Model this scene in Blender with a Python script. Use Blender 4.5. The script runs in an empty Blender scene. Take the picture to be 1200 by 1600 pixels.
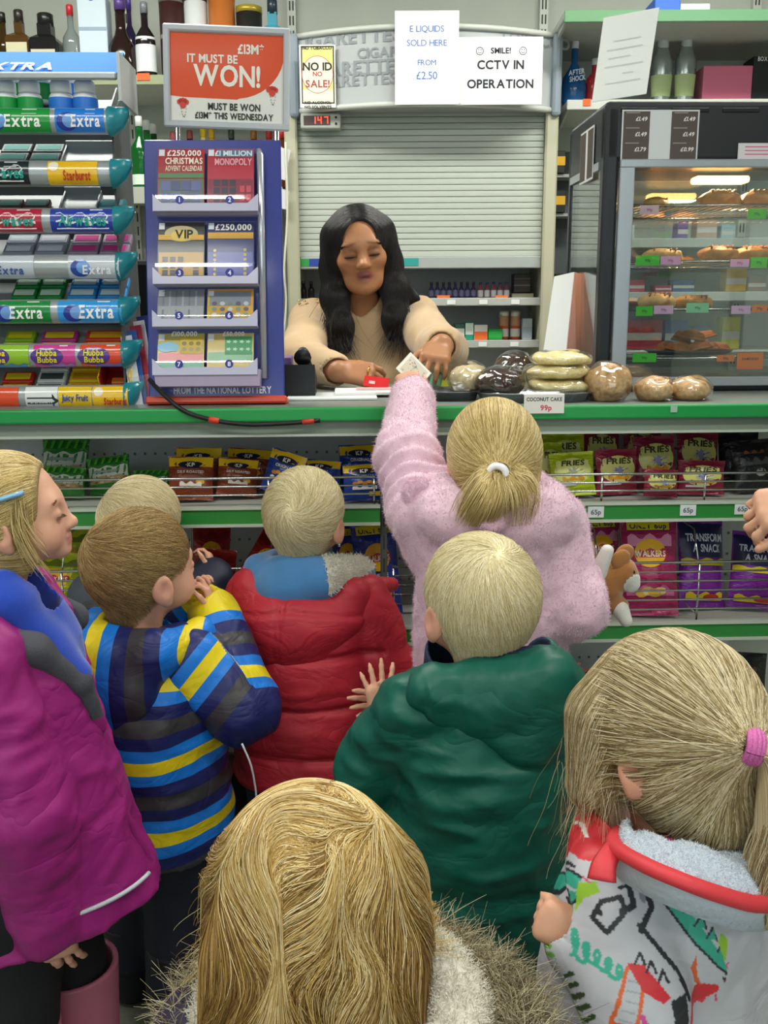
import bpy, bmesh, math, random
import numpy as np
from mathutils import Vector, Matrix

SC = bpy.context.scene
COL = SC.collection
PI = math.pi

# ------------------------------------------------------------------ camera
FOC = 1500.0                       # focal length for a 1200 x 1600 frame, in pixels
CAMZ = 1.25
PITCH = math.atan(320 / FOC)
CAM_R = Matrix.Rotation(PI / 2 - PITCH, 3, 'X') @ Matrix.Rotation(math.radians(-0.3), 3, 'Z')
cam_data = bpy.data.cameras.new('camera')
cam_data.sensor_fit = 'VERTICAL'
cam_data.sensor_height = 36.0
cam_data.lens = 36.0 * FOC / 1600
cam_data.clip_start = 0.02
cam = bpy.data.objects.new('camera', cam_data)
cam.matrix_world = Matrix.Translation((0, 0, CAMZ)) @ CAM_R.to_4x4()
COL.objects.link(cam)
SC.camera = cam
cam_data.dof.use_dof = False

# ------------------------------------------------------------------ light and exposure
world = bpy.data.worlds.new('world')
SC.world = world
world.use_nodes = True
world.node_tree.nodes['Background'].inputs[0].default_value = (0.80, 0.90, 0.95, 1)
world.node_tree.nodes['Background'].inputs[1].default_value = 2.6
SC.view_settings.view_transform = 'Standard'
SC.view_settings.look = 'None'
SC.view_settings.exposure = 0.0
SC.view_settings.gamma = 1.0
SC.view_settings.use_curve_mapping = False

def area_light(name, loc, sx, sy, power, col=(1, 1, 1), rot=(0, 0, 0)):
    d = bpy.data.lights.new(name, 'AREA')
    d.shape = 'RECTANGLE'; d.size = sx; d.size_y = sy; d.energy = power; d.color = col
    o = bpy.data.objects.new(name, d)
    o.location = loc; o.rotation_euler = rot
    COL.objects.link(o)
    return o

CEIL = 2.75
LAMPS = [(-1.0, 2.55, 30), (1.0, 2.55, 30), (-1.0, 0.6, 18), (1.0, 0.6, 18), (-1.0, -1.6, 14), (1.0, -1.6, 14)]
for lx, ly, lp in LAMPS:
    area_light('fluorescent_light', (lx, ly, CEIL - 0.10), 1.15, 0.26, lp, (1.0, 1.0, 0.93))

portal = area_light('daylight_portal', (0, -3.15, 1.55), 4.5, 1.65, 1, rot=(PI / 2, 0, 0))      # guides the daylight in through the shop window
portal.data.cycles.is_portal = True

# ------------------------------------------------------------------ pixel (1200 x 1600 frame) -> world point at depth Y
def at(px, py, Y):
    d = CAM_R @ Vector(((px - 600) / FOC, (800 - py) / FOC, -1.0))
    return Vector((0, 0, CAMZ)) + d * (Y / d.y)
def ppm(py, Y):                     # metres per pixel at that row and depth
    d = CAM_R @ Vector((0, (800 - py) / FOC, -1.0))
    return (Y / d.y) / FOC

# ------------------------------------------------------------------ materials
def lin(c):
    if isinstance(c, str):
        c = c.lstrip('#'); c = [int(c[i:i + 2], 16) / 255 for i in (0, 2, 4)]
    return tuple(x / 12.92 if x <= 0.04045 else ((x + 0.055) / 1.055) ** 2.4 for x in c) + (1.0,)
MATS = {}
def mat(name, col, rough=0.5, metal=0.0, spec=0.5, coat=0.0, trans=0.0, ior=1.45, sheen=0.0, var=0.0, vscale=30.0,
        bump=0.0, bscale=200.0, sss=0.0, emit=None, estr=0.0, alpha=1.0, attr=None, wr=0.0, wscale=16.0, coatrough=0.1):
    if name in MATS: return MATS[name]
    m = bpy.data.materials.new(name); m.use_nodes = True
    nt = m.node_tree; N = nt.nodes; L = nt.links
    b = N['Principled BSDF']; I = b.inputs
    c = lin(col) if not (isinstance(col, tuple) and len(col) == 4) else col
    I['Base Color'].default_value = c
    I['Roughness'].default_value = rough; I['Metallic'].default_value = metal
    I['Specular IOR Level'].default_value = spec; I['Coat Weight'].default_value = coat
    I['Coat Roughness'].default_value = coatrough
    I['Transmission Weight'].default_value = trans; I['IOR'].default_value = ior
    I['Sheen Weight'].default_value = sheen; I['Alpha'].default_value = alpha
    I['Sheen Roughness'].default_value = 0.5
    if sss:
        I['Subsurface Weight'].default_value = sss
        I['Subsurface Radius'].default_value = (0.012, 0.005, 0.003)
        I['Subsurface Scale'].default_value = 1.0
    if emit is not None:
        I['Emission Color'].default_value = lin(emit); I['Emission Strength'].default_value = estr
    src = None
    if attr:
        a = N.new('ShaderNodeAttribute'); a.attribute_name = attr
        src = a.outputs['Color']
    tc = None
    if var or bump or wr:
        tc = N.new('ShaderNodeTexCoord')
    if var:
        n = N.new('ShaderNodeTexNoise'); n.inputs['Scale'].default_value = vscale; n.inputs['Detail'].default_value = 5
        L.new(tc.outputs['Object'], n.inputs['Vector'])
        mr = N.new('ShaderNodeMapRange'); mr.inputs[1].default_value = 0.25; mr.inputs[2].default_value = 0.75
        mr.inputs[3].default_value = 1 - var; mr.inputs[4].default_value = 1 + var
        L.new(n.outputs['Fac'], mr.inputs[0])
        mx = N.new('ShaderNodeMix'); mx.data_type = 'RGBA'; mx.blend_type = 'MULTIPLY'; mx.inputs[0].default_value = 1.0
        if src: L.new(src, mx.inputs[6])
        else: mx.inputs[6].default_value = c
        L.new(mr.outputs[0], mx.inputs[7])
        src = mx.outputs[2]
    if src: L.new(src, I['Base Color'])
    prev = None
    if wr:                                  # creases of cloth: ridged, warped noise
        mp = N.new('ShaderNodeMapping'); mp.inputs['Scale'].default_value = (1.0, 1.0, 1.7); mp.inputs['Rotation'].default_value = (0.3, 0.5, 0.2)
        L.new(tc.outputs['Object'], mp.inputs['Vector'])
        n = N.new('ShaderNodeTexNoise'); n.inputs['Scale'].default_value = wscale; n.inputs['Detail'].default_value = 3; n.inputs['Distortion'].default_value = 0.7
        L.new(mp.outputs[0], n.inputs['Vector'])
        a1 = N.new('ShaderNodeMath'); a1.operation = 'SUBTRACT'; a1.inputs[1].default_value = 0.5; L.new(n.outputs['Fac'], a1.inputs[0])
        a2 = N.new('ShaderNodeMath'); a2.operation = 'ABSOLUTE'; L.new(a1.outputs[0], a2.inputs[0])
        a3 = N.new('ShaderNodeMath'); a3.operation = 'POWER'; a3.inputs[1].default_value = 0.7; L.new(a2.outputs[0], a3.inputs[0])
        prev = N.new('ShaderNodeBump'); prev.inputs['Strength'].default_value = wr; prev.inputs['Distance'].default_value = 0.02
        L.new(a3.outputs[0], prev.inputs['Height']); L.new(prev.outputs[0], I['Normal'])
    if bump:
        n = N.new('ShaderNodeTexNoise'); n.inputs['Scale'].default_value = bscale; n.inputs['Detail'].default_value = 4
        L.new(tc.outputs['Object'], n.inputs['Vector'])
        bp = N.new('ShaderNodeBump'); bp.inputs['Strength'].default_value = bump; bp.inputs['Distance'].default_value = 0.002
        L.new(n.outputs['Fac'], bp.inputs['Height']); L.new(bp.outputs[0], I['Normal'])
        if prev: L.new(prev.outputs[0], bp.inputs['Normal'])
    MATS[name] = m
    return m
def glass_mat(name, tint=(0.95, 0.98, 0.97, 1), rough=0.02, mixg=0.10):
    """thin clear plastic or pane: mostly transparent with a glossy reflection"""
    if name in MATS: return MATS[name]
    m = bpy.data.materials.new(name); m.use_nodes = True
    nt = m.node_tree; N = nt.nodes; L = nt.links
    N.remove(N['Principled BSDF'])
    t = N.new('ShaderNodeBsdfTransparent'); t.inputs[0].default_value = tint
    g = N.new('ShaderNodeBsdfGlossy'); g.inputs[0].default_value = (1, 1, 1, 1); g.inputs['Roughness'].default_value = rough
    f = N.new('ShaderNodeLayerWeight'); f.inputs[0].default_value = 0.25
    mr = N.new('ShaderNodeMapRange'); mr.inputs[3].default_value = mixg; mr.inputs[4].default_value = 0.75
    L.new(f.outputs['Fresnel'], mr.inputs[0])
    mx = N.new('ShaderNodeMixShader')
    L.new(mr.outputs[0], mx.inputs[0]); L.new(t.outputs[0], mx.inputs[1]); L.new(g.outputs[0], mx.inputs[2])
    L.new(mx.outputs[0], N['Material Output'].inputs[0])
    MATS[name] = m
    return m
def C(col, rough=0.5, **k):          # plain colour shortcut
    return mat('paint_%s_%d_%s' % (str(col).strip('#'), int(rough * 100), '_'.join('%s%s' % (a[:3], b) for a, b in sorted(k.items()))), col, rough, **k)

# ------------------------------------------------------------------ mesh building
class MB:
    def __init__(s): s.v = []; s.f = []; s.m = []; s.s = []; s.n = 0
    def add(s, vf, m=0, smooth=False, M=None):
        v, f = vf
        v = np.asarray(v, dtype=float).reshape(-1, 3)
        if M is not None:
            A = np.array(M); v = v @ A[:3, :3].T + A[:3, 3]
        s.v.append(v)
        for q in f: s.f.append(tuple(i + s.n for i in q))
        s.m += [m] * len(f); s.s += [smooth] * len(f); s.n += len(v)
        return s
    def mesh(s, name, mats):
        me = bpy.data.meshes.new(name)
        V = np.concatenate(s.v) if s.v else np.zeros((0, 3))
        me.from_pydata(V.tolist(), [], s.f)
        for x in (mats if isinstance(mats, (list, tuple)) else [mats]): me.materials.append(x)
        me.polygons.foreach_set('material_index', s.m); me.polygons.foreach_set('use_smooth', s.s)
        me.update()
        return me
    def build(s, name, mats, parent=None):
        return put(name, s.mesh(name, mats), parent)
def put(name, me, parent=None):
    o = bpy.data.objects.new(name, me); COL.objects.link(o)
    if parent is not None: o.parent = parent
    return o
def tag(o, label=None, cat=None, group=None, kind=None):
    if label: o['label'] = label
    if cat: o['category'] = cat
    if group: o['group'] = group
    if kind: o['kind'] = kind
    return o
def thing(name, label, cat, loc=(0, 0, 0), rz=0.0, group=None, rot=None):
    o = bpy.data.objects.new(name, None); o.empty_display_size = 0.05
    COL.objects.link(o); o.location = loc
    o.rotation_euler = rot if rot else (0, 0, rz)
    return tag(o, label, cat, group)
def struct(name, vf_or_mb, m, parent=None):
    mb = vf_or_mb if isinstance(vf_or_mb, MB) else MB().add(vf_or_mb)
    o = mb.build(name, m, parent)
    if parent is None: o['kind'] = 'structure'
    return o
def kids(o): return [c for c in o.children]
def dup(root, loc, rz=0.0, label=None, rot=None, scale=None):
    r = root.copy(); COL.objects.link(r); r.location = loc
    r.rotation_euler = rot if rot else (0, 0, rz)
    if scale: r.scale = scale
    if label: r['label'] = label
    for ch in kids(root):
        c = ch.copy(); COL.objects.link(c); c.parent = r
        for g in kids(ch):
            d = g.copy(); COL.objects.link(d); d.parent = c
    return r

_BOX = {}
def box(cx, cy, cz, sx, sy, sz, bev=0.0, seg=1):
    bev = min(bev, 0.45 * min(sx, sy, sz))
    if bev <= 0:
        v = [(cx + sx * a, cy + sy * b, cz + sz * c) for a in (-.5, .5) for b in (-.5, .5) for c in (-.5, .5)]
        return v, [(0, 1, 3, 2), (4, 6, 7, 5), (0, 4, 5, 1), (2, 3, 7, 6), (0, 2, 6, 4), (1, 5, 7, 3)]
    bm = bmesh.new()
    bmesh.ops.create_cube(bm, size=1.0)
    for q in bm.verts: q.co = Vector((q.co.x * sx, q.co.y * sy, q.co.z * sz))
    bmesh.ops.bevel(bm, geom=bm.edges[:], offset=bev, segments=seg, affect='EDGES', profile=0.5)
    v = [(q.co.x + cx, q.co.y + cy, q.co.z + cz) for q in bm.verts]
    bm.verts.index_update()
    f = [tuple(q.index for q in p.verts) for p in bm.faces]
    bm.free()
    return v, f
def lathe(prof, n=20, c=(0, 0, 0), sx=1.0, sy=1.0, cap=True):
    v = []; f = []
    for r, z in prof:
        for i in range(n):
            a = 2 * PI * i / n
            v.append((c[0] + r * math.cos(a) * sx, c[1] + r * math.sin(a) * sy, c[2] + z))
    for k in range(len(prof) - 1):
        for i in range(n):
            j = (i + 1) % n
            f.append((k * n + i, k * n + j, (k + 1) * n + j, (k + 1) * n + i))
    if cap:
        f.append(tuple(reversed(range(n)))); f.append(tuple((len(prof) - 1) * n + i for i in range(n)))
    return v, f
def frames(P):
    P = np.asarray(P, float); T = np.gradient(P, axis=0); T /= np.linalg.norm(T, axis=1)[:, None] + 1e-12
    u = np.cross(T[0], [0, 0, 1.0])
    if np.linalg.norm(u) < 1e-3: u = np.cross(T[0], [0, 1.0, 0])
    u /= np.linalg.norm(u); U = [u]
    for t in T[1:]:
        w = U[-1] - t * np.dot(U[-1], t); U.append(w / (np.linalg.norm(w) + 1e-12))
    U = np.array(U); return P, T, U, np.cross(T, U)
def tube(P, r, n=8, cap=True, flat=1.0):
    P, T, U, W = frames(P)
    r = np.full(len(P), r) if np.isscalar(r) else np.asarray(r)
    a = np.arange(n) * 2 * PI / n
    v = (P[:, None, :] + r[:, None, None] * (np.cos(a)[None, :, None] * U[:, None, :] + flat * np.sin(a)[None, :, None] * W[:, None, :])).reshape(-1, 3)
    f = []
    for k in range(len(P) - 1):
        for i in range(n):
            j = (i + 1) % n
            f.append((k * n + i, k * n + j, (k + 1) * n + j, (k + 1) * n + i))
    if cap:
        f.append(tuple(reversed(range(n)))); f.append(tuple((len(P) - 1) * n + i for i in range(n)))
    return v, f
def spline(P, n=24):
    P = np.asarray(P, float); m = len(P); out = []
    Q = np.vstack([2 * P[0] - P[1], P, 2 * P[-1] - P[-2]])
    for t in np.linspace(0, m - 1 - 1e-9, n):
        i = int(t); u = t - i; a, b, c, d = Q[i], Q[i + 1], Q[i + 2], Q[i + 3]
        out.append(0.5 * ((2 * b) + (-a + c) * u + (2 * a - 5 * b + 4 * c - d) * u * u + (-a + 3 * b - 3 * c + d) * u ** 3))
    return np.array(out)
def gridf(fn, nu, nv, flip=False):
    v = [fn(i / nu, j / nv) for j in range(nv + 1) for i in range(nu + 1)]
    f = []
    for j in range(nv):
        for i in range(nu):
            a = j * (nu + 1) + i; q = (a, a + 1, a + nu + 2, a + nu + 1)
            f.append(tuple(reversed(q)) if flip else q)
    return v, f
def prism(poly, y0, y1, axis='y'):
    """polygon in (x, z) extruded along y (or in (x, y) along z, or (y, z) along x)"""
    n = len(poly); v = []
    for t in (y0, y1):
        for a, b in poly:
            v.append({'y': (a, t, b), 'z': (a, b, t), 'x': (t, a, b)}[axis])
    f = [tuple(range(n)), tuple(reversed(range(n, 2 * n)))]
    for i in range(n):
        j = (i + 1) % n; f.append((i, n + i, n + j, j))
    return v, f
def fixn(o):
    bm = bmesh.new(); bm.from_mesh(o.data); bmesh.ops.recalc_face_normals(bm, faces=bm.faces[:]); bm.to_mesh(o.data); bm.free()
    return o

# ------------------------------------------------------------------ lettering: every glyph once, then strings from glyphs
GLY = {}
def _glyphs():
    chars = 'ABCDEFGHIJKLMNOPQRSTUVWXYZabcdefghijklmnopqrstuvwxyz0123456789!.,:-+&/*()%' + '\u00a3\''
    tmp = []
    for b, off in ((0, 0.0), (1, 0.028)):
        for ch in chars:
            cu = bpy.data.curves.new('glyph', 'FONT'); cu.body = ch; cu.size = 1.0; cu.offset = off; cu.resolution_u = 3
            o = bpy.data.objects.new('glyph', cu); COL.objects.link(o); tmp.append((b, ch, o))
    for b in (0, 1):                 # advance widths
        pass
    dg = bpy.context.evaluated_depsgraph_get()
    for b, ch, o in tmp:
        me = bpy.data.meshes.new_from_object(o.evaluated_get(dg))
        v = np.array([(q.co.x, q.co.y) for q in me.vertices]) if len(me.vertices) else np.zeros((0, 2))
        f = [tuple(p.vertices) for p in me.polygons]
        GLY[(b, ch)] = (v, f)
        bpy.data.meshes.remove(me)
    for b, ch, o in tmp:
        cu = o.data; bpy.data.objects.remove(o); bpy.data.curves.remove(cu)
_glyphs()
def text2d(s, h, bold=True, align='c', squeeze=1.0, slant=0.0, track=0.06):
    V = []; F = []; x = 0.0; n = 0
    for ch in s:
        g = GLY.get((1 if bold else 0, ch))
        if g is None or len(g[0]) == 0: x += 0.3; continue
        v, f = g; lo = v[:, 0].min(); w = v[:, 0].max() - lo
        q = v.copy(); q[:, 0] += x - lo; V.append(q)
        F += [tuple(i + n for i in p) for p in f]; n += len(v); x += w + track
    if not V: return np.zeros((0, 2)), [], 0
    V = np.concatenate(V); k = h / 0.70
    V = V * k; V[:, 0] *= squeeze; W = (x - track) * k * squeeze
    V[:, 0] += V[:, 1] * slant
    if align == 'c': V[:, 0] -= W / 2
    elif align == 'r': V[:, 0] -= W
    return V, F, W
def fit(s, w, h, **k):
    """a string scaled to a width of at most w at cap height h"""
    v, f, W = text2d(s, h, **k)
    if W > w and W > 0: v = v * np.array([w / W, 1.0])
    return v, f
def flat(vf2, o, u, v):
    """2-D shape -> 3-D plane with origin o and axes u, v"""
    q = np.asarray(vf2[0], float)
    if len(q) == 0: return np.zeros((0, 3)), []
    o, u, v = (np.asarray(t, float) for t in (o, u, v))
    return o + q[:, :1] * u + q[:, 1:2] * v, vf2[1]
def rect2(x0, y0, x1, y1): return np.array([(x0, y0), (x1, y0), (x1, y1), (x0, y1)]), [(0, 1, 2, 3)]
def grid2(x0, y0, x1, y1, nx, ny):
    v, f = gridf(lambda a, b: (x0 + (x1 - x0) * a, y0 + (y1 - y0) * b, 0), nx, ny)
    return np.array(v)[:, :2], f
def ell2(cx, cy, rx, ry, n=24):
    return np.array([(cx + rx * math.cos(2 * PI * i / n), cy + ry * math.sin(2 * PI * i / n)) for i in range(n)]), [tuple(range(n))]
def disc2(cx, cy, rx, ry, n=20, k=3):
    v = [(cx, cy)]; f = []
    for r in range(1, k + 1):
        for i in range(n):
            a = 2 * PI * i / n; v.append((cx + rx * r / k * math.cos(a), cy + ry * r / k * math.sin(a)))
    for i in range(n): f.append((0, 1 + i, 1 + (i + 1) % n))
    for r in range(k - 1):
        for i in range(n):
            j = (i + 1) % n; a = 1 + r * n; b = 1 + (r + 1) * n
            f.append((a + i, b + i, b + j, a + j))
    return np.array(v), f
def poly2(p): return np.array(p, float), [tuple(range(len(p)))]
def shift2(vf, dx, dy): return np.asarray(vf[0]) + np.array([dx, dy]) if len(vf[0]) else vf[0], vf[1]

# counter frame: x along the counter, d inward from its front edge, z up
PHI = math.radians(2.0)
def CT(x, d, z): return Vector((x * math.cos(PHI) - d * math.sin(PHI), 1.97 + x * math.sin(PHI) + d * math.cos(PHI), z))
def cx_at(px, py, d=0.0):
    """x along the counter of a pixel on the vertical plane d behind the counter's front edge"""
    dd = CAM_R @ Vector(((px - 600) / FOC, (800 - py) / FOC, -1.0))
    n = Vector((-math.sin(PHI), math.cos(PHI), 0)); p0 = CT(0, d, 0) - Vector((0, 0, CAMZ))
    t = p0.dot(n) / dd.dot(n); q = Vector((0, 0, CAMZ)) + dd * t
    r = q - Vector((0, 1.97, 0))
    return (r.x * math.cos(PHI) + r.y * math.sin(PHI)), q.z      # x along, z
# ================================================================== the room
WY = 3.85                            # back wall
m_wall = mat('wall_paint', '#b4b8ae', 0.6, var=0.05, vscale=6)
m_ceil = mat('ceiling_tile', '#d8dad4', 0.8, bump=0.3, bscale=150)
m_floor = mat('floor_vinyl', '#85867a', 0.45, var=0.16, vscale=90, bump=0.15, bscale=300)
m_metal = mat('shelf_metal', '#c3c6bd', 0.42, var=0.03, vscale=8)
m_green = mat('green_strip', '#1f9a4c', 0.35, coat=0.2)
m_dgreen = mat('green_price_strip', '#2f8a3c', 0.32, coat=0.3)
m_chrome = mat('chrome_wire', '#c9cdcb', 0.22, 1.0)
m_black = C('#17191d', 0.45)
m_dark = C('#23262b', 0.5)
m_white = C('#eef0ee', 0.5)
m_cream = mat('cream_upright', '#b9b79f', 0.45)

struct('floor', box(0, 0.4, -0.05, 5.6, 7.4, 0.1), m_floor)
struct('ceiling', box(0, 0.4, CEIL + 0.05, 5.6, 7.4, 0.1), m_ceil)
struct('wall_back', box(0, WY + 0.05, 1.4, 5.6, 0.1, 2.8), m_wall)
struct('wall_left', box(-2.75, 0.4, 1.4, 0.1, 7.3, 2.8), m_wall)
struct('wall_right', box(2.75, 0.4, 1.4, 0.1, 7.3, 2.8), m_wall)
mb = MB()
for b in (box(0, -3.25, .35, 5.6, .1, .7), box(0, -3.25, 2.6, 5.6, .1, .4), box(-2.55, -3.25, 1.5, .5, .1, 1.9), box(2.55, -3.25, 1.5, .5, .1, 1.9)): mb.add(b)
struct('wall_front', mb, m_wall)
win = thing('window_1', 'wide shop window in the front wall behind the group', 'window', (0, -3.25, .7)); win['kind'] = 'structure'
for nm, b in (('frame', box(0, 0, .02, 4.6, .12, .04)), ('frame', box(0, 0, 1.68, 4.6, .12, .04)), ('frame', box(-2.28, 0, .85, .05, .12, 1.66)), ('frame', box(2.28, 0, .85, .05, .12, 1.66)), ('mullion', box(-.76, 0, .85, .04, .1, 1.62)), ('mullion', box(.76, 0, .85, .04, .1, 1.62))):
    MB().add(b).build(nm, C('#d7d9d6', .5), win)
for x in (-1.52, 0, 1.52): MB().add(box(x, 0, .85, 1.47, .008, 1.6)).build('pane', glass_mat('window_glass'), win)
for lx, ly, lp in LAMPS:
    t = thing('ceiling_light', 'long fluorescent ceiling light %s, %s of the pair' % ({2.55: 'above the counter', .6: 'above the children', -1.6: 'towards the shop window'}[ly], 'left' if lx < 0 else 'right'), 'ceiling light', (lx, ly, CEIL), group='fluorescent ceiling lights')
    mb = MB(); mb.add(box(0, 0, -0.03, 1.25, 0.34, 0.06, 0.01)); mb.build('housing', C('#e6e7e3', 0.5), t)
    for s in (-0.07, 0.07): MB().add(tube([(-0.58, s, -0.075), (0.58, s, -0.075)], 0.013, 10), 0, True).build('lamp_tube', mat('tube_glow', '#ffffff', 0.4, emit='#fdfff2', estr=6.0), t)

# perforated uprights fixed to the back wall, running up past the spirit shelves
m_slot = C('#3a3c38', 0.7)
for px in (456, 849, 196, 1180):
    x = at(px, 20, WY - 0.012).x
    up = px in (456, 849); t = thing('shelf_upright', None, None, (x, WY - 0.015, 2.19 if up else 1.0))
    t['label'] = {456: 'slotted grey wall upright above the left end of the shutter cabinet',
                  849: 'slotted grey wall upright above the right end of the shutter cabinet',
                  196: 'slotted grey wall upright behind the spirit bottles on the left',
                  1180: 'slotted grey wall upright behind the top right shelf'}[px]
    t['category'] = 'upright'; t['group'] = 'slotted wall uprights'
    mb = MB(); mb.add(box(0, 0.0, 0.26 if up else 0.85, 0.03, 0.028, 0.52 if up else 1.7)); mb.build('channel', m_metal, t)
    mb = MB()
    for k in range(10 if up else 34):
        for s in (-0.006, 0.006): mb.add(box(s, -0.0145, 0.04 + k * 0.05, 0.005, 0.002, 0.032))
    mb.build('slots', m_slot, t)['kind'] = 'stuff'

# wall shelves for the spirits ------------------------------------------------
def wall_shelf(name, label, x0, x1, yf, ztop, strip_mat, depth, thick=0.032):
    t = thing(name, label, 'shelf', ((x0 + x1) / 2, yf, ztop), group=None)
    w = x1 - x0
    mb = MB(); mb.add(box(0, depth / 2 + 0.004, -0.012, w, depth, 0.022, 0.003)); mb.build('board', m_metal, t)
    mb = MB(); mb.add(box(0, 0.0, -thick / 2, w, 0.008, thick, 0.002)); mb.build('edge_strip', strip_mat, t)
    for s in (-1, 1):
        MB().add(prism([(0.01, -0.022), (depth, -0.022), (depth, -0.10), (depth - 0.03, -0.10)], s * (w / 2 - 0.012) - 0.004, s * (w / 2 - 0.012) + 0.004, 'x')).build('bracket', m_metal, t)
    return t
SY = 3.46
m_olive = mat('olive_strip', '#8d9672', 0.5)
zA = at(230, 117, SY).z; xA0, xA1 = at(-260, 117, SY).x, at(446, 117, SY).x - .02
shelf_a = wall_shelf('spirit_shelf', 'grey wall shelf with an olive edge, upper of two left of the shutter', xA0, xA1, SY, zA, m_olive, WY - SY - 0.004)
zB = at(215, 293, SY).z
shelf_b = wall_shelf('spirit_shelf', 'grey wall shelf holding green bottles, lower of two left of the shutter', xA0, xA1, SY, zB, m_metal, WY - SY - 0.004)
zC = at(215, 345, SY).z - 0.10
zR = at(900, 156, SY).z; xR0, xR1 = at(872, 156, SY).x + .03, at(1320, 156, SY).x
shelf_r = wall_shelf('spirit_shelf', 'grey wall shelf with blue bottle and silver shakers, behind the food warmer', xR0, xR1, SY, zR, m_metal, WY - SY - 0.004)
TY = 3.30
zT = at(880, 16, TY).z; xT0, xT1 = at(882, 16, TY).x + .0, at(1340, 16, TY).x
shelf_t = wall_shelf('top_shelf', 'deep top shelf with a green edge above the silver shakers', xT0, xT1, TY, zT, mat('dull_green_strip', '#5f8f66', 0.5), WY - TY - 0.004, 0.036)
# strips of tickets
def ticket(px, py, Y, w, h, col, label, group='shelf-edge tickets'):
    p = at(px, py, Y)
    o = MB().add(box(0, 0, 0, w, 0.002, h)).build('price_ticket', C(col, 0.6))
    o.location = p; tag(o, label, 'ticket', group)
    return o
ticket(224, 120, SY - 0.0056, 0.042, 0.022, '#f2622a', 'orange ticket on the olive shelf edge beside the red lottery sign')
ticket(434, 113, SY - 0.0056, 0.022, 0.03, '#ef8a2c', 'orange ticket on the shelf edge under the blue gin bottle')
ticket(437, 143, SY - 0.0056, 0.030, 0.024, '#f0569a', 'pink ticket hanging below the shelf edge under the blue gin bottle')
ticket(917, 160, SY - 0.0056, 0.026, 0.022, '#f2622a', 'orange ticket on the shelf edge right of the blue bottle')
t = MB().add(box(0, 0, 0, 0.055, 0.003, 0.055, 0.001)).build('shelf_ticket_holder', C('#a9aaa2', 0.5)); t.location = at(216, 305, SY - 0.007)
tag(t, 'grey ticket holder on the shelf edge under the green bottle', 'ticket holder')

# ================================================================== shutter cabinet (tobacco gantry) behind the counter
GY = 3.50
gx0, gx1 = at(447, 300, GY).x, at(868, 300, GY).x
gw = gx1 - gx0; gcx = (gx0 + gx1) / 2
z_bar0, z_bar1 = at(600, 420, GY).z, at(600, 401, GY).z      # bottom rail of the shutter
z_hd0, z_hd1 = at(600, 176, GY).z, at(600, 60, GY).z         # header ends
z_bot = 0.72
gantry = thing('shutter_cabinet', 'tall grey cabinet with a half-lowered roller shutter behind the counter', 'cabinet', (gcx, GY, 0))
GD = WY - GY - 0.01
for s in (-1, 1): MB().add(box(s * (gw / 2 - 0.018), 0.0 + GD / 2, z_hd0 / 2 + 0.2, 0.036, GD, z_hd0 - 0.4 + 0.0, 0.004)).build('side_panel', m_cream, gantry)
mb = MB(); mb.add(box(0, GD - 0.01, (z_hd0) / 2, gw, 0.012, z_hd0)); mb.build('back_panel', C('#b9bdc2', 0.5), gantry)
# plinth cupboard under it
mb = MB(); mb.add(box(0, GD / 2, 0.36, gw, GD, 0.72, 0.005)); mb.build('base_cupboard', m_metal, gantry)
# shelves in the cabinet
m_gshelf = C('#b7bab5', 0.45)
gshelf_z = [at(760, 467, GY + 0.03).z, at(760, 533, GY + 0.03).z]
for z in gshelf_z:
    mb = MB(); mb.add(box(0, GD / 2 + 0.015, z - 0.008, gw - 0.075, GD - 0.05, 0.016, 0.002)); mb.add(box(0, 0.03, z - 0.010, gw - 0.075, 0.006, 0.028, 0.002)); s = mb.build('shelf', m_gshelf, gantry)
    for k in range(7): MB().add(box(-gw / 2 + 0.12 + k * 0.115, 0.0255, z - 0.011, 0.030, 0.002, 0.016)).build('ticket_holder', m_white, s)
# roller shutter: real slats
m_slat = mat('shutter_slat', '#bcc2b8', 0.38, 0.0, var=0.02, vscale=4)
NS = 25
hs = (z_hd0 + 0.03 - z_bar1) / NS
sw = gw - 0.085
prof = [(-0.003, 0.0), (-0.0048, 0.08 * hs), (-0.0052, 0.5 * hs), (-0.0048, 0.88 * hs), (-0.002, 0.95 * hs), (0.006, 0.95 * hs), (0.006, 0.0)]
sme = MB().add(prism([(a, b) for a, b in prof], -sw / 2, sw / 2, 'x')).mesh('shutter_slat', m_slat)
for k in range(NS):
    o = put('slat', sme, gantry); o.location = (0, 0.02, z_bar1 + k * hs)
mb = MB(); mb.add(box(0, 0.016, (z_bar0 + z_bar1) / 2, sw, 0.024, z_bar1 - z_bar0, 0.003)); mb.build('shutter_rail', C('#a9aeac', 0.4), gantry)
for s in (-1, 1): MB().add(box(s * (gw / 2 - 0.022), -0.012, z_hd0 / 2 + 0.3, 0.044, 0.028, z_hd0 - 0.6, 0.006)).build('guide_rail', m_cream, gantry)
def gpt(px, py, Y=GY): return at(px, py, Y) - Vector((gcx, GY, 0))
# coloured strip stickers on the shutter rail
for pa, pb, col in ((468, 483, '#35a04a'), (483, 500, '#2c46a0'), (500, 504, '#c02c30'), (618, 654, '#2f9f98')):
    a, b = gpt(pa, 411), gpt(pb, 411)
    mb = MB(); mb.add(box((a.x + b.x) / 2, 0.0030, (z_bar0 + z_bar1) / 2 + 0.002, b.x - a.x, 0.001, 0.026)); mb.build('sticker', C(col, 0.5), gantry)
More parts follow.
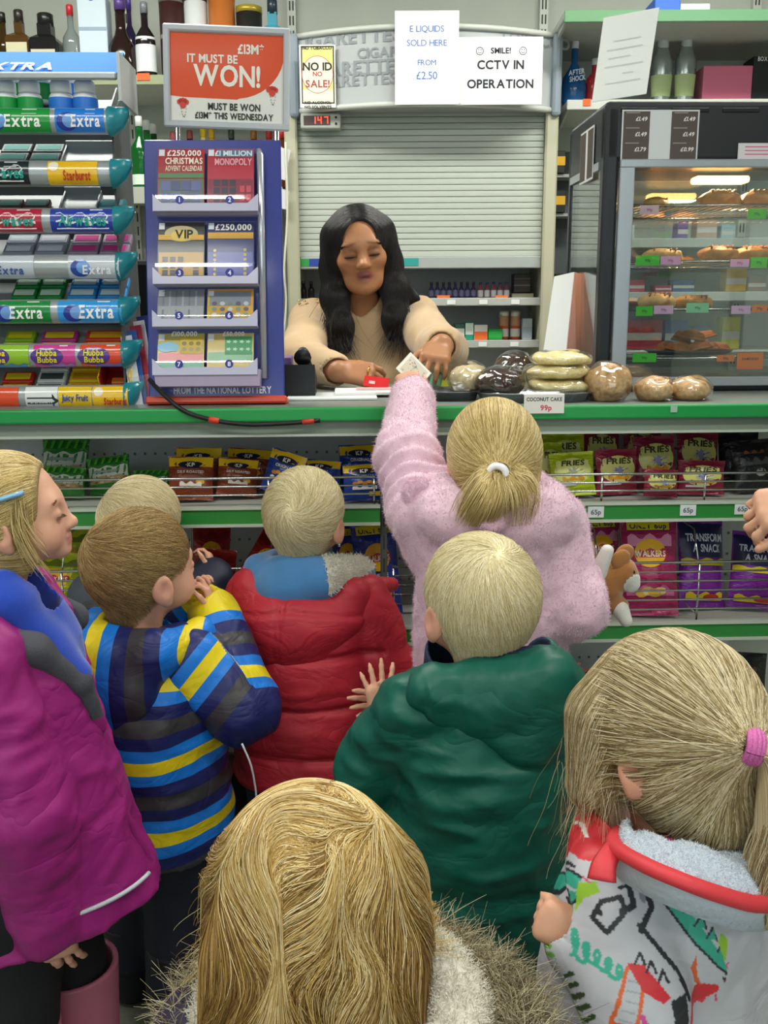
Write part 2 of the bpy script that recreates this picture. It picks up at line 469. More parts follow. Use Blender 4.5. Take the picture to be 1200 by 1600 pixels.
# bowed header
hx0, hx1 = gpt(452, 100).x, gpt(876, 100).x
m_head = mat('header_panel', '#b3b7b8', 0.42)
def bow(u): return -0.115 * (1 - (2 * u - 1) ** 2)
def header_grid(zl, zh):
    return gridf(lambda u, v: (hx0 + 0.03 + (hx1 - hx0 - 0.06) * u, bow(u) - 0.022, zl + (zh - zl) * v), 24, 2)
mb = MB(); mb.add(header_grid(z_hd0, z_hd1), 0, True)
for zz, fl in ((z_hd0, True), (z_hd1, False)):
    mb.add(gridf(lambda u, v: (hx0 + 0.03 + (hx1 - hx0 - 0.06) * u, bow(u) * (1 - v) - 0.022 * (1 - v) + GD * v * 0.9, zz), 24, 1, fl))
hd = mb.build('header', m_head, gantry)
for zz in (z_hd0, z_hd1):
    P = [(hx0 + 0.03 + (hx1 - hx0 - 0.06) * u, bow(u) - 0.026, zz) for u in np.linspace(0, 1, 25)]
    MB().add(tube(P, 0.010, 8), 0, True).build('rim', C('#c9ccc4', 0.4), hd)
for xx in (hx0 + 0.017, hx1 - 0.017): MB().add(box(xx, 0.05, (z_hd0 + z_hd1) / 2 - 0.006, 0.034, 0.19, z_hd1 - z_hd0 + 0.03, 0.012, 2)).build('end_cap', C('#8b97a2', 0.35), hd)
mb = MB(); mb.add(box((hx0 + hx1) / 2, GD / 2 + 0.06, z_hd1 + 0.012, hx1 - hx0 - 0.03, GD - 0.13, 0.025, 0.004)); mb.build('top_board', m_cream, hd)
# lettering on the header panel, following its bow
def on_header(vf2, z, off=0.0245):
    q = np.asarray(vf2[0]); u = (q[:, 0] - hx0 - 0.03) / (hx1 - hx0 - 0.06)
    return np.stack([q[:, 0], -0.115 * (1 - (2 * u - 1) ** 2) - off, q[:, 1] + z], 1), vf2[1]
mb = MB()
HS = [('CIGARETTES', 507, 68, 0.042, '#9a9ea2', 3.0), ('CIGAR', 590, 92, 0.030, '#a3a7aa', 1), ('ARETTES', 571, 116, 0.040, '#7f858b', 1), ('ARETTES', 567, 134, 0.036, '#a2a6aa', 1), ('TOBACCO', 840, 66, 0.034, '#a0a4a8', 1)]
for s, px, py, h, col, k in HS:
    p = gpt(px if px != 507 else 540, py, GY - 0.10)
    v, f, W = text2d(s, h, bold=True)
    mb.add(on_header((v + np.array([p.x, 0]), f), p.z))
mb.build('lettering', C('#8c9196', 0.5), hd)

def sheet(name, label, px0, py0, px1, py1, Y, cat='sign', col='#f4f5f4', group=None, tilt=0.0, thick=0.0015, corner=None):
    """a sheet of paper whose picture corners are given, standing upright at depth Y; returns thing, width, height (origin at centre)"""
    a, b = at(px0, py0, Y), at(px1, py1, Y)
    w, h = b.x - a.x, a.z - b.z
    t = thing(name, label, cat, ((a.x + b.x) / 2, Y, (a.z + b.z) / 2), group=group, rot=(tilt, 0, 0))
    MB().add(box(0, 0, 0, w, thick, h)).build('paper', C(col, 0.6), t)
    return t, w, h
def fl(vf2, off=-0.0012): return flat(vf2, (0, off, 0), (1, 0, 0), (0, 0, 1))
def write(t, name, items, colr, off=-0.0012):
    """items: (string, x, z, cap height[, kwargs]) lettering on the front of a sheet"""
    mb = MB()
    for it in items:
        s, x, z, h = it[:4]; k = it[4] if len(it) > 4 else {}
        v, f, W = text2d(s, h, **k)
        if len(v): mb.add(fl((v + np.array([x, z]), f), off))
    return mb.build(name, C(colr, 0.6), t)
# paper signs on the header
HY = GY - 0.105
t, w, h = sheet('notice', 'white sheet in blue lettering on e-liquids, in the middle of the shutter header', 617, 17, 716, 163, GY - 0.155)
write(t, 'lettering', [('E LIQUIDS', 0, 0.078, 0.019, dict(bold=False)), ('SOLD HERE', 0, 0.036, 0.019, dict(bold=False)), ('FROM', 0, -0.022, 0.017, dict(bold=False)), ('\u00a32.50', 0, -0.064, 0.023, dict(bold=False))], '#4b78c8', -0.0016)
t, w, h = sheet('notice', 'white smile and CCTV in operation sheet on the right of the header', 717, 58, 846, 163, GY - 0.142)
write(t, 'lettering', [('SMILE!', 0.0, 0.053, 0.017), ('CCTV IN', 0, 0.006, 0.026), ('OPERATION', 0, -0.052, 0.026)], '#1c1f24', -0.0016)
mb = MB()
for sx in (-0.068, 0.072):
    n = 20
    for r0, r1 in ((0.0125, 0.0105),):
        v = []; f = []
        for i in range(n):
            a = 2 * PI * i / n; v += [(sx + r0 * math.cos(a), 0.060 + r0 * math.sin(a)), (sx + r1 * math.cos(a), 0.060 + r1 * math.sin(a))]
            j = (i + 1) % n; f.append((2 * i, 2 * j, 2 * j + 1, 2 * i + 1))
        mb.add(fl((np.array(v), f), -0.0016))
    for ex in (-0.004, 0.004): mb.add(fl(ell2(sx + ex, 0.064, 0.0014, 0.002, 8), -0.0016))
    v = []; f = []
    for i in range(9):
        a = PI + PI * (0.15 + 0.7 * i / 8); v += [(sx + 0.0075 * math.cos(a), 0.061 + 0.0075 * math.sin(a)), (sx + 0.006 * math.cos(a), 0.061 + 0.006 * math.sin(a))]
        if i: f.append((2 * i - 2, 2 * i, 2 * i + 1, 2 * i - 1))
    mb.add(fl((np.array(v), f), -0.0016))
mb.build('smiley_marks', C('#2a2d33', 0.6), t)
t, w, h = sheet('age_poster', 'small yellow no ID no sale poster on the left of the header', 467, 70, 525, 168, GY - 0.100, col='#eef0ea')
mb = MB()
mb.add(fl(rect2(-w / 2 + 0.006, -h / 2 + 0.012, w / 2 - 0.004, h / 2 - 0.004), -0.0010), 0)
mb.add(fl(rect2(-w / 2 + 0.010, -h / 2 + 0.016, w / 2 - 0.008, h / 2 - 0.008), -0.0014), 1)
mb.add(fl(rect2(-w / 2 + 0.010, -h / 2 + 0.016, w / 2 - 0.008, -h / 2 + 0.055), -0.0016), 2)
mb.add(fl(ell2(0, 0.005, 0.052, 0.058, 40), -0.0018), 3)
mb.add(fl(ell2(0, 0.005, 0.050, 0.056, 40), -0.0021), 2)
mb.build('print', [C('#3a3a2c', 0.6), C('#e7dd8c', 0.6), C('#f3efd6', 0.6), C('#c8615c', 0.6)], t)
write(t, 'lettering', [('NO ID', 0.0, 0.018, 0.024), ('NO TOBACCO', 0, 0.082, 0.010, dict(squeeze=0.95)), ('NO ALCOHOL', 0, -0.086, 0.009), ('NO SOLVENTS', 0, -0.100, 0.009)], '#25231c', -0.0025)
write(t, 'red_lettering', [('NO', 0.0, 0.000, 0.014), ('SALE!', 0, -0.034, 0.022)], '#b64a4c', -0.0025)
# LED queue / clock display under the header
p = at(501, 189, GY - 0.055)
t = thing('led_display', 'small grey LED display reading 147 under the shutter header', 'display', p)
MB().add(box(0, 0.02, 0, 0.136, 0.05, 0.050, 0.006, 2)).build('housing', C('#b3b6ae', 0.5), t)
MB().add(box(-0.012, -0.0055, 0.001, 0.090, 0.002, 0.030)).build('window', C('#4a3534', 0.3), t)
def seg(ch, x, z, w, h, th):
    S = {'1': 'bc', '4': 'fgbc', '7': 'abc'}[ch]; out = []
    R = {'a': (x, z + h - th, x + w, z + h), 'b': (x + w - th, z + h / 2, x + w, z + h), 'c': (x + w - th, z, x + w, z + h / 2), 'f': (x, z + h / 2, x + th, z + h), 'g': (x, z + h / 2 - th / 2, x + w, z + h / 2 + th / 2)}
    return [R[c] for c in S]
mb = MB()
for ch, x in (('1', -0.030), ('4', -0.010), ('7', 0.012)):
    for r in seg(ch, x, -0.010, 0.014, 0.023, 0.0035): mb.add(fl(rect2(*r), -0.0072))
mb.build('digits', mat('led_red', '#ff3a20', 0.4, emit='#ff4a30', estr=2.2), t)
MB().add(lathe([(0.004, 0), (0.004, 0.003)], 10), 0, True, Matrix.Translation((0.052, -0.005, 0.010)) @ Matrix.Rotation(PI / 2, 4, 'X')).add(lathe([(0.004, 0), (0.004, 0.003)], 10), 0, True, Matrix.Translation((0.052, -0.005, -0.010)) @ Matrix.Rotation(PI / 2, 4, 'X')).build('button', m_dark, t)
# ================================================================== the counter with its shelving
CZ = 1.05
counter = thing('shop_counter', 'long shop counter with a bright green front edge', 'counter', CT(0, 0, 0), PHI)
CD = 0.60
mb = MB(); mb.add(box(0.15, CD / 2 + 0.005, CZ - 0.014, 2.9, CD - 0.01, 0.028)); mb.build('worktop', mat('worktop', '#7c817c', 0.35, var=0.05, vscale=20), counter)
mb = MB(); mb.add(box(0.15, 0.004, CZ - 0.0145, 2.9, 0.014, 0.029, 0.004, 2)); mb.build('front_edge', m_green, counter)
mb = MB(); mb.add(box(0.15, 0.020, CZ - 0.043, 2.9, 0.014, 0.026)); mb.build('fascia', mat('fascia', '#7f8d80', 0.45), counter)
mb = MB(); mb.add(box(0.15, 0.013, CZ - 0.0575, 2.9, 0.016, 0.005)); mb.build('fascia_lip', C('#b9c2b6', 0.4), counter)
mb = MB(); mb.add(box(0.15, CD - 0.02, 0.51, 2.9, 0.03, 1.02)); mb.build('rear_panel', m_metal, counter)
# shelving bays under the worktop
m_back = mat('peg_back', '#c3c8ca', 0.5)
SH = [(0.837, 'upper'), (0.570, 'middle'), (0.288, 'lower')]
BAYD = 0.40
def bay(x0, x1, label, hue):
    t = thing('shelf_bay', label, 'shelving', CT((x0 + x1) / 2, 0, 0), PHI)
    w = x1 - x0 - 0.016
    mb = MB(); mb.add(box(0, BAYD, 0.53, w, 0.012, 0.90)); bp = mb.build('back_panel', m_back, t)
    mb = MB()
    for r in range(16):
        z = 0.13 + r * 0.055
        for k in range(36): mb.add(box(-w / 2 + 0.02 + k * (w - 0.04) / 35, BAYD - 0.0068, z, 0.006, 0.001, 0.006))
    mb.build('peg_holes', C('#6d7273', 0.7), bp)['kind'] = 'stuff'
    mb = MB(); mb.add(box(0, 0.27, 0.045, w, 0.24, 0.09)); mb.build('plinth', C('#2c2d2a', 0.6), t)
    for z, nm in SH:
        mb = MB(); mb.add(box(0, 0.20, z - 0.010, w, 0.38, 0.018, 0.002)); s = mb.build('shelf', m_metal, t)
        mb = MB(); mb.add(box(0, 0.004, z - 0.014, w, 0.010, 0.034, 0.002)); mb.build('price_strip', m_dgreen if nm != 'lower' else C('#7d8a7b', 0.5), s)
        for zz in (z + 0.005, z - 0.032): MB().add(box(0, 0.002, zz, w, 0.014, 0.006)).build('strip_lip', C('#c2cbbd', 0.4), s)
        if nm == 'upper': nw, st = 3, 0.018
        elif nm == 'middle': nw, st = 6, 0.021
        else: continue
        for k in range(nw):
            zz = z + 0.012 + (k + 1) * st
            MB().add(tube([(-w / 2 + 0.01, 0.012, zz), (w / 2 - 0.01, 0.012, zz)], 0.0022 if k < nw - 1 else 0.003, 6), 0, True).build('wire', m_chrome, s)
        n = 4
        for k in range(n + 1):
            xx = -w / 2 + 0.012 + k * (w - 0.024) / n
            MB().add(tube([(xx, 0.014, z), (xx, 0.014, z + 0.012 + nw * st)], 0.0025, 6), 0, True).build('wire_post', m_chrome, s)
        if nm == 'middle':
            for k in range(1, n):
                xx = -w / 2 + 0.012 + k * (w - 0.024) / n
                MB().add(tube([(xx, 0.014, z + 0.02), (xx, 0.30, z + 0.02), (xx, 0.36, z + 0.20), (xx, 0.06, z + 0.20), (xx, 0.014, z + 0.12)], 0.002, 6), 0, True).build('divider_wire', m_chrome, s)
    return t
bay(-0.925, 0.0, 'left bay of green edged shelving under the counter, holding nuts and crisps', 0)
bay(0.0, 0.925, 'right bay of green edged shelving under the counter, holding fries and crisps', 0)
for x in (-0.925, 0.0, 0.925):
    o = MB().add(box(0, 0, 0.495, 0.014, 0.03, 0.97, 0.003)).build('shelf_post', C('#5a5f5c', 0.45))
    o.location = CT(x, 0.03, 0); o.rotation_euler = (0, 0, PHI)
    mb = MB()
    for k in range(18): mb.add(box(0, -0.0155, 0.06 + k * 0.05, 0.004, 0.001, 0.03))
    mb.build('slots', m_slot, o)
    tag(o, {-0.925: 'grey slotted post at the far left of the counter shelving', 0.0: 'grey slotted post between the two shelving bays', 0.925: 'grey slotted post at the right end of the counter shelving'}[x], 'post', 'counter shelving posts')
# lower net basket of greens (front of the bottom shelf)
t = thing('net_basket', 'dark green net front of the bottom shelf beside the green coat', 'basket', CT(0.46, 0.0, 0.0), PHI)
mb = MB()
for k in range(40):
    x = -0.44 + k * 0.022
    mb.add(tube([(x, 0.02, 0.095), (x + 0.09, 0.02, 0.245)], 0.0018, 4)); mb.add(tube([(x + 0.09, 0.021, 0.095), (x, 0.021, 0.245)], 0.0018, 4))
mb.build('net', C('#2f6b33', 0.6), t)['kind'] = 'stuff'
for zz in (.245, .095): MB().add(box(0.04, 0.021, zz, 0.90, 0.008, 0.010)).build('rim', C('#3c5a3a', 0.5), t)
mb = MB(); mb.add(box(0.0, 0.082, 0.115, 0.85, 0.11, 0.03)); mb.build('tray', C('#31402f', 0.6), t)
# little white price cards on the strip of the right bay
for px, py in ((931, 800), (1075, 797), (1160, 795), (700, 806)):
    x, z = cx_at(px, py, -0.003)
    t = thing('price_card', {931: 'white price card on the green strip, right of the pink fleece', 1075: 'white price card on the green strip below the maroon fries bags', 1160: 'white price card on the green strip beside the adult hand', 700: 'white price card on the green strip behind the pink fleece girl'}[px], 'price card', CT(x, -0.003, z), PHI, 'price cards on the right green strip')
    MB().add(box(0, 0, 0, 0.034, 0.0016, 0.024)).build('card', C('#dfe5e6', 0.5), t)
    write(t, 'figures', [('65p', 0, -0.005, 0.010)], '#5a6470')
# ================================================================== figures: distance fields turned into one smooth mesh each
RNG = np.random.default_rng(7)
_LAT = RNG.random((32, 32, 32)).astype(np.float32)
def vnoise(P, f):
    q = P * f + 100.0; i = np.floor(q).astype(int); t = (q - i).astype(np.float32); t = t * t * (3 - 2 * t)
    a = i & 31; b = (i + 1) & 31
    x0, y0, z0 = a[:, 0], a[:, 1], a[:, 2]; x1, y1, z1 = b[:, 0], b[:, 1], b[:, 2]
    tx, ty, tz = t[:, 0], t[:, 1], t[:, 2]
    L = _LAT
    c00 = L[x0, y0, z0] * (1 - tx) + L[x1, y0, z0] * tx; c10 = L[x0, y1, z0] * (1 - tx) + L[x1, y1, z0] * tx
    c01 = L[x0, y0, z1] * (1 - tx) + L[x1, y0, z1] * tx; c11 = L[x0, y1, z1] * (1 - tx) + L[x1, y1, z1] * tx
    return (c00 * (1 - ty) + c10 * ty) * (1 - tz) + (c01 * (1 - ty) + c11 * ty) * tz - 0.5
def A3(x): return np.asarray(x, dtype=np.float32)
def rotm(yaw=0, pitch=0, roll=0):
    """columns = local axes; yaw about z (left +), pitch about x (up +), roll about y (right ear down +)"""
    return np.array(Matrix.Rotation(yaw, 3, 'Z') @ Matrix.Rotation(pitch, 3, 'X') @ Matrix.Rotation(roll, 3, 'Y'), dtype=np.float32)
class Field:
    FAR = 0.06
    def __init__(s, lo, hi, res):
        s.lo = A3(lo); s.res = res
        s.n = np.maximum(4, np.ceil((A3(hi) - s.lo) / res).astype(int) + 1)
        s.d = np.full(tuple(s.n), s.FAR, np.float32)
        s.ax = [s.lo[k] + res * np.arange(s.n[k], dtype=np.float32) for k in range(3)]
    def _blk(s, lo, hi, m):
        a = np.clip(np.floor((A3(lo) - m - s.lo) / s.res).astype(int), 0, s.n - 1)
        b = np.clip(np.ceil((A3(hi) + m - s.lo) / s.res).astype(int) + 1, 1, s.n)
        if np.any(b - a < 1): return None
        sl = tuple(slice(a[k], b[k]) for k in range(3))
        return sl, s.ax[0][sl[0]][:, None, None], s.ax[1][sl[1]][None, :, None], s.ax[2][sl[2]][None, None, :]
    def _mix(s, sl, e, k, op):
        d = s.d[sl]
        if op == 'u':
            if k > 0: h = np.maximum(k - np.abs(d - e), 0) / k; r = np.minimum(d, e) - h * h * k * 0.25
            else: r = np.minimum(d, e)
        elif op == 's':
            e = -e
            if k > 0: h = np.maximum(k - np.abs(d - e), 0) / k; r = np.maximum(d, e) + h * h * k * 0.25
            else: r = np.maximum(d, e)
        s.d[sl] = r
    def cone(s, a, b, ra, rb=None, k=0.02, op='u', sc=None):
        """capsule from a to b with radii ra, rb; sc = (axis vector, scale) flattens it along an axis"""
        a, b = A3(a), A3(b); rb = ra if rb is None else rb
        R = max(ra, rb) * (max(1, sc[1]) if sc else 1); m = R + k + 2 * s.res + 0.004
        g = s._blk(np.minimum(a, b), np.maximum(a, b), m)
        if g is None: return s
        sl, X, Y, Z = g
        px, py, pz = X - a[0], Y - a[1], Z - a[2]
        ba = b - a; f = 1.0
        if sc:
            ax = A3(sc[0]); ax = ax / np.linalg.norm(ax); q = (1 / sc[1] - 1)
            t = (px * ax[0] + py * ax[1] + pz * ax[2]) * q
            px, py, pz = px + t * ax[0], py + t * ax[1], pz + t * ax[2]
            ba = ba + ax * (np.dot(ba, ax) * q); f = min(1.0, sc[1])
        L2 = float(np.dot(ba, ba)) + 1e-9
        h = np.clip((px * ba[0] + py * ba[1] + pz * ba[2]) / L2, 0, 1)
        e = (np.sqrt((px - h * ba[0]) ** 2 + (py - h * ba[1]) ** 2 + (pz - h * ba[2]) ** 2) - (ra + (rb - ra) * h)) * f
        s._mix(sl, e, k, op); return s
    def chain(s, P, R, k=0.02, op='u', sc=None):
        for i in range(len(P) - 1): s.cone(P[i], P[i + 1], R[i], R[i + 1], k, op, sc)
        return s
    def ell(s, c, r, Rm=None, k=0.02, op='u'):
        c = A3(c); r = A3(r); m = k + 2 * s.res + 0.004
        E = np.full(3, r.max()) if Rm is not None else r
        g = s._blk(c - E, c + E, m)
        if g is None: return s
        sl, X, Y, Z = g
        x, y, z = X - c[0], Y - c[1], Z - c[2]
        if Rm is not None:
            M = np.asarray(Rm)
            x, y, z = x * M[0, 0] + y * M[1, 0] + z * M[2, 0], x * M[0, 1] + y * M[1, 1] + z * M[2, 1], x * M[0, 2] + y * M[1, 2] + z * M[2, 2]
        x, y, z = np.broadcast_arrays(x / r[0], y / r[1], z / r[2])
        k0 = np.sqrt(x * x + y * y + z * z); k1 = np.sqrt((x / r[0]) ** 2 + (y / r[1]) ** 2 + (z / r[2]) ** 2) + 1e-6
        s._mix(sl, k0 * (k0 - 1) / k1, k, op); return s
    def loft(s, rings, k=0.0, op='u', pw=2.0, off=0.0):
        """stack of elliptic rings (z, cx, cy, rx, ry) along z"""
        rg = np.array(rings, dtype=np.float32); rg = rg[np.argsort(rg[:, 0])]
        R = rg[:, 3:5].max() + 0.02
        g = s._blk((rg[:, 1].min() - R, rg[:, 2].min() - R, rg[0, 0]), (rg[:, 1].max() + R, rg[:, 2].max() + R, rg[-1, 0]), k + 0.02)
        if g is None: return s
        sl, X, Y, Z = g
        zz = Z.ravel()
        c = [np.interp(zz, rg[:, 0], rg[:, j])[None, None, :].astype(np.float32) for j in range(1, 5)]
        q = (np.abs((X - c[0]) / (c[2] + off)) ** pw + np.abs((Y - c[1]) / (c[3] + off)) ** pw) ** (1 / pw)
        e = (q - 1) * np.minimum(c[2], c[3])
        e = np.maximum(e, np.maximum(rg[0, 0] - Z, Z - rg[-1, 0]))
        s._mix(sl, e, k, op); return s
    def cut(s, p, n, k=0.0):
        """keep what lies on the side of the plane the normal points away from"""
        p, n = A3(p), A3(n); n = n / np.linalg.norm(n)
        e = (s.ax[0][:, None, None] - p[0]) * n[0] + (s.ax[1][None, :, None] - p[1]) * n[1] + (s.ax[2][None, None, :] - p[2]) * n[2]
        if k > 0:
            h = np.maximum(k - np.abs(s.d - e), 0) / k; s.d = np.maximum(s.d, e) + h * h * k * 0.25
        else: s.d = np.maximum(s.d, e)
        return s
    def warp(s, fn, band=0.03):
        """add fn(points) to the field near its surface: folds, pile, quilting"""
        i = np.nonzero(np.abs(s.d) < band)
        P = np.stack([s.ax[k][i[k]] for k in range(3)], 1)
        s.d[i] += fn(P).astype(np.float32); return s
    def copy(s):
        o = object.__new__(Field); o.lo, o.res, o.n, o.ax = s.lo, s.res, s.n, s.ax; o.d = s.d.copy(); return o
    def minus(s, o, off=0.0):
        s.d = np.maximum(s.d, -(o.d - off)); return s
    def sample(s, P):
        q = np.clip((P - s.lo) / s.res, 0, s.n - 1.001); i = q.astype(int); t = q - i; D = s.d; r = 0
        for dx in (0, 1):
            wx = t[:, 0] if dx else 1 - t[:, 0]
            for dy in (0, 1):
                wy = t[:, 1] if dy else 1 - t[:, 1]
                for dz in (0, 1):
                    wz = t[:, 2] if dz else 1 - t[:, 2]
                    r = r + D[i[:, 0] + dx, i[:, 1] + dy, i[:, 2] + dz] * wx * wy * wz
        return r
    def grad(s, P):
        h = s.res * 1.5; g = np.zeros_like(P)
        for k in range(3):
            e = np.zeros(3); e[k] = h
            g[:, k] = s.sample(P + e) - s.sample(P - e)
        return g / (np.linalg.norm(g, axis=1)[:, None] + 1e-9)
    def nets(s):
        d = s.d; d[0] = d[-1] = s.FAR; d[:, 0] = d[:, -1] = s.FAR; d[:, :, 0] = d[:, :, -1] = s.FAR
        I = d < 0
        c = I[:-1, :-1, :-1].astype(np.uint8)
        for o in ((1, 0, 0), (0, 1, 0), (0, 0, 1), (1, 1, 0), (1, 0, 1), (0, 1, 1), (1, 1, 1)):
            c = c + I[o[0]:I.shape[0] - 1 + o[0], o[1]:I.shape[1] - 1 + o[1], o[2]:I.shape[2] - 1 + o[2]]
        act = np.nonzero((c > 0) & (c < 8))
        nv = len(act[0]); idx = np.full(c.shape, -1, np.int32); idx[act] = np.arange(nv)
        acc = np.zeros((nv, 3)); cnt = np.zeros(nv)
        co = [(a, b, e) for a in (0, 1) for b in (0, 1) for e in (0, 1)]
        val = {q: d[act[0] + q[0], act[1] + q[1], act[2] + q[2]] for q in co}
        for q in co:
            for k in range(3):
                if q[k]: continue
                r = list(q); r[k] = 1; r = tuple(r); a, b = val[q], val[r]
                m = (a < 0) != (b < 0); t = np.where(m, a / np.where(m, a - b, 1), 0)
                p = np.zeros((nv, 3)); p[:] = q; p[:, k] = t
                acc[m] += p[m]; cnt[m] += 1
        V = (np.stack(act, 1) + acc / cnt[:, None]) * s.res + s.lo
        F = []
        for k in range(3):
            a = np.take(I, range(I.shape[k] - 1), k); b = np.take(I, range(1, I.shape[k]), k)
            x = np.nonzero(a != b); x = [x[0], x[1], x[2]]; u, v = [(1, 2), (2, 0), (0, 1)][k]
            ok = (x[u] > 0) & (x[v] > 0) & (x[u] < I.shape[u] - 1) & (x[v] < I.shape[v] - 1)
            x = [t[ok] for t in x]
            def g(du, dv):
                y = [t.copy() for t in x]; y[u] = y[u] - du; y[v] = y[v] - dv; return idx[y[0], y[1], y[2]]
            q = np.stack([g(1, 1), g(0, 1), g(0, 0), g(1, 0)], 1)
            fl = ~I[tuple(x)]; q[fl] = q[fl][:, ::-1]
            F.append(q)
        return V, np.concatenate(F)
def mesh_np(name, V, F, mats, smooth=True, colors=None, fmat=None):
    """quads (or any fixed-size faces) as a mesh, with an optional colour per vertex"""
    me = bpy.data.meshes.new(name); n, m, k = len(V), len(F), F.shape[1]
    me.vertices.add(n); me.vertices.foreach_set('co', np.asarray(V, np.float32).ravel())
    me.loops.add(m * k); me.loops.foreach_set('vertex_index', np.asarray(F, np.int32).ravel())
    me.polygons.add(m); me.polygons.foreach_set('loop_start', np.arange(0, m * k, k, dtype=np.int32))
    me.update(calc_edges=True)
    me.polygons.foreach_set('use_smooth', np.full(m, smooth))
    for x in (mats if isinstance(mats, (list, tuple)) else [mats]): me.materials.append(x)
    if fmat is not None: me.polygons.foreach_set('material_index', np.asarray(fmat, np.int32))
    if colors is not None:
        a = me.color_attributes.new('col', 'FLOAT_COLOR', 'POINT')
        a.data.foreach_set('color', np.concatenate([colors, np.ones((n, 1))], 1).astype(np.float32).ravel())
    me.validate(); me.update()
    return me
def smooth_mesh(V, F, it=2, lam=0.5):
    n = len(V)
    a = np.concatenate([F[:, [0, 1]], F[:, [1, 2]], F[:, [2, 3]], F[:, [3, 0]]])
    for _ in range(it):
        acc = np.stack([np.bincount(a[:, 0], V[a[:, 1], k], n) + np.bincount(a[:, 1], V[a[:, 0], k], n) for k in range(3)], 1)
        c = np.bincount(a[:, 0], minlength=n) + np.bincount(a[:, 1], minlength=n)
        V = V * (1 - lam) + lam * acc / np.maximum(c, 1)[:, None]
    return V
def solid(field, name, mats, parent, colfn=None, sm=1, matfn=None):
    V, F = field.nets()
    if sm: V = smooth_mesh(V, F, sm)
    cols = colfn(V) if colfn else None
    fm = matfn(V[F].mean(1)) if matfn else None
    return put(name, mesh_np(name, V, F, mats, True, cols, fm), parent)
def L3(c): return np.array(lin(c)[:3])

# ------------------------------------------------------------------ strands (hair, pile, fur)
def hair_mat(name, cols, rough=0.4, tip=None, shine=0.25):
    """strand material: hue differs from strand to strand"""
    if name in MATS: return MATS[name]
    m = bpy.data.materials.new(name); m.use_nodes = True; nt = m.node_tree; N = nt.nodes; L = nt.links
    b = N['Principled BSDF']; b.inputs['Roughness'].default_value = rough; b.inputs['Specular IOR Level'].default_value = shine
    hi = N.new('ShaderNodeHairInfo'); cr = N.new('ShaderNodeValToRGB')
    E = cr.color_ramp.elements
    for i, c in enumerate(cols):
        e = E[i] if i < 2 else E.new(i / (len(cols) - 1))
        e.position = i / max(1, len(cols) - 1); e.color = lin(c)
    L.new(hi.outputs['Random'], cr.inputs[0]); src = cr.outputs[0]
    if tip:
        mx = N.new('ShaderNodeMix'); mx.data_type = 'RGBA'; L.new(hi.outputs['Intercept'], mx.inputs[0]); L.new(src, mx.inputs[6]); mx.inputs[7].default_value = lin(tip); src = mx.outputs[2]
    L.new(src, b.inputs['Base Color'])
    MATS[name] = m
    return m
def strands(name, P, radius, m, parent, taper=True):
    """P: (count, points, 3)"""
    n, k = P.shape[:2]
    h = bpy.data.hair_curves.new(name); h.add_curves([k] * n)
    h.position_data.foreach_set('vector', P.astype(np.float32).ravel())
    r = np.full((n, k), radius, np.float32)
    if taper: r *= np.linspace(1.0, 0.35, k)[None, :]
    a = h.attributes.get('radius') or h.attributes.new('radius', 'FLOAT', 'POINT')
    a.data.foreach_set('value', r.ravel())
    h.materials.append(m)
    o = bpy.data.objects.new(name, h); COL.objects.link(o); o.parent = parent
    return o
def pick(V, F, n, mask=None):
    """n random points over a quad mesh, with normals"""
    A, B, Cc, D = (V[F[:, i]] for i in range(4))
    N = np.cross(Cc - A, D - B); ar = np.linalg.norm(N, axis=1)
    ctr = (A + B + Cc + D) / 4
    w = ar * (mask(ctr, N / (ar[:, None] + 1e-12)) if mask is not None else 1.0)
    i = RNG.choice(len(F), n, p=w / w.sum())
    u, v = RNG.random((2, n, 1))
    return (A[i] * (1 - u) + B[i] * u) * (1 - v) + (D[i] * (1 - u) + Cc[i] * u) * v, N[i] / (ar[i][:, None] + 1e-12)
def comb(field, P, dirfn, step, k, lift0=0.001, lift1=0.003, hug=1.0):
    """strands that start at P and run along dirfn over the field's surface"""
    out = [P]; n = len(P); jit = RNG.random((n, 1))
    for i in range(1, k):
        d = dirfn(P, i / (k - 1))
        g = field.grad(P)
        t = d - g * np.sum(d * g, 1)[:, None] * hug
        t /= np.linalg.norm(t, axis=1)[:, None] + 1e-9
        P = P + t * step
        off = lift0 + (lift1 - lift0) * (i / (k - 1)) * (0.3 + 1.4 * jit)
        sd = field.sample(P)[:, None]; g = field.grad(P)
        P = P + g * np.clip(off - sd, -0.02, 0.02) * hug
        out.append(P)
    return np.stack(out, 1)
def pile(V, F, n, length, jitter=0.6, mask=None, comb_dir=None, k=3, droop=0.0):
    """short fur standing off a surface"""
    P, N = pick(V, F, n, mask)
    D = N + jitter * RNG.normal(size=(n, 3))
    if comb_dir is not None: D = D + A3(comb_dir)
    D /= np.linalg.norm(D, axis=1)[:, None]
    L = length * (0.5 + RNG.random((n, 1)))
    t = np.linspace(0, 1, k)
    out = P[:, None, :] + D[:, None, :] * L[:, None, :] * t[None, :, None]
    if droop: out[:, :, 2] -= droop * L * (t ** 2)[None, :]
    bend = RNG.normal(size=(n, 3)) * 0.35
    out += bend[:, None, :] * L[:, None, :] * (t ** 2)[None, :, None]
    return out

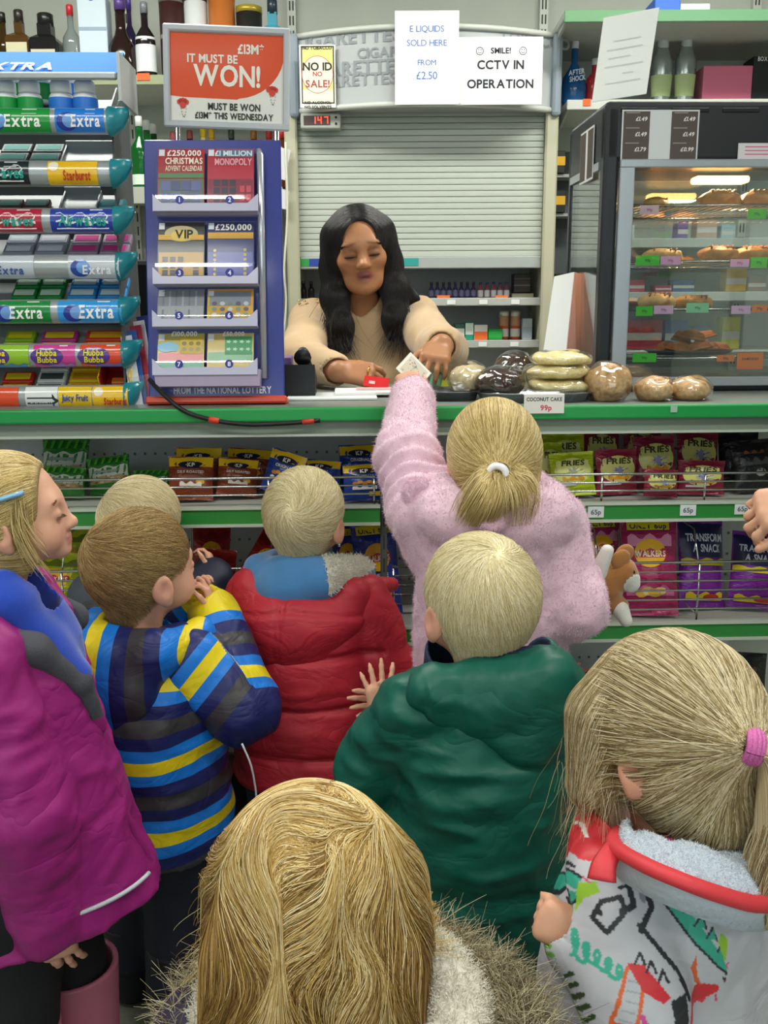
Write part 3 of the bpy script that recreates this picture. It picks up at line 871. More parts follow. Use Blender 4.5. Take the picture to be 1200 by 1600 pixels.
# ------------------------------------------------------------------ anatomy
m_skin = mat('skin_child', '#d9a78c', 0.5, sss=0.18, attr='col', bump=0.05, bscale=500)
m_skin2 = mat('skin_adult', '#a8704e', 0.42, sss=0.15, attr='col', bump=0.08, bscale=450)
def head_prims(F, c, R, s=1.0, adult=False, ear=True, mouth_open=0.0):
    """head with face, ears; c = centre, R = rotation (columns right, forward, up), s = scale (1 = child head 0.19 high)"""
    R = np.asarray(R)
    T = lambda x, y, z: A3(c) + (R @ A3((x, y, z))) * s
    q = s
    F.ell(T(0, -.010, .020), (.074 * q, .090 * q, .078 * q), R, .01)
    if adult:
        F.ell(T(0, .024, -.030), (.060 * q, .064 * q, .076 * q), R, .03 * q)
        F.cone(T(-.020, .048, -.086), T(.020, .048, -.086), .024 * q, .024 * q, .03 * q)
        F.ell(T(0, .066, -.098), (.021 * q, .018 * q, .016 * q), R, .02 * q)
        for e in (-1, 1): F.ell(T(e * .040, .056, -.030), (.020 * q, .020 * q, .018 * q), R, .02 * q)
    else:
        F.ell(T(0, .026, -.030), (.060 * q, .058 * q, .062 * q), R, .03 * q)
        for e in (-1, 1): F.ell(T(e * .034, .044, -.048), (.028 * q, .028 * q, .027 * q), R, .02 * q)
        F.ell(T(0, .062, -.080), (.022 * q, .019 * q, .016 * q), R, .018 * q)
    # brow, nose
    F.cone(T(-.032, .068, .006), T(.032, .068, .006), .009 * q, .009 * q, .025 * q)
    for e in (-1, 1): F.ell(T(e * .030, .085, -.012), (.017 * q, .014 * q, .012 * q), R, .012 * q, 's')
    n = 1.0 if adult else .0
    F.cone(T(0, .076, -.004), T(0, .088 + .007 * n, -.034), .008 * q, .009 * q, .012 * q)
    F.ell(T(0, .092 + .008 * n, -.038), ((.010 + .002 * n) * q, .010 * q, .009 * q), R, .010 * q)
    for e in (-1, 1): F.ell(T(e * .0105, .084 + .005 * n, -.041), (.0075 * q, .008 * q, .006 * q), R, .006 * q)
    # closed lids over the eye
    for e in (-1, 1): F.ell(T(e * .030, .0715, -.0125), (.0155 * q, .0115 * q, .0105 * q), R, .004 * q)
    # lips
    mz = -.062 if not adult else -.068
    F.ell(T(0, .0805, mz + .004), (.018 * q, .006 * q, .0042 * q), R, .006 * q)
    F.ell(T(0, .0785, mz - .006 - .005 * mouth_open), (.015 * q, .007 * q, .0050 * q), R, .006 * q)
    if mouth_open: F.ell(T(0, .090, mz - .002), (.013 * q, .010 * q, .0028 * q), R, .002, 's')
    if ear:
        for e in (-1, 1):
            Re = R @ rotm(e * -0.35, 0, 0)
            F.ell(T(e * .077, -.012, -.022), (.0085 * q, .019 * q, .028 * q), Re, .006 * q)
            F.ell(T(e * .088, -.010, -.018), (.007 * q, .010 * q, .016 * q), Re, .004 * q, 's')
            F.ell(T(e * .074, -.005, -.045), (.0075 * q, .010 * q, .011 * q), Re, .006 * q)
    return T
def hand_prims(F, w, d, n, L=0.105, side=1, curl=(.5, .5, .5, .5), spread=0.12, thumb=(0.5, 0.6), k=0.0035, pip=1.0, fr_=1.0):
    """hand from wrist w along d; n = back of the hand; side = +1 when the thumb lies towards d x n"""
    w, d, n = A3(w), A3(d), A3(n); d = d / np.linalg.norm(d); n = n - d * np.dot(n, d); n = n / np.linalg.norm(n)
    s = np.cross(d, n) * side
    r = L * 0.047 * fr_
    base = []; tips = []
    for i, (off, ln) in enumerate(((.165, .40), (.055, .44), (-.055, .41), (-.155, .33))):
        kn = w + d * L * (.52 - .02 * abs(i - 1)) + s * off * L
        F.cone(w + s * off * L * .55 + d * .02 * L, kn, L * .085, L * .075, .010)
        c = curl[i] if hasattr(curl, '__len__') else curl
        sp = spread * (1.2, .35, -.45, -1.3)[i]
        dd = d * math.cos(sp) + s * math.sin(sp)
        p = kn; a = c * 0.9; rr = r * (1.0 if i < 3 else .88)
        for j, fr in enumerate((.45, .31, .24)):
            v = dd * math.cos(a) - n * math.sin(a)
            p2 = p + v * L * ln * fr
            F.cone(p, p2, rr * (1.0 - .06 * j), rr * (.95 - .08 * j), k)
            p = p2; a += c * (1.25 if j == 0 else .8) * pip
        base.append(kn); tips.append((p, v, rr))
    # thumb leaves the side of the palm near its base
    t0 = w + s * .15 * L + d * .12 * L - n * .02 * L
    td = d * math.cos(thumb[0] + .35) + s * math.sin(thumb[0] + .35) - n * .25; td /= np.linalg.norm(td)
    t1 = t0 + td * .24 * L; td2 = td + (d * .6 - n * .5 - s * .3) * thumb[1]; td2 /= np.linalg.norm(td2)
    t2 = t1 + td2 * .19 * L; td3 = td2 + (d * .4 - n * .3 - s * .3) * thumb[1]; td3 /= np.linalg.norm(td3)
    t3 = t2 + td3 * .13 * L
    F.cone(t0, t1, L * .085, L * .062, .010); F.cone(t1, t2, L * .058, L * .052, k); F.cone(t2, t3, L * .050, L * .042, k)
    tips.append((t3, td3, L * .045))
    return base, tips
def skin_cols(base, T=None, s=1.0, R=None, c=None, lips='#c9837a', cheek='#dc9683', tips=(), extra=None):
    """one skin tone with the lips' and cheeks' own colour"""
    b = L3(base)
    def fn(V):
        o = np.tile(b, (len(V), 1))
        if c is not None:
            q = (V - A3(c)) @ np.asarray(R) / s
            w = np.exp(-(((np.abs(q[:, 0]) - .036) / .020) ** 2 + ((q[:, 1] - .06) / .03) ** 2 + ((q[:, 2] + .042) / .018) ** 2)) * .55
            o = o * (1 - w[:, None]) + L3(cheek) * w[:, None]
            w = np.clip(1.5 * np.exp(-((q[:, 0] / .019) ** 4 + ((q[:, 1] - .088) / .012) ** 4 + ((q[:, 2] + .064) / .010) ** 4)), 0, 1)
            o = o * (1 - w[:, None]) + L3(lips) * w[:, None]
            w = np.exp(-(((np.abs(q[:, 0]) - .080) / .012) ** 2 + ((q[:, 1] + .012) / .02) ** 2 + ((q[:, 2] + .022) / .03) ** 2)) * .5
            o = o * (1 - w[:, None]) + L3(cheek) * w[:, None]
            if extra: o = extra(q, o)
        return o
    return fn
def folds(P, amp, f, seed=0.0, stretch=(1, 1, 1)):
    """cloth folds: ridged, warped noise"""
    Q = P * A3(stretch) + seed
    w = np.stack([vnoise(Q + 3.1, f * .6), vnoise(Q + 7.7, f * .6), vnoise(Q + 11.3, f * .6)], 1) * (0.6 / f)
    a = vnoise(Q + w, f); b = vnoise(Q * 1.0 + w + 5.5, f * 2.1)
    return amp * ((1 - 2.6 * np.abs(a)) * -0.8 + b * .5)
# ================================================================== the people
class Figure:
    def __init__(s, label, px, py, Y, yaw, hy=0.02, hx=0.0, group=None):
        """head centre seen at pixel (px, py) at depth Y; yaw 0 faces the counter, + turns left"""
        s.hw = at(px, py, Y); s.yaw = yaw
        s.R = Matrix.Rotation(yaw, 3, 'Z')
        s.hc = np.array((hx, hy, s.hw.z))
        o = s.hw - s.R @ Vector((hx, hy, 0)); s.o = Vector((o.x, o.y, 0))
        s.root = thing('person', label, 'person', s.o, yaw, group)
    def w(s, px, py, Y):
        v = s.R.transposed() @ (at(px, py, Y) - s.o); return np.array(v)
    def L(s, v): return np.array(s.R.transposed() @ (Vector(v) - s.o))
    def D(s, v): return np.array(s.R.transposed() @ Vector(v))          # world direction -> local
def elbow(S, W, la, lb, pole):
    S, W = np.array(S, float), np.array(W, float); d = W - S; D = np.linalg.norm(d); d /= D
    D = min(D, (la + lb) * .999); a = (la * la - lb * lb + D * D) / (2 * D); h = math.sqrt(max(la * la - a * a, 0))
    p = np.array(pole, float); p -= d * np.dot(p, d); p /= np.linalg.norm(p) + 1e-9
    return S + d * a + p * h
def body_field(f, H, Rh, s=1.0, sh=None, hands=(), legs=None, res=0.0034, sw=.105, adult=False, ear=True, mouth=0.0, bounds=None):
    """head, neck, trunk, arms, hands and legs of one figure as one field. hands: (shoulder, elbow, wrist, hand dict)"""
    hc = f.hc; zs = sh
    B = bounds or ((-.42, -.30, -.01), (.42, .55, hc[2] + .14 * s))
    F = Field(B[0], B[1], res)
    F.loft([(.43 * H, 0, 0, .085 * H / 1.0, .065 * H), (.55 * H, 0, 0, .08 * H, .062 * H), (zs - .02, 0, 0, .085 * H, .06 * H)], .02, pw=2.2)
    F.cone((-sw * .8, 0, zs - .01), (sw * .8, 0, zs - .01), .038 * H, None, .04)
    ns = hc + (Rh @ A3((0, -.018, -.055))) * s
    F.cone((0, -.005, zs), ns, .042 * s, .038 * s, .03)
    T = head_prims(F, hc, Rh, s, adult, ear, mouth)
    out = []
    for S, E, W, hd in hands:
        F.chain([S, E, W], [.036 * H, .030 * H, .021 * H], .02)
        if hd: out.append(hand_prims(F, W, **hd))
    for i, (hip, knee, ank, toe) in enumerate(legs or []):
        F.chain([hip, knee, ank], [.062 * H, .045 * H, .030 * H], .02); F.cone(ank, toe, .030 * H, .026 * H, .02)
    return F, T, out
def std_legs(H, w=.05, turn=0.0):
    L = []
    for e in (-1, 1):
        L.append((np.array((e * w, 0, .45 * H)), np.array((e * (w + .005), .012, .25 * H)), np.array((e * (w + .01), -.01, .055 * H)), np.array((e * (w + .025), .075, .030))))
    return L
def trousers(f, H, legs, m, hem=.06, r=(.085, .065, .058), waist=None, name='trousers', fold=.004):
    F = Field((-.24, -.22, 0.0), (.24, .26, (waist or .56 * H) + .02), .006)
    for i, (hip, knee, ank, toe) in enumerate(legs):
        a = ank.copy(); a[2] = max(a[2], hem)
        F.chain([hip + np.array((0, 0, .06)), hip, knee, a], [r[0], r[0], r[1], r[2]], .012)
    F.cut((0, 0, hem), (0, 0, -1)); F.warp(lambda P: folds(P, fold, 9, 2.0, (1, 1, 1.6)))
    return solid(F, name, m, f.root)
def boots(f, legs, m, h=.16, rr=.05, name='boot', sole=None, toe_r=.036):
    for hip, knee, ank, toe in legs:
        F = Field((ank[0] - .10, ank[1] - .12, -.004), (ank[0] + .12, toe[1] + .08, h + .02), .004)
        a0 = np.array((ank[0], ank[1] - .005, .045)); a1 = np.array((ank[0], ank[1] - .004, h))
        F.cone(a0, a1 + np.array((0, 0, .05)), rr * .92, rr * 1.08, .01)
        F.cone(a0 + np.array((0, 0, -.006)), np.array((toe[0], toe[1], .034)), rr * .80, toe_r, .03)
        F.cut((0, 0, 0.002), (0, 0, -1)); F.cut((0, 0, h), (0, 0, 1))
        F.cone(a1 - np.array((0, 0, .05)), a1 + np.array((0, 0, .08)), rr * .88, rr * .93, 0, 's')
        b = solid(F, name, m, f.root, sm=0)
        if sole:
            G = Field((ank[0] - .10, ank[1] - .12, -.006), (ank[0] + .12, toe[1] + .08, .03), .004)
            G.cone(a0 + np.array((0, 0, -.02)), np.array((toe[0], toe[1], .02)), rr * .86, toe_r + .003, .02); G.cut((0, 0, 0.0), (0, 0, -1)); G.cut((0, 0, .014), (0, 0, 1))
            solid(G, 'sole', sole, b, sm=0)
def cap_field(f, Rh, s, T, grow=.006, res=.0032, extra=None, lo=None, hi=None):
    c = f.hc; r = .13 * s
    F = Field(lo if lo is not None else c - r, hi if hi is not None else c + r, res)
    q = s
    F.ell(T(0, -.010, .020), ((.074 * q + grow), (.090 * q + grow), (.078 * q + grow)), Rh, .01)
    F.cone(T(0, -.030, -.020), T(0, -.030, -.070), .050 * q + grow * .5, .040 * q + grow * .3, .03)
    if extra: extra(F)
    return F
def short_hair(f, Rh, s, T, cols, mname, whorl=(.012, -.060, .066), cnt=11000, length=.042, grow=.005, swirl=.5, cutn=((0, .070, .050), (0, .70, -.72)), nape=-.068, lift=.003, rad=.00042):
    F = cap_field(f, Rh, s, T, grow)
    G = F.copy()
    n = np.array(cutn[1]); F.cut(T(*cutn[0]), Rh @ A3(n))
    F.cut(T(0, 0, nape), Rh @ A3((0, .3, -1)))
    for e in (-1, 1): F.ell(T(e * .080, .004, -.024), (.020 * s, .026 * s, .034 * s), Rh, .004, 's')
    V, Fc = F.nets(); V = smooth_mesh(V, Fc, 1)
    base = C(cols[len(cols) // 2], 0.6)
    h = put('hair', mesh_np('hair', V, Fc, base), f.root)
    w = np.array(T(*whorl))
    def outer(ctr, N): return (G.sample(ctr) > -.0015) * 1.0 + 1e-9
    P, N = pick(V, Fc, cnt, outer)
    ax = w - f.hc; ax /= np.linalg.norm(ax)
    def d(P, t):
        r = P - w; r = r / (np.linalg.norm(r, axis=1)[:, None] + 1e-6)
        return r + swirl * np.cross(ax, r) + Rh @ A3((0, 0, -.15)) + .12 * NZ[:len(P)]
    NZ = RNG.normal(size=(cnt, 3))
    S = comb(G, P, d, length / 7, 8, .0006, lift)
    strands('hair_strands', S, rad, hair_mat(mname, cols), h)
    return h

PALE = ['#c3b183', '#e2d2a2', '#f2e6be', '#fbf4da']
LBROWN = ['#6e5535', '#93774c', '#b3945f', '#ccb37c']
SKIN = '#e0a98c'

# ---------------------------------------------------------------- pale pink fleece girl reaching over the counter
def fig_pink():
    f = Figure('girl in a pale pink fluffy jacket with round hood ears, reaching over the counter', 770, 706, 1.60, 0.04, hy=.0)
    H = f.hc[2] + .10; Rh = rotm(0.02, .30, 0); zs = f.hc[2] - .120; s = .885
    SL, SR = np.array((-.112, .0, zs + .01)), np.array((.100, 0.0, zs - .005))
    WL = f.w(645, 622, 1.87); EL = f.w(636, 712, 1.71)
    ER = f.w(898, 948, 1.54); WR = f.w(905, 908, 1.73)
    legs = std_legs(H, .055)
    hL = dict(d=f.D((-.15, .5, .55)), n=f.D((.0, -.75, .55)), L=.108, side=1, curl=(.75, .8, .85, .9), thumb=(.2, .5))
    hR = dict(d=f.D((.15, .6, .5)), n=f.D((.7, .2, .2)), L=.105, side=-1, curl=.75)
    F, T, tips = body_field(f, H, Rh, s, zs, [(SL, EL, WL, hL), (SR, ER, WR, hR)], legs)
    f.handL = tips[0]
    solid(F, 'body', m_skin, f.root, skin_cols(SKIN, s=s, R=Rh, c=f.hc))
    # jacket
    m_fl = mat('pink_fleece', '#e2c0d2', 0.9, sheen=0.6, var=0.06, vscale=40)
    J = Field((-.40, -.28, .44), (.45, .50, 1.20), .0048)
    J.loft([(.46, 0, 0, .140, .115), (.60, 0, -.005, .132, .110), (.75, 0, -.01, .126, .102), (zs - .03, 0, -.012, .122, .095), (zs + .02, 0, -.01, .095, .08), (zs + .050, 0, 0, .07, .065)], .02, pw=2.3)
    J.chain([SL + np.array((.02, 0, -.03)), SL, EL, WL], [.060, .056, .050, .040], .03); J.chain([SR + np.array((-.02, 0, -.02)), SR, ER], [.056, .054, .051], .025); J.chain([ER, WR], [.052, .038], .01)
    # hood hanging at the nape
    hb = f.hc + np.array((0, -.075, -.108))
    J.ell(hb, (.108, .055, .048), rotm(0, .35, 0), .025)
    J.cone(hb + np.array((-.085, .03, .020)), hb + np.array((.085, .03, .020)), .024, None, .03)
    J.cone(hb + np.array((-.095, .01, .012)), hb + np.array((-.07, .09, .05)), .03, .02, .03); J.cone(hb + np.array((.095, .01, .012)), hb + np.array((.07, .09, .05)), .03, .02, .03)
    J.cut((0, 0, .465), (0, 0, -1))
    J.cone(f.hc + np.array((0, .0, -.20)), f.hc + np.array((0, -.01, .05)), .052, .082, .012, 's')
    for W, E in ((WL, EL), (WR, ER)):
        d = (W - E) / np.linalg.norm(W - E); J.cone(W - d * .01, W + d * .10, .030, .04, .004, 's')
    J.warp(lambda P: folds(P, .007, 13, 1.0, (1, 1, 1.5)) + .004 * vnoise(P, 55) + .0022 * vnoise(P, 130))
    # gathered rings on the raised sleeve
    def rings(P):
        a = EL - SL; t = (P - SL) @ a / np.dot(a, a); w = np.exp(-((t - .55) / .55) ** 2) * (P[:, 0] < -.07) * (P[:, 2] > zs - .02)
        return -.005 * w * np.sin(t * 27 + 5 * vnoise(P, 12))
    J.warp(rings)
    j = solid(J, 'fleece_jacket', m_fl, f.root)
    V, Fc = J.nets()
    strands('fleece_pile', pile(V, Fc, 90000, .0032, .8, k=3), .00030, hair_mat('pink_pile', ['#d8b0c6', '#e4c2d4', '#eed4e1'], .8), j)
    for px, py, Y, nm in ((769, 806, 1.462, 0), (655, 772, 1.56, 1)):
        c = f.w(px, py, Y); G = Field(c - .05, c + .05, .0036); G.ell(c, (.029, .016, .027), rotm(0, -.3, -.25 if nm == 0 else .5), .0); G.ell(c + np.array((0, -.020, 0)), (.018, .010, .017), rotm(0, -.3, 0), .006, 's')
        e = solid(G, 'hood_ear', m_fl, f.root); V, Fc = G.nets(); strands('ear_pile', pile(V, Fc, 4000, .0032, .7, k=3), .0003, hair_mat('pink_pile', []), e)
    # leggings and glitter boots
    trousers(f, H, legs, mat('grey_leggings', '#b98a94', 0.8), .12, (.078, .060, .048), name='leggings')
    m_gl = mat('pink_glitter', '#c0798a', 0.32, metal=0.35, var=.5, vscale=420, bump=.6, bscale=700)
    boots(f, legs, m_gl, .20, .050, sole=C('#c9465c', 0.5))
    # hair: combed to a low ponytail under a white band
    tie = f.w(757, 742, 1.488)
    tie = np.array(T(-.012, -.126, .020))
    def ex(F):
        F.cone(T(0, -.02, .0), T(-.011, -.108, .019), .080 * s, .018, .03)
        F.cone(T(0, -.06, -.03), T(.02, -.06, -.075), .062, .05, .03)
    G = cap_field(f, Rh, s, T, .007, extra=ex)
    Fh = G.copy(); Fh.cut(T(0, .062, .05), Rh @ A3((0, .85, -.30))); Fh.cut(T(0, 0, -.072), Rh @ A3((0, 0, -1)))
    V, Fc = Fh.nets(); V = smooth_mesh(V, Fc, 1)
    h = put('hair', mesh_np('hair', V, Fc, C('#b59c66', .6)), f.root)
    n = 12000; P, N = pick(V, Fc, n, lambda c, N: (G.sample(c) > -.002) + 1e-9)
    D = np.linalg.norm(tie - P, axis=1)[:, None]; NZ = RNG.normal(size=(n, 3))
    S = comb(G, P, lambda P, t: (tie - P) / (np.linalg.norm(tie - P, axis=1)[:, None] + 1e-6) + .06 * NZ, np.maximum(D - .008, .004) / 10, 11, .0008, .002)
    hm = hair_mat('girl_hair_a', ['#86693a', '#b39a5e', '#d2ba80', '#e8d6a4'])
    strands('hair_strands', S, .00045, hm, h, taper=False)
    # loose strands down to the collar on the right
    n = 2600; P, N = pick(V, Fc, n, lambda c, N: (((c - f.hc) @ Rh)[:, 0] > .02) * (((c - f.hc) @ Rh)[:, 2] < .0) + 1e-9); NZ = RNG.normal(size=(n, 3))
    S = comb(G, P, lambda P, t: np.array((.05, -.1, -1)) + .16 * NZ, .011, 9, .002, .006, hug=.6)
    strands('hair_strands', S, .00042, hm, h)
    # tail
    n = 1900; k = 10; t = np.linspace(0, 1, k)
    u = RNG.normal(size=(n, 2)); u /= np.maximum(1, np.linalg.norm(u, axis=1))[:, None]
    end = tie + np.array((-.026, -.016, -.066)); lean = RNG.normal(size=(n, 1))
    ctr = tie[None, :] + t[:, None] * (end - tie)[None, :] + (np.sin(t * PI) * .012)[:, None] * np.array((0, -1, 0.3))[None, :]
    wd = .010 + .024 * np.sin(t * PI * .75)
    ctr = spline([tie + np.array((0, .012, 0)), tie + np.array((0, -.014, .001)), tie + np.array((-.010, -.026, -.024)), end], k); wd[:3] = (.006, .0085, .012)
    S = ctr[None] + wd[None, :, None] * (u[:, :1, None] * np.array((1, .2, 0)) + u[:, 1:, None] * np.array((0, .7, .5)))
    S[:, :, 0] += (lean * .012) * t[None, :] + (lean > 1.0) * .035 * t[None, :]
    strands('ponytail', S, .00045, hm, h)
    a = np.linspace(0, 2 * PI, 25); ax = np.array((-.25, -.85, -.1)); ax /= np.linalg.norm(ax); u1 = np.cross(ax, (0, 0, 1)); u1 /= np.linalg.norm(u1); u2 = np.cross(ax, u1)
    mb = MB()
    for o in (-.006, .0, .006): mb.add(tube([tie + ax * (o + .006) + .0135 * (math.cos(x) * u1 + math.sin(x) * u2) for x in a], .0052, 8, False), 0, True)
    mb.build('hair_band', C('#f1eff2', .8), h)
    return f

# ---------------------------------------------------------------- boy in the green raincoat
def fig_green():
    f = Figure('very blond boy in a green raincoat clapping his hands together', 748, 940, 1.27, 0.26, hy=.015)
    H = f.hc[2] + .10; Rh = rotm(0.10, .05, 0.03); zs = f.hc[2] - .150; s = .925
    SL, SR = np.array((-.100, 0, zs)), np.array((.100, 0, zs))
    WL = f.w(598, 1128, 1.40); EL = f.w(588, 1200, 1.27)
    WR = f.w(655, 1150, 1.50); ER = np.array((.135, .07, zs - .14))
    legs = std_legs(H, .05)
    up = f.D((-.10, .30, .85))
    hL = dict(d=up, n=f.D((.15, -.95, .35)), L=.100, side=1, curl=(.10, .05, .08, .12), spread=.24, thumb=(.15, .1), pip=.8)
    hR = dict(d=f.D((-.95, .10, .12)), n=f.D((.1, .95, .25)), L=.100, side=-1, curl=(.15, .12, .15, .2), spread=.2, thumb=(.6, .2))
    F, T, tips = body_field(f, H, Rh, s, zs, [(SL, EL, WL, hL), (SR, ER, f.w(636, 1106, 1.44), hR)], legs, res=.0030)
    solid(F, 'body', m_skin, f.root, skin_cols(SKIN, s=s, R=Rh, c=f.hc))
    m_gr = mat('green_raincoat', '#0b5a4b', 0.45, spec=.4, var=.05, vscale=5, wr=.30, wscale=8)
    m_nv = mat('navy_lining', '#1b2a48', 0.75)
    J = Field((-.36, -.30, .33), (.36, .42, f.hc[2] - .03), .0042)
    J.loft([(.34, 0, 0, .120, .115), (.45, 0, 0, .122, .115), (.58, 0, -.005, .120, .108), (zs - .03, 0, -.008, .112, .088), (zs + .02, 0, -.005, .090, .072), (zs + .045, 0, 0, .07, .065)], .02, pw=2.2)
    J.chain([SL + np.array((.02, 0, -.02)), SL + np.array((.004, 0, 0)), EL, WL - (WL - EL) * .22], [.052, .046, .049, .036], .014); J.chain([SR + np.array((-.02, 0, -.02)), SR, ER, f.w(668, 1140, 1.42)], [.052, .046, .050, .040], .035)
    J.cut((0, 0, .355), (0, 0, -1)); J.loft([(.30, 0, 0, .108, .10), (.40, 0, 0, .108, .10)], 0, 's', 2.3)
    J.cone(f.hc + np.array((0, .012, -.20)), f.hc + np.array((0, .02, .02)), .055, .078, .01, 's')
    d = (WL - EL) / np.linalg.norm(WL - EL); J.cone(WL - d * .006, WL + d * .08, .026, .044, .003, 's')
    J.warp(lambda P: folds(P, .013, 10, 4.0, (1, 1, 1.9)) + folds(P, .006, 22, 9.0, (1, 1, 1.7)))
    j = solid(J, 'raincoat', m_gr, f.root)
    # collar standing round the neck, navy inside
    K = Field(f.hc + np.array((-.15, -.14, -.16)), f.hc + np.array((.15, .16, -.03)), .0036)
    K.cone(f.hc + np.array((0, .01, -.145)), f.hc + np.array((0, .01, -.085)), .078, .072, 0); K.cone(f.hc + np.array((0, .01, -.17)), f.hc + np.array((0, .012, -.03)), .065, .065, 0, 's')
    K.cut(f.hc + np.array((0, 0, -.082)), (.05, -.35, 1)); K.cut(f.hc + np.array((0, 0, -.150)), (0, 0, -1))
    solid(K, 'collar', [m_nv, m_gr], f.root, sm=1, matfn=lambda c: (np.hypot(c[:, 0] - f.hc[0], c[:, 1] - f.hc[1] - .01) > .0745) * (c[:, 2] < f.hc[2] - .105) * 1)
    # hood hanging down the back, to the right
    hb = f.w(785, 1118, 1.185)
    Q = Field(hb - np.array((.20, .14, .14)), hb + np.array((.22, .22, .16)), .0040)
    Q.ell(hb, (.086, .028, .052), rotm(-.25, .15, .22), .0)
    Q.cone(f.w(672, 1078, 1.20), f.w(850, 1060, 1.20), .020, .040, .04); Q.cone(f.w(860, 1065, 1.22), f.w(846, 1020, 1.32), .036, .020, .03); Q.cone(f.w(672, 1078, 1.20), f.w(654, 1066, 1.30), .020, .016, .03)
    Q.cone(f.w(820, 1160, 1.19), f.w(868, 1090, 1.22), .030, .034, .03)
    Q.cone(f.hc + np.array((0.01, .012, -.16)), f.hc + np.array((.012, .012, .05)), .068, .085, .010, 's')
    Q.cone(f.w(760, 1035, 1.30), f.w(838, 1010, 1.30), .030, .026, .008, 's')
    Q.warp(lambda P: folds(P, .007, 13, 12.0, (1, 1, 1.5)) + folds(P, .004, 28, 2.0))
    def inner(c): return (Q.sample(c + np.array((0, .0, .0))) > -1) * (np.linalg.norm((c - (f.hc + np.array((.02, .012, 0))))[:, :2], axis=1) < .093) * (c[:, 2] > hb[2] + .03) * 1
    solid(Q, 'hood', [m_gr, m_nv], f.root, matfn=inner)
    trousers(f, H, legs, C('#242a3a', .8), .05); boots(f, legs, C('#22242a', .6), .10, .044, 'shoe')
    short_hair(f, Rh, s, T, PALE, 'hair_pale', whorl=(-.004, -.050, .073), cnt=15000, length=.048, grow=.0055, swirl=.28, nape=-.070)
    return f

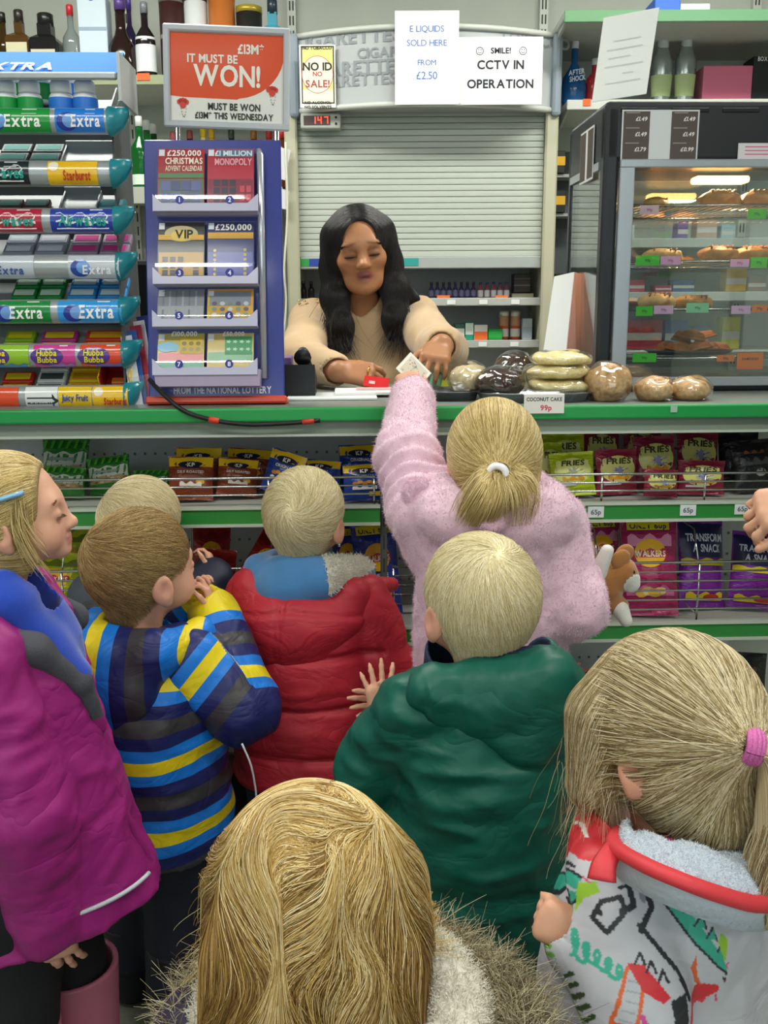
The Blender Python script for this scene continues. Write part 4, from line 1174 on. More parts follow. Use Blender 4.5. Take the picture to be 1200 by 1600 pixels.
# ---------------------------------------------------------------- boy in the red padded coat
def fig_red():
    f = Figure('blond toddler in a red padded coat with a light blue hood at the neck', 477, 806, 1.75, -0.16, hy=.01)
    H = f.hc[2] + .10; Rh = rotm(-0.12, .10, .03); zs = f.hc[2] - .165; s = .89
    SL, SR = np.array((-.105, 0, zs)), np.array((.105, 0, zs))
    ER = f.w(608, 1050, 1.72); WR = f.w(620, 1068, 1.83); EL = np.array((-.12, .04, zs - .14)); WL = np.array((-.09, .13, zs - .12))
    legs = std_legs(H, .052)
    F, T, _ = body_field(f, H, Rh, s, zs, [(SL, EL, WL, dict(d=(.4, .8, .2), n=(-.6, .2, .6), L=.095, side=1, curl=.6)), (SR, ER, WR, dict(d=(-.3, .9, .1), n=(.6, .2, .6), L=.095, side=-1, curl=.6))], legs)
    solid(F, 'body', m_skin, f.root, skin_cols(SKIN, s=s, R=Rh, c=f.hc))
    m_rd = mat('red_padded', '#b02232', 0.55, var=.05, vscale=12, wr=.28, wscale=11)
    J = Field((-.34, -.26, .33), (.34, .36, zs + .12), .0046)
    J.loft([(.36, 0, 0, .140, .125), (.50, 0, 0, .137, .122), (.62, 0, 0, .128, .112), (zs - .03, 0, 0, .118, .095), (zs + .02, 0, 0, .095, .080), (zs + .05, 0, 0, .08, .07)], .02, pw=2.3)
    J.chain([SL, EL, WL], [.054, .050, .040], .03); J.chain([SR, ER, WR], [.056, .053, .042], .010)
    J.cut((0, 0, .375), (0, 0, -1)); J.loft([(.30, 0, 0, .125, .11), (.42, 0, 0, .125, .11)], 0, 's', 2.3)
    J.cone(f.hc + np.array((0, .01, -.19)), f.hc + np.array((0, .01, .0)), .075, .11, .01, 's')
    def quilt(P):
        z = P[:, 2] + .012 * vnoise(P, 7); g = 0
        for zz in (.44, .535, .632): g = g + .0095 * np.exp(-((z - zz) / .006) ** 2)
        return g * (np.abs(P[:, 0]) < .16) + folds(P, .006, 17, 6.0, (1, 1, 1.6)) - .003 * np.abs(np.sin((z - .44) / .095 * PI))
    J.warp(quilt)
    j = solid(J, 'padded_coat', m_rd, f.root)
    # wide red hood lying open on shoulders
    hc = f.hc
    Q = Field(hc + np.array((-.22, -.24, -.34)), hc + np.array((.26, .18, -.04)), .0042)
    Q.ell(hc + np.array((0, -.040, -.170)), (.128, .090, .058), rotm(0, .30, 0), 0)
    Q.ell(hc + np.array((-.02, -.080, -.225)), (.085, .045, .075), rotm(0, .2, .3), .05)
    Q.cone(hc + np.array((.10, -.05, -.130)), hc + np.array((.150, .075, -.150)), .026, .014, .03); Q.cone(hc + np.array((-.095, -.04, -.130)), hc + np.array((-.112, .05, -.120)), .034, .022, .03)
    Q.cone(hc + np.array((0, .01, -.20)), hc + np.array((0, .01, -.02)), .082, .112, .006, 's')
    def seam(P):
        q = P - hc; g = 0
        for x0 in (-.028, -.020): g = g + .004 * np.exp(-((q[:, 0] - x0 - .1 * (q[:, 2] + .2)) / .0022) ** 2) * (q[:, 1] < -.04)
        g = g + .0035 * np.exp(-((q[:, 2] + .148 + .15 * np.abs(q[:, 0])) / .003) ** 2)
        return g + folds(P, .004, 14, 3.0)
    Q.warp(seam)
    solid(Q, 'hood', m_rd, f.root)
    # light blue fleece hood with cream pile lining, bunched round the neck
    m_bl = mat('blue_fleece', '#3f78ad', 0.85, sheen=.4, bump=.2, bscale=400)
    m_cr = mat('cream_pile', '#d6d3c6', 0.9, bump=.8, bscale=260)
    K = Field(hc + np.array((-.16, -.17, -.24)), hc + np.array((.17, .16, -.03)), .0038)
    K.ell(hc + np.array((-.012, -.030, -.125)), (.088, .074, .066), rotm(0, .2, -.2), 0)
    K.cone(hc + np.array((-.085, -.02, -.10)), hc + np.array((-.07, .05, -.10)), .028, .022, .02)
    K.cone(hc + np.array((.045, -.065, -.105)), hc + np.array((.092, .015, -.118)), .034, .034, .02)
    K.cone(hc + np.array((0, .01, -.20)), hc + np.array((0, .0, .0)), .050, .068, .006, 's')
    def lining(c):
        q = c - hc; d = (q[:, 0] - .048) * .80 + (q[:, 1] + .060) * .35
        return ((d > 0) * (q[:, 2] + .128 - .35 * (q[:, 0] - .048) > 0)) * 1
    K.warp(lambda P: folds(P, .005, 14, 8.0))
    k = solid(K, 'fleece_hood', [m_bl, m_cr], f.root, matfn=lining)
    V, Fc = K.nets(); strands('fleece_pile', pile(V, Fc, 5000, .005, .9, mask=lambda c, N: lining(c) + 1e-9, k=4), .0007, hair_mat('cream_strands', ['#c9c5b5', '#e4e1d6'], .8), k)
    trousers(f, H, legs, C('#2b3448', .8), .05); boots(f, legs, C('#27345c', .5), .15, .046)
    short_hair(f, Rh, s, T, ['#b3a072', '#d4c391', '#e8dbb2', '#f4ecd0'], 'hair_red_boy', whorl=(.006, -.080, .035), cnt=13000, length=.042, swirl=.55)
    MB().add(tube([np.array(T(.078, -.012, -.050)) + np.array((0, 0, -.002 * i)) for i in range(4)], .0028, 8), 0, True).build('ear_stud', mat('stud', '#b8bfd8', .2, .9), f.root)
    return f
# ---------------------------------------------------------------- stripes: a coordinate per vertex, coloured bands in the material
def stripe_mat():
    if 'stripes' in MATS: return MATS['stripes']
    m = mat('stripes', '#1b6fd0', 0.45, spec=.4, wr=.26, wscale=10); nt = m.node_tree; N = nt.nodes; L = nt.links
    a = N.new('ShaderNodeAttribute'); a.attribute_name = 'st'
    fr = N.new('ShaderNodeMath'); fr.operation = 'FRACT'; L.new(a.outputs['Fac'], fr.inputs[0])
    cr = N.new('ShaderNodeValToRGB'); cr.color_ramp.interpolation = 'CONSTANT'
    seq = [(0.0, '#1878d8'), (.15, '#e6cf1e'), (.33, '#1878d8'), (.48, '#1f2560'), (.64, '#3e3c40'), (.83, '#1f2560')]
    E = cr.color_ramp.elements
    for i, (p, c) in enumerate(seq):
        e = E[i] if i < 2 else E.new(p); e.position = p; e.color = lin(c)
    L.new(fr.outputs[0], cr.inputs[0]); L.new(cr.outputs[0], N['Principled BSDF'].inputs['Base Color'])
    return m
def solid_st(field, name, m, parent, stfn, sm=1):
    V, F = field.nets(); V = smooth_mesh(V, F, sm)
    me = mesh_np(name, V, F, m)
    a = me.attributes.new('st', 'FLOAT', 'POINT'); a.data.foreach_set('value', stfn(V).astype(np.float32))
    return put(name, me, parent)
def along(P, pts):
    """arc length of the nearest point on a polyline"""
    best = np.full(len(P), 9.0); out = np.zeros(len(P)); acc = 0
    for a, b in zip(pts[:-1], pts[1:]):
        a, b = np.array(a), np.array(b); d = b - a; l = np.linalg.norm(d); t = np.clip((P - a) @ d / l / l, 0, 1)
        q = np.linalg.norm(P - a - t[:, None] * d, axis=1); m = q < best; best[m] = q[m]; out[m] = acc + t[m] * l; acc += l
    return out

def brows(f, T, Rh, bc, lc, adult=0):
    """eyelashes and eyebrows as fine hairs"""
    for e in (-1, 1):
        a = np.linspace(-1, 1, 40); P0 = np.stack([np.array(T(e * .030 + x * .014, .0818 - .006 * abs(x), -.0158 - .0012 * (1 - x * x))) for x in a])
        S = P0[:, None, :] + np.linspace(0, 1, 4)[None, :, None] * (Rh @ A3((0, 1, -.45)))[None, None, :] * .006; S[:, 3, 2] += .0012
        strands('eyelashes', S, .0004 + .0003 * adult, hair_mat('lash' + lc[0], lc), f.root)
        n = 130; a = RNG.random(n) * 2 - 1; P0 = np.stack([np.array(T(e * .031 + x * .017, .0795 - .007 * abs(x) ** 2, .006 + .004 * (1 - x * x) + .0014 * y)) for x, y in zip(a, RNG.normal(size=n))])
        S = P0[:, None, :] + np.linspace(0, 1, 3)[None, :, None] * (Rh @ A3((e * .9, .25, .25)))[None, None, :] * .006; strands('eyebrow', S, .0003 + .0003 * adult, hair_mat('brow' + bc[0], bc), f.root)

# ---------------------------------------------------------------- boy in the striped jacket
def fig_striped():
    f = Figure('boy in a blue, navy and yellow striped jacket, fingers at his mouth', 221, 884, 1.55, -0.62, hy=.01)
    H = f.hc[2] + .10; Rh = rotm(-0.15, .12, 0.05); zs = f.hc[2] - .150; s = .97; hc = f.hc
    SL, SR = np.array((-.110, 0, zs)), f.w(288, 1035, 1.52)
    ER = f.w(380, 1106, 1.51); WR = f.w(334, 962, 1.61)
    EL = np.array((-.12, .07, zs - .10)); WL = f.w(318, 945, 1.67)
    legs = std_legs(H, .05)
    F, T, tips = body_field(f, H, Rh, s, zs, [
        (SR, ER, WR, dict(d=f.D((-.25, .15, 1)), n=f.D((.8, .2, .2)), L=.092, side=-1, curl=(.75, .8, .85, .8), thumb=(.4, .5))),
        (SL, EL, WL, dict(d=f.D((-.1, -.2, .9)), n=f.D((-.6, .6, 0)), L=.092, side=1, curl=.8))], legs, res=.0032)
    solid(F, 'body', m_skin, f.root, skin_cols('#dea98d', s=s, R=Rh, c=f.hc))
    m = stripe_mat()
    J = Field((-.28, -.26, .30), (.34, .36, zs + .10), .0044)
    J.loft([(.34, 0, 0, .135, .125), (.45, 0, 0, .135, .125), (.58, 0, -.005, .128, .115), (zs - .03, 0, -.005, .118, .095), (zs + .02, 0, 0, .095, .08), (zs + .05, 0, 0, .075, .07)], .02, pw=2.3)
    J.cut((0, 0, .352), (0, 0, -1)); J.loft([(.30, 0, 0, .12, .11), (.40, 0, 0, .12, .11)], 0, 's', 2.3)
    J.cone(hc + np.array((0, .01, -.20)), hc + np.array((0, .01, .0)), .06, .08, .01, 's')
    J.warp(lambda P: folds(P, .0075, 12, 21.0, (1, 1, 1.9)) + folds(P, .0035, 24, 3.0, (1, 1, 1.5)))
    solid_st(J, 'jacket', m, f.root, lambda V: (V[:, 2] - .395 + .012 * np.sin(V[:, 0] * 14) + .010 * vnoise(V, 9)) / .128 + .05)
    for nm, pts, rr, ph in (('sleeve', [SR + np.array((-.05, 0, -.01)), SR, ER, WR], [.058, .060, .056, .040], .02), ('sleeve', [SL + np.array((.03, 0, 0)), SL, EL, WL], [.056, .058, .054, .040], .02)):
        P0 = np.array(pts); K = Field(P0.min(0) - .08, P0.max(0) + .08, .0042)
        K.chain(pts, rr, .012); d = pts[3] - pts[2]; d = d / np.linalg.norm(d)
        K.cone(pts[3] - d * .022, pts[3] + d * .06, .029, .036, .003, 's')
        K.warp(lambda P: folds(P, .008, 13, 5.0, (1, 1, 1.2)) + folds(P, .004, 26, 15.0))
        solid_st(K, nm, m, f.root, lambda V: (along(V, pts) - .055) / .132 + ph)
    # hood hanging at the back
    hb = hc + np.array((-.01, -.090, -.185))
    Q = Field(hc + np.array((-.20, -.25, -.36)), hc + np.array((.22, .16, -.04)), .0042)
    Q.ell(hb + np.array((0, .01, .02)), (.112, .066, .072), rotm(0, .2, .1), 0)
    Q.cone(hb + np.array((-.03, .0, -.02)), hb + np.array((.03, .0, -.02)), .062, .060, .03, sc=((0, 1, 0), .75))
    Q.cone(hc + np.array((-.085, -.06, -.118)), hc + np.array((.085, -.06, -.118)), .026, None, .03)
    for e in (-1, 1): Q.cone(hc + np.array((e * .090, -.05, -.120)), hc + np.array((e * .082, .045, -.115)), .030, .024, .03)
    Q.cone(hc + np.array((0, .01, -.20)), hc + np.array((0, .0, .03)), .058, .088, .008, 's')
    Q.warp(lambda P: folds(P, .0065, 12, 31.0) + folds(P, .003, 26, 3.0))
    solid_st(Q, 'hood', m, f.root, lambda V: (V @ f.D((1, 0, 0)) - hc @ f.D((1, 0, 0)) + .6) / .150 + .64)
    trousers(f, H, legs, mat('navy_trousers', '#1e2330', 0.75, var=.1, vscale=40), .08, (.080, .062, .056), fold=.006); boots(f, legs, C('#1b1d26', .5), .16, .050)
    short_hair(f, Rh, s, T, LBROWN, 'hair_striped_boy', whorl=(-.020, -.062, .060), cnt=13000, length=.036, swirl=.4, cutn=((0, .070, .050), (0, .62, -.78)), lift=.002)
    # thin white cord down the side
    P = spline([f.w(378, 1162, 1.41), f.w(392, 1195, 1.41), f.w(399, 1230, 1.42), f.w(401, 1250, 1.425)], 12)
    MB().add(tube(P, .0016, 6), 0, True).build('cord', C('#d9dcdf', .6), f.root)
    return f

# ---------------------------------------------------------------- fair child half hidden behind him
def fig_hidden():
    f = Figure('fair haired child in a dark jacket, mostly hidden behind the striped jacket boy', 222, 818, 1.84, -0.15, hy=.01)
    H = f.hc[2] + .10; Rh = rotm(-.2, .1, .0); zs = f.hc[2] - .155; s = .90; hc = f.hc
    SL, SR = np.array((-.105, 0, zs)), np.array((.105, 0, zs)); ER = np.array((.12, .07, zs - .11)); WR = f.w(330, 905, 1.85); EL = np.array((-.14, .03, zs - .15)); WL = np.array((-.14, .07, zs - .26))
    legs = std_legs(H, .05)
    F, T, _ = body_field(f, H, Rh, s, zs, [(SL, EL, WL, dict(d=(.1, .1, -.9), n=(-.7, 0, .6), L=.09, side=1, curl=.6)), (SR, ER, WR, dict(d=(-.2, .5, .8), n=(.6, .3, .2), L=.09, side=-1, curl=.7))], legs, res=.0042)
    solid(F, 'body', m_skin, f.root, skin_cols(SKIN, s=s, R=Rh, c=f.hc))
    J = Field((-.26, -.20, .34), (.28, .32, zs + .10), .006)
    J.loft([(.38, 0, 0, .122, .078), (.58, 0, 0, .120, .078), (zs - .02, 0, 0, .116, .080), (zs + .05, 0, 0, .085, .08)], .02, pw=2.3)
    J.chain([SL, EL, WL], [.054, .05, .04], .03); J.chain([SR, ER, WR], [.054, .05, .042], .03); J.cut((0, 0, .40), (0, 0, -1))
    J.cone(hc + np.array((0, .01, -.2)), hc + np.array((0, .01, 0)), .06, .08, .01, 's'); J.warp(lambda P: folds(P, .007, 13, 8.0))
    m_g, m_n = mat('grey_jacket', '#4a4f5a', .7, bump=.2, bscale=300), mat('navy_jacket', '#1c2036', .6)
    solid(J, 'jacket', [m_n, m_g], f.root, matfn=lambda c: (c[:, 0] < -.02) * (c[:, 2] > zs - .08) * 1)
    trousers(f, H, legs, C('#23262f', .8), .06); boots(f, legs, C('#2a2d34', .6), .10, .044, 'shoe')
    short_hair(f, Rh, s, T, ['#c0ab7c', '#e0cf9f', '#f2e6c0', '#faf3d8'], 'hair_hidden', whorl=(-.055, -.03, .060), cnt=11000, length=.075, swirl=.15, lift=.004, nape=-.075)
    return f

# ---------------------------------------------------------------- girl in the magenta coat at the left
def fig_magenta():
    f = Figure('girl in profile in a magenta coat and pink wellingtons with a blue hair clip', 18, 800, 1.25, -1.42, hy=.03)
    H = f.hc[2] + .10; Rh = rotm(.08, .16, .02); zs = f.hc[2] - .155; s = .785; hc = f.hc
    SL, SR = np.array((-.096, 0, zs)), np.array((.096, -.01, zs))
    ER = f.w(34, 1270, 1.13); WR = f.w(72, 1432, 1.16); EL = np.array((-.115, -.01, zs - .16)); WL = np.array((-.105, .03, zs - .27))
    legs = [(np.array((-.05, .02, .46)), np.array((-.06, .04, .26)), np.array((-.065, .05, .055)), np.array((-.07, .14, .03))), (np.array((.05, 0, .46)), np.array((.06, -.01, .26)), np.array((.065, -.015, .055)), np.array((.08, .075, .03)))]
    F, T, tips = body_field(f, H, Rh, s, zs, [(SL, EL, WL, dict(d=(.1, .5, -.8), n=(-.8, .1, 0), L=.105, side=-1, curl=.5)),
        (SR, ER, WR, dict(d=f.D((.22, .05, -1)), n=f.D((.30, -.9, -.1)), L=.112, side=-1, curl=(.35, .30, .40, .55), spread=.16, thumb=(.35, .4), pip=.8))], legs, res=.0030, bounds=((-.36, -.24, -.01), (.34, .42, hc[2] + .14)))
    solid(F, 'body', m_skin, f.root, skin_cols('#e2ac90', s=s, R=Rh, c=hc))
    m_mg = mat('magenta_coat', '#9c2278', 0.5, var=.05, vscale=8, wr=.30, wscale=8)
    m_gl = mat('grey_fleece', '#4e4f57', .9, bump=.5, bscale=300); m_rb = mat('royal_fleece', '#1c45b8', .85, sheen=.4, bump=.2, bscale=350)
    J = Field((-.30, -.26, .28), (.36, .42, zs + .06), .0044)
    J.loft([(.30, 0, .045, .120, .178), (.40, 0, .035, .118, .160), (.55, 0, .02, .115, .130), (zs - .04, 0, .0, .112, .098), (zs + .01, 0, 0, .10, .085), (zs + .035, 0, 0, .075, .07)], .02, pw=2.4)
    J.cut((0, 0, .405), (0, .16, -1)); J.loft([(.28, 0, .04, .098, .155), (.39, 0, .035, .098, .145)], 0, 's', 2.3)
    J.chain([SL, EL, WL], [.056, .054, .042], .03)
    d = (WR - ER) / np.linalg.norm(WR - ER); J2 = J.copy(); J2.d[:] = J2.FAR      # the near sleeve, kept crisp against the coat's side
    J2.chain([SR + np.array((-.02, 0, -.01)), SR + np.array((.012, 0, -.02)), ER, WR], [.052, .056, .055, .043], .007)
    J2.cone(WR + d * .058, WR + d * .14, .058, .058, .003, 's'); J2.cone(WR - d * .03, WR + d * .1, .030, .032, .003, 's')
    J2.warp(lambda P: folds(P, .006, 14, 3.0)); J.d = np.minimum(J.d + 0.0, J2.d)
    # open front at the chest
    J.cone(hc + np.array((0, .01, -.25)), hc + np.array((0, .05, .0)), .062, .085, .012, 's')
    J.cone(np.array((0, .11, zs - .02)), np.array((-.03, .15, zs - .17)), .060, .026, .01, 's')
    J.warp(lambda P: folds(P, .0085, 11, 41.0, (1, 1, 1.25)) + folds(P, .004, 24, 5.0, (1, 1, 1.6)))
    solid(J, 'coat', m_mg, f.root)
    # front edge band
    P = spline([np.array((.03, .100, zs - .05)), np.array((.02, .118, zs - .15)), np.array((.01, .146, .55)), np.array((.0, .172, .47)), np.array((.0, .186, .425))], 20)
    mb = MB(); mb.add(tube(P, .016, 8, flat=.55), 0, True); mb.build('zip_flap', m_mg, f.root)
    # reflective piping near the hem
    th = np.linspace(-.02, 1.15, 16); z0 = .462
    P = [np.array((.1175 * np.cos(t) ** 0.9 if np.cos(t) > 0 else 0, .036 + .158 * np.sin(t), z0 - .012 + .02 * t)) * np.array((1.02, 1.0, 1)) + np.array((.004, .006 * np.sin(t), 0)) for t in th]
    MB().add(tube(P, .0032, 6), 0, True).build('reflective_piping', C('#c9ccd4', .35), f.root)
    # fleece lining turned out at the collar, blue fleece beneath
    K = Field(hc + np.array((-.19, -.16, -.34)), hc + np.array((.19, .26, -.12)), .0040)
    K.cone(np.array((-.02, -.05, zs + .045)), np.array((.078, -.03, zs + .03)), .022, .022, .02); K.cone(np.array((.078, -.03, zs + .03)), np.array((.082, .06, zs - .01)), .022, .018, .02); K.cone(np.array((.082, .06, zs - .01)), np.array((.05, .11, zs - .07)), .018, .012, .02); K.cone(np.array((.05, .11, zs - .07)), np.array((.02, .125, zs - .15)), .012, .008, .01); K.cone(np.array((-.085, -.03, zs + .03)), np.array((-.075, .085, zs - .02)), .030, .022, .02); K.cone(np.array((-.085, -.03, zs + .03)), np.array((.0, -.06, zs + .045)), .034, .034, .02)
    K.cone(hc + np.array((0, .02, -.25)), hc + np.array((0, .04, .0)), .060, .075, .008, 's'); K.warp(lambda P: folds(P, .005, 16, 3.0))
    solid(K, 'coat_collar', [m_gl, m_mg], f.root, matfn=lambda c: (c[:, 2] < zs - .13) * 1)
    K = Field(hc + np.array((-.16, -.15, -.38)), hc + np.array((.16, .22, -.06)), .0038)
    K.loft([(zs - .20, 0, .03, .075, .080), (zs - .02, 0, .02, .085, .085), (zs + .04, 0, .01, .066, .066), (zs + .085, 0, .005, .062, .062)], 0)
    K.cone(np.array((.03, -.045, zs + .065)), np.array((.062, .03, zs + .05)), .024, .022, .02); K.cone(np.array((.062, .03, zs + .05)), np.array((.045, .105, zs - .06)), .024, .018, .02)
    K.cone(hc + np.array((0, .0, -.22)), hc + np.array((0, .01, .0)), .050, .058, .004, 's'); K.warp(lambda P: folds(P, .006, 15, 13.0))
    solid(K, 'fleece_top', m_rb, f.root)
    trousers(f, H, legs, mat('black_trousers', '#17181c', 0.8), .17, (.076, .055, .042), fold=.003)
    boots(f, legs, mat('pink_rubber', '#b8687f', 0.42, coat=.2), .255, .067, name='wellington_boot', sole=C('#8d4258', .5))
    # hair drawn back, wisps by the ear
    def ex(F): F.cone(T(0, -.05, -.03), T(0, -.06, -.09), .062, .05, .03)
    G = cap_field(f, Rh, s, T, .006, extra=ex); Fh = G.copy()
    Fh.cut(T(0, .060, .045), Rh @ A3((0, .90, -.22))); Fh.cut(T(0, 0, -.10), Rh @ A3((0, 0, -1)))
    for e in (-1, 1): Fh.ell(T(e * .082, .000, -.022), (.022, .022, .032), Rh, .004, 's')
    V, Fc = Fh.nets(); h = put('hair', mesh_np('hair', smooth_mesh(V, Fc, 1), Fc, C('#9a8152', .6)), f.root)
    tie = np.array(T(0, -.12, -.01)); n = 11000; P, N = pick(V, Fc, n, lambda c, N: (G.sample(c) > -.002) + 1e-9); NZ = RNG.normal(size=(n, 3))
    D = np.linalg.norm(tie - P, axis=1)[:, None]
    S = comb(G, P, lambda P, t: (tie - P) / (np.linalg.norm(tie - P, axis=1)[:, None] + 1e-6) + .07 * NZ, D / 10, 10, .0007, .002)
    hm = hair_mat('hair_magenta_girl', ['#8a6c3c', '#b59a5e', '#d2b87c', '#e8d6a4']); strands('hair_strands', S, .00042, hm, h, taper=False)
    n = 90; P0 = np.array(T(.073, .030, .022)) + RNG.normal(size=(n, 3)) * np.array((.002, .005, .008)); t = np.linspace(0, 1, 12)
    q = np.array([(.004, -.004, 0), (.010, -.008, -.03), (.012, -.002, -.06), (.010, .006, -.085)]); W = spline(q, 12) @ np.array(Rh).T
    S = P0[:, None, :] + W[None] * (.5 + .7 * RNG.random((n, 1, 1))) + RNG.normal(size=(n, 1, 3)) * .004 * t[None, :, None]
    strands('hair_wisps', S, .0004, hm, h)
    cl = T(.078, .012, .040); mb = MB(); u = Rh @ A3((.15, 1, .1)); mb.add(tube([cl - u * .030, cl - u * .012 + Rh @ A3((.006, 0, 0)), cl + u * .010 + Rh @ A3((.002, 0, 0)), cl + u * .022], .0062, 8, flat=.55), 0, True)
    mb.build('hair_clip', mat('clip_blue', '#7fb4dc', .3, coat=.3), f.root)
    brows(f, T, Rh, ['#a58356', '#b99a6c'], ['#4a3322', '#6b4d33'])
    return f

# ---------------------------------------------------------------- toddler with loose hair and a fur trimmed parka, nearest the camera
def fig_parka():
    f = Figure('toddler with long loose golden hair and a fur trimmed parka hood', 488, 1384, .80, .03, hy=.03)
    H = f.hc[2] + .10; Rh = rotm(.0, -.10, .02); s = .90; hc = f.hc; zs = hc[2] - .150
    SL, SR = np.array((-.10, 0, zs)), np.array((.10, 0, zs)); EL, ER = np.array((-.14, .03, zs - .13)), np.array((.14, .03, zs - .13)); WL, WR = np.array((-.12, .12, zs - .17)), np.array((.12, .12, zs - .17))
    legs = std_legs(H, .048)
    F, T, _ = body_field(f, H, Rh, s, zs, [(SL, EL, WL, dict(d=(.2, .8, -.3), n=(-.7, 0, .6), L=.09, side=1, curl=.6)), (SR, ER, WR, dict(d=(-.2, .8, -.3), n=(.7, 0, .6), L=.09, side=-1, curl=.6))], legs, res=.004)
    solid(F, 'body', m_skin, f.root, skin_cols(SKIN, s=s, R=Rh, c=hc))
    m_pk = mat('purple_parka', '#2c2440', .6, bump=.2, bscale=200)
    J = Field((-.28, -.24, .26), (.28, .32, zs + .06), .006)
    J.loft([(.30, 0, 0, .150, .125), (.45, 0, 0, .142, .118), (zs - .03, 0, 0, .125, .10), (zs + .03, 0, 0, .09, .08)], .02, pw=2.3); J.chain([SL, EL, WL], [.056, .052, .042], .03); J.chain([SR, ER, WR], [.056, .052, .042], .03)
    J.cut((0, 0, .32), (0, 0, -1)); J.cone(hc + np.array((0, .01, -.20)), hc, .06, .08, .01, 's'); J.warp(lambda P: folds(P, .007, 12, 6.0))
    solid(J, 'parka', m_pk, f.root)
    # hood opening: pile lining inside a ring of fur lying on the shoulders
    A = np.linspace(0, 2 * PI, 33)
    def ring(rx, ry, c, tilt):
        return np.array([c + np.array((rx * math.cos(a), ry * math.sin(a), tilt * math.sin(a))) for a in A])
    cr = hc + np.array((.026, -.045, -.112))
    Q = Field(cr + np.array((-.20, -.19, -.12)), cr + np.array((.20, .17, .09)), .0045)
    Rg = ring(.104, .092, cr, .020); Q.chain(Rg, [.028] * 33, .02); Q.ell(cr + np.array((0, -.02, -.055)), (.120, .10, .05), None, .04)
    Q.cone(hc + np.array((0, .0, -.2)), hc + np.array((0, .0, .02)), .070, .088, .01, 's'); Q.warp(lambda P: .006 * vnoise(P, 40) + .004 * vnoise(P, 90))
    m_wp = mat('white_pile', '#e4e0d2', .9, bump=.6, bscale=220)
    q = solid(Q, 'hood', [m_wp, m_pk], f.root, matfn=lambda c: (c[:, 2] < cr[2] - .045) * 1)
    V, Fc = Q.nets()
    strands('pile', pile(V, Fc, 24000, .0055, 1.0, k=5, mask=lambda c, N: (c[:, 2] > cr[2] - .045) + 1e-9), .0006, hair_mat('white_pile_strands', ['#d2cdbb', '#e9e5d8', '#f6f3ea'], .85), q)
    Fr = ring(.142, .125, cr + np.array((0.01, -.01, -.025)), .018)
    U = Field(cr + np.array((-.26, -.24, -.12)), cr + np.array((.26, .22, .12)), .006); U.chain(Fr, [.030] * 33, .01); U.warp(lambda P: .010 * vnoise(P, 26))
    u = solid(U, 'fur_trim', C('#6f6450', .9), f.root); V, Fc = U.nets()
    S = pile(V, Fc, 34000, .026, .8, k=6, droop=.4)
    # clumping of the fur
    cl = (np.floor(S[:, 0] * 70) + .5) / 70; tt = (np.linspace(0, 1, 6) ** 1.5)[None, :, None]
    S = S + (cl - S[:, 0])[:, None, :] * tt * .7 + np.stack([vnoise(S[:, -1], 35), vnoise(S[:, -1] + 5, 35), vnoise(S[:, -1] + 9, 35)], 1)[:, None, :] * tt * .030
    strands('fur', S, .00036, hair_mat('fur_strands', ['#4f4632', '#8a7d5e', '#b3a684', '#d8cfb2'], .7), u)
    trousers(f, H, legs, C('#2a2c38', .8), .06); boots(f, legs, C('#332a44', .6), .12, .046)
    # long loose hair
    def ex(F):
        F.cone(T(0, -.02, 0), T(0, -.045, -.10), .088 * s, .074, .04)
        F.cone(T(-.066, .02, -.01), T(-.072, -.01, -.13), .036, .036, .04); F.cone(T(.070, .02, -.01), T(.086, -.01, -.12), .040, .036, .04)
        F.cone(T(-.03, -.07, -.06), T(-.04, -.105, -.19), .062, .052, .04); F.cone(T(.05, -.06, -.06), T(.05, -.10, -.17), .052, .045, .04)
    c = hc; G = cap_field(f, Rh, s, T, .008, extra=ex, lo=c + np.array((-.19, -.22, -.26)), hi=c + np.array((.19, .17, .14)), res=.004)
    Fh = G.copy(); Fh.ell(T(0, .085, -.050), (.052, .05, .075), Rh, .01, 's')
    Fh.warp(lambda P: .004 * vnoise(P * A3((1, 1, .25)), 60))
    V, Fc = Fh.nets(); h = put('hair', mesh_np('hair', smooth_mesh(V, Fc, 2), Fc, mat('hair_under_gold', '#8a6a38', .6)), f.root)
    n = 26000; P, N = pick(V, Fc, n, lambda c, N: ((((c - hc) @ Rh)[:, 2] > -.02) * 1.6 + .5) * (G.sample(c) > -.003) + 1e-9); NZ = RNG.normal(size=(n, 3))
    cw = np.array(T(.000, -.040, .088)); fw = np.array(T(.016, .075, .070))
    # an uneven parting runs from the forehead back to the crown; below it the locks wander in waves
    Rm = np.array(Rh)
    def d(P, t):
        q = (P - hc) @ Rm; side = np.sign(q[:, 0] - .014 - .18 * (q[:, 1] - .0) * (q[:, 1] > -.04)); down = np.zeros_like(P); down[:, 2] = -1
        top = np.clip((q[:, 2] - .02) / .06, 0, 1)[:, None]
        back = (q[:, 1] < -.02)[:, None] * 1.0
        lat = side[:, None] * Rm[:, 0][None, :]; bk = -Rm[:, 1][None, :]
        wv = np.stack([vnoise(P * A3((1, 1, .6)) + 4, 22), vnoise(P * A3((1, 1, .6)) + 9, 22), vnoise(P + 2, 22) * .3], 1)
        return top * (lat * (.9 - .5 * back) + bk * (.25 + .6 * back)) + (1 - top * .6) * down + 3.6 * wv + .12 * NZ
    S = comb(G, P, d, .0125, 16, .0008, .005, hug=.9)
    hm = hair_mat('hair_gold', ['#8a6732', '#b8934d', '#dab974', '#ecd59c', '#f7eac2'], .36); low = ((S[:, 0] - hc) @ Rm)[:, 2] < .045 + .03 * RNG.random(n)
    strands('hair_strands', S[~low], .00036, hm, h); strands('hair_strands', S[low], .00036, hair_mat('hair_gold_under', ['#5c4222', '#7e5c2e', '#9c7840', '#c09c5c'], .4), h)
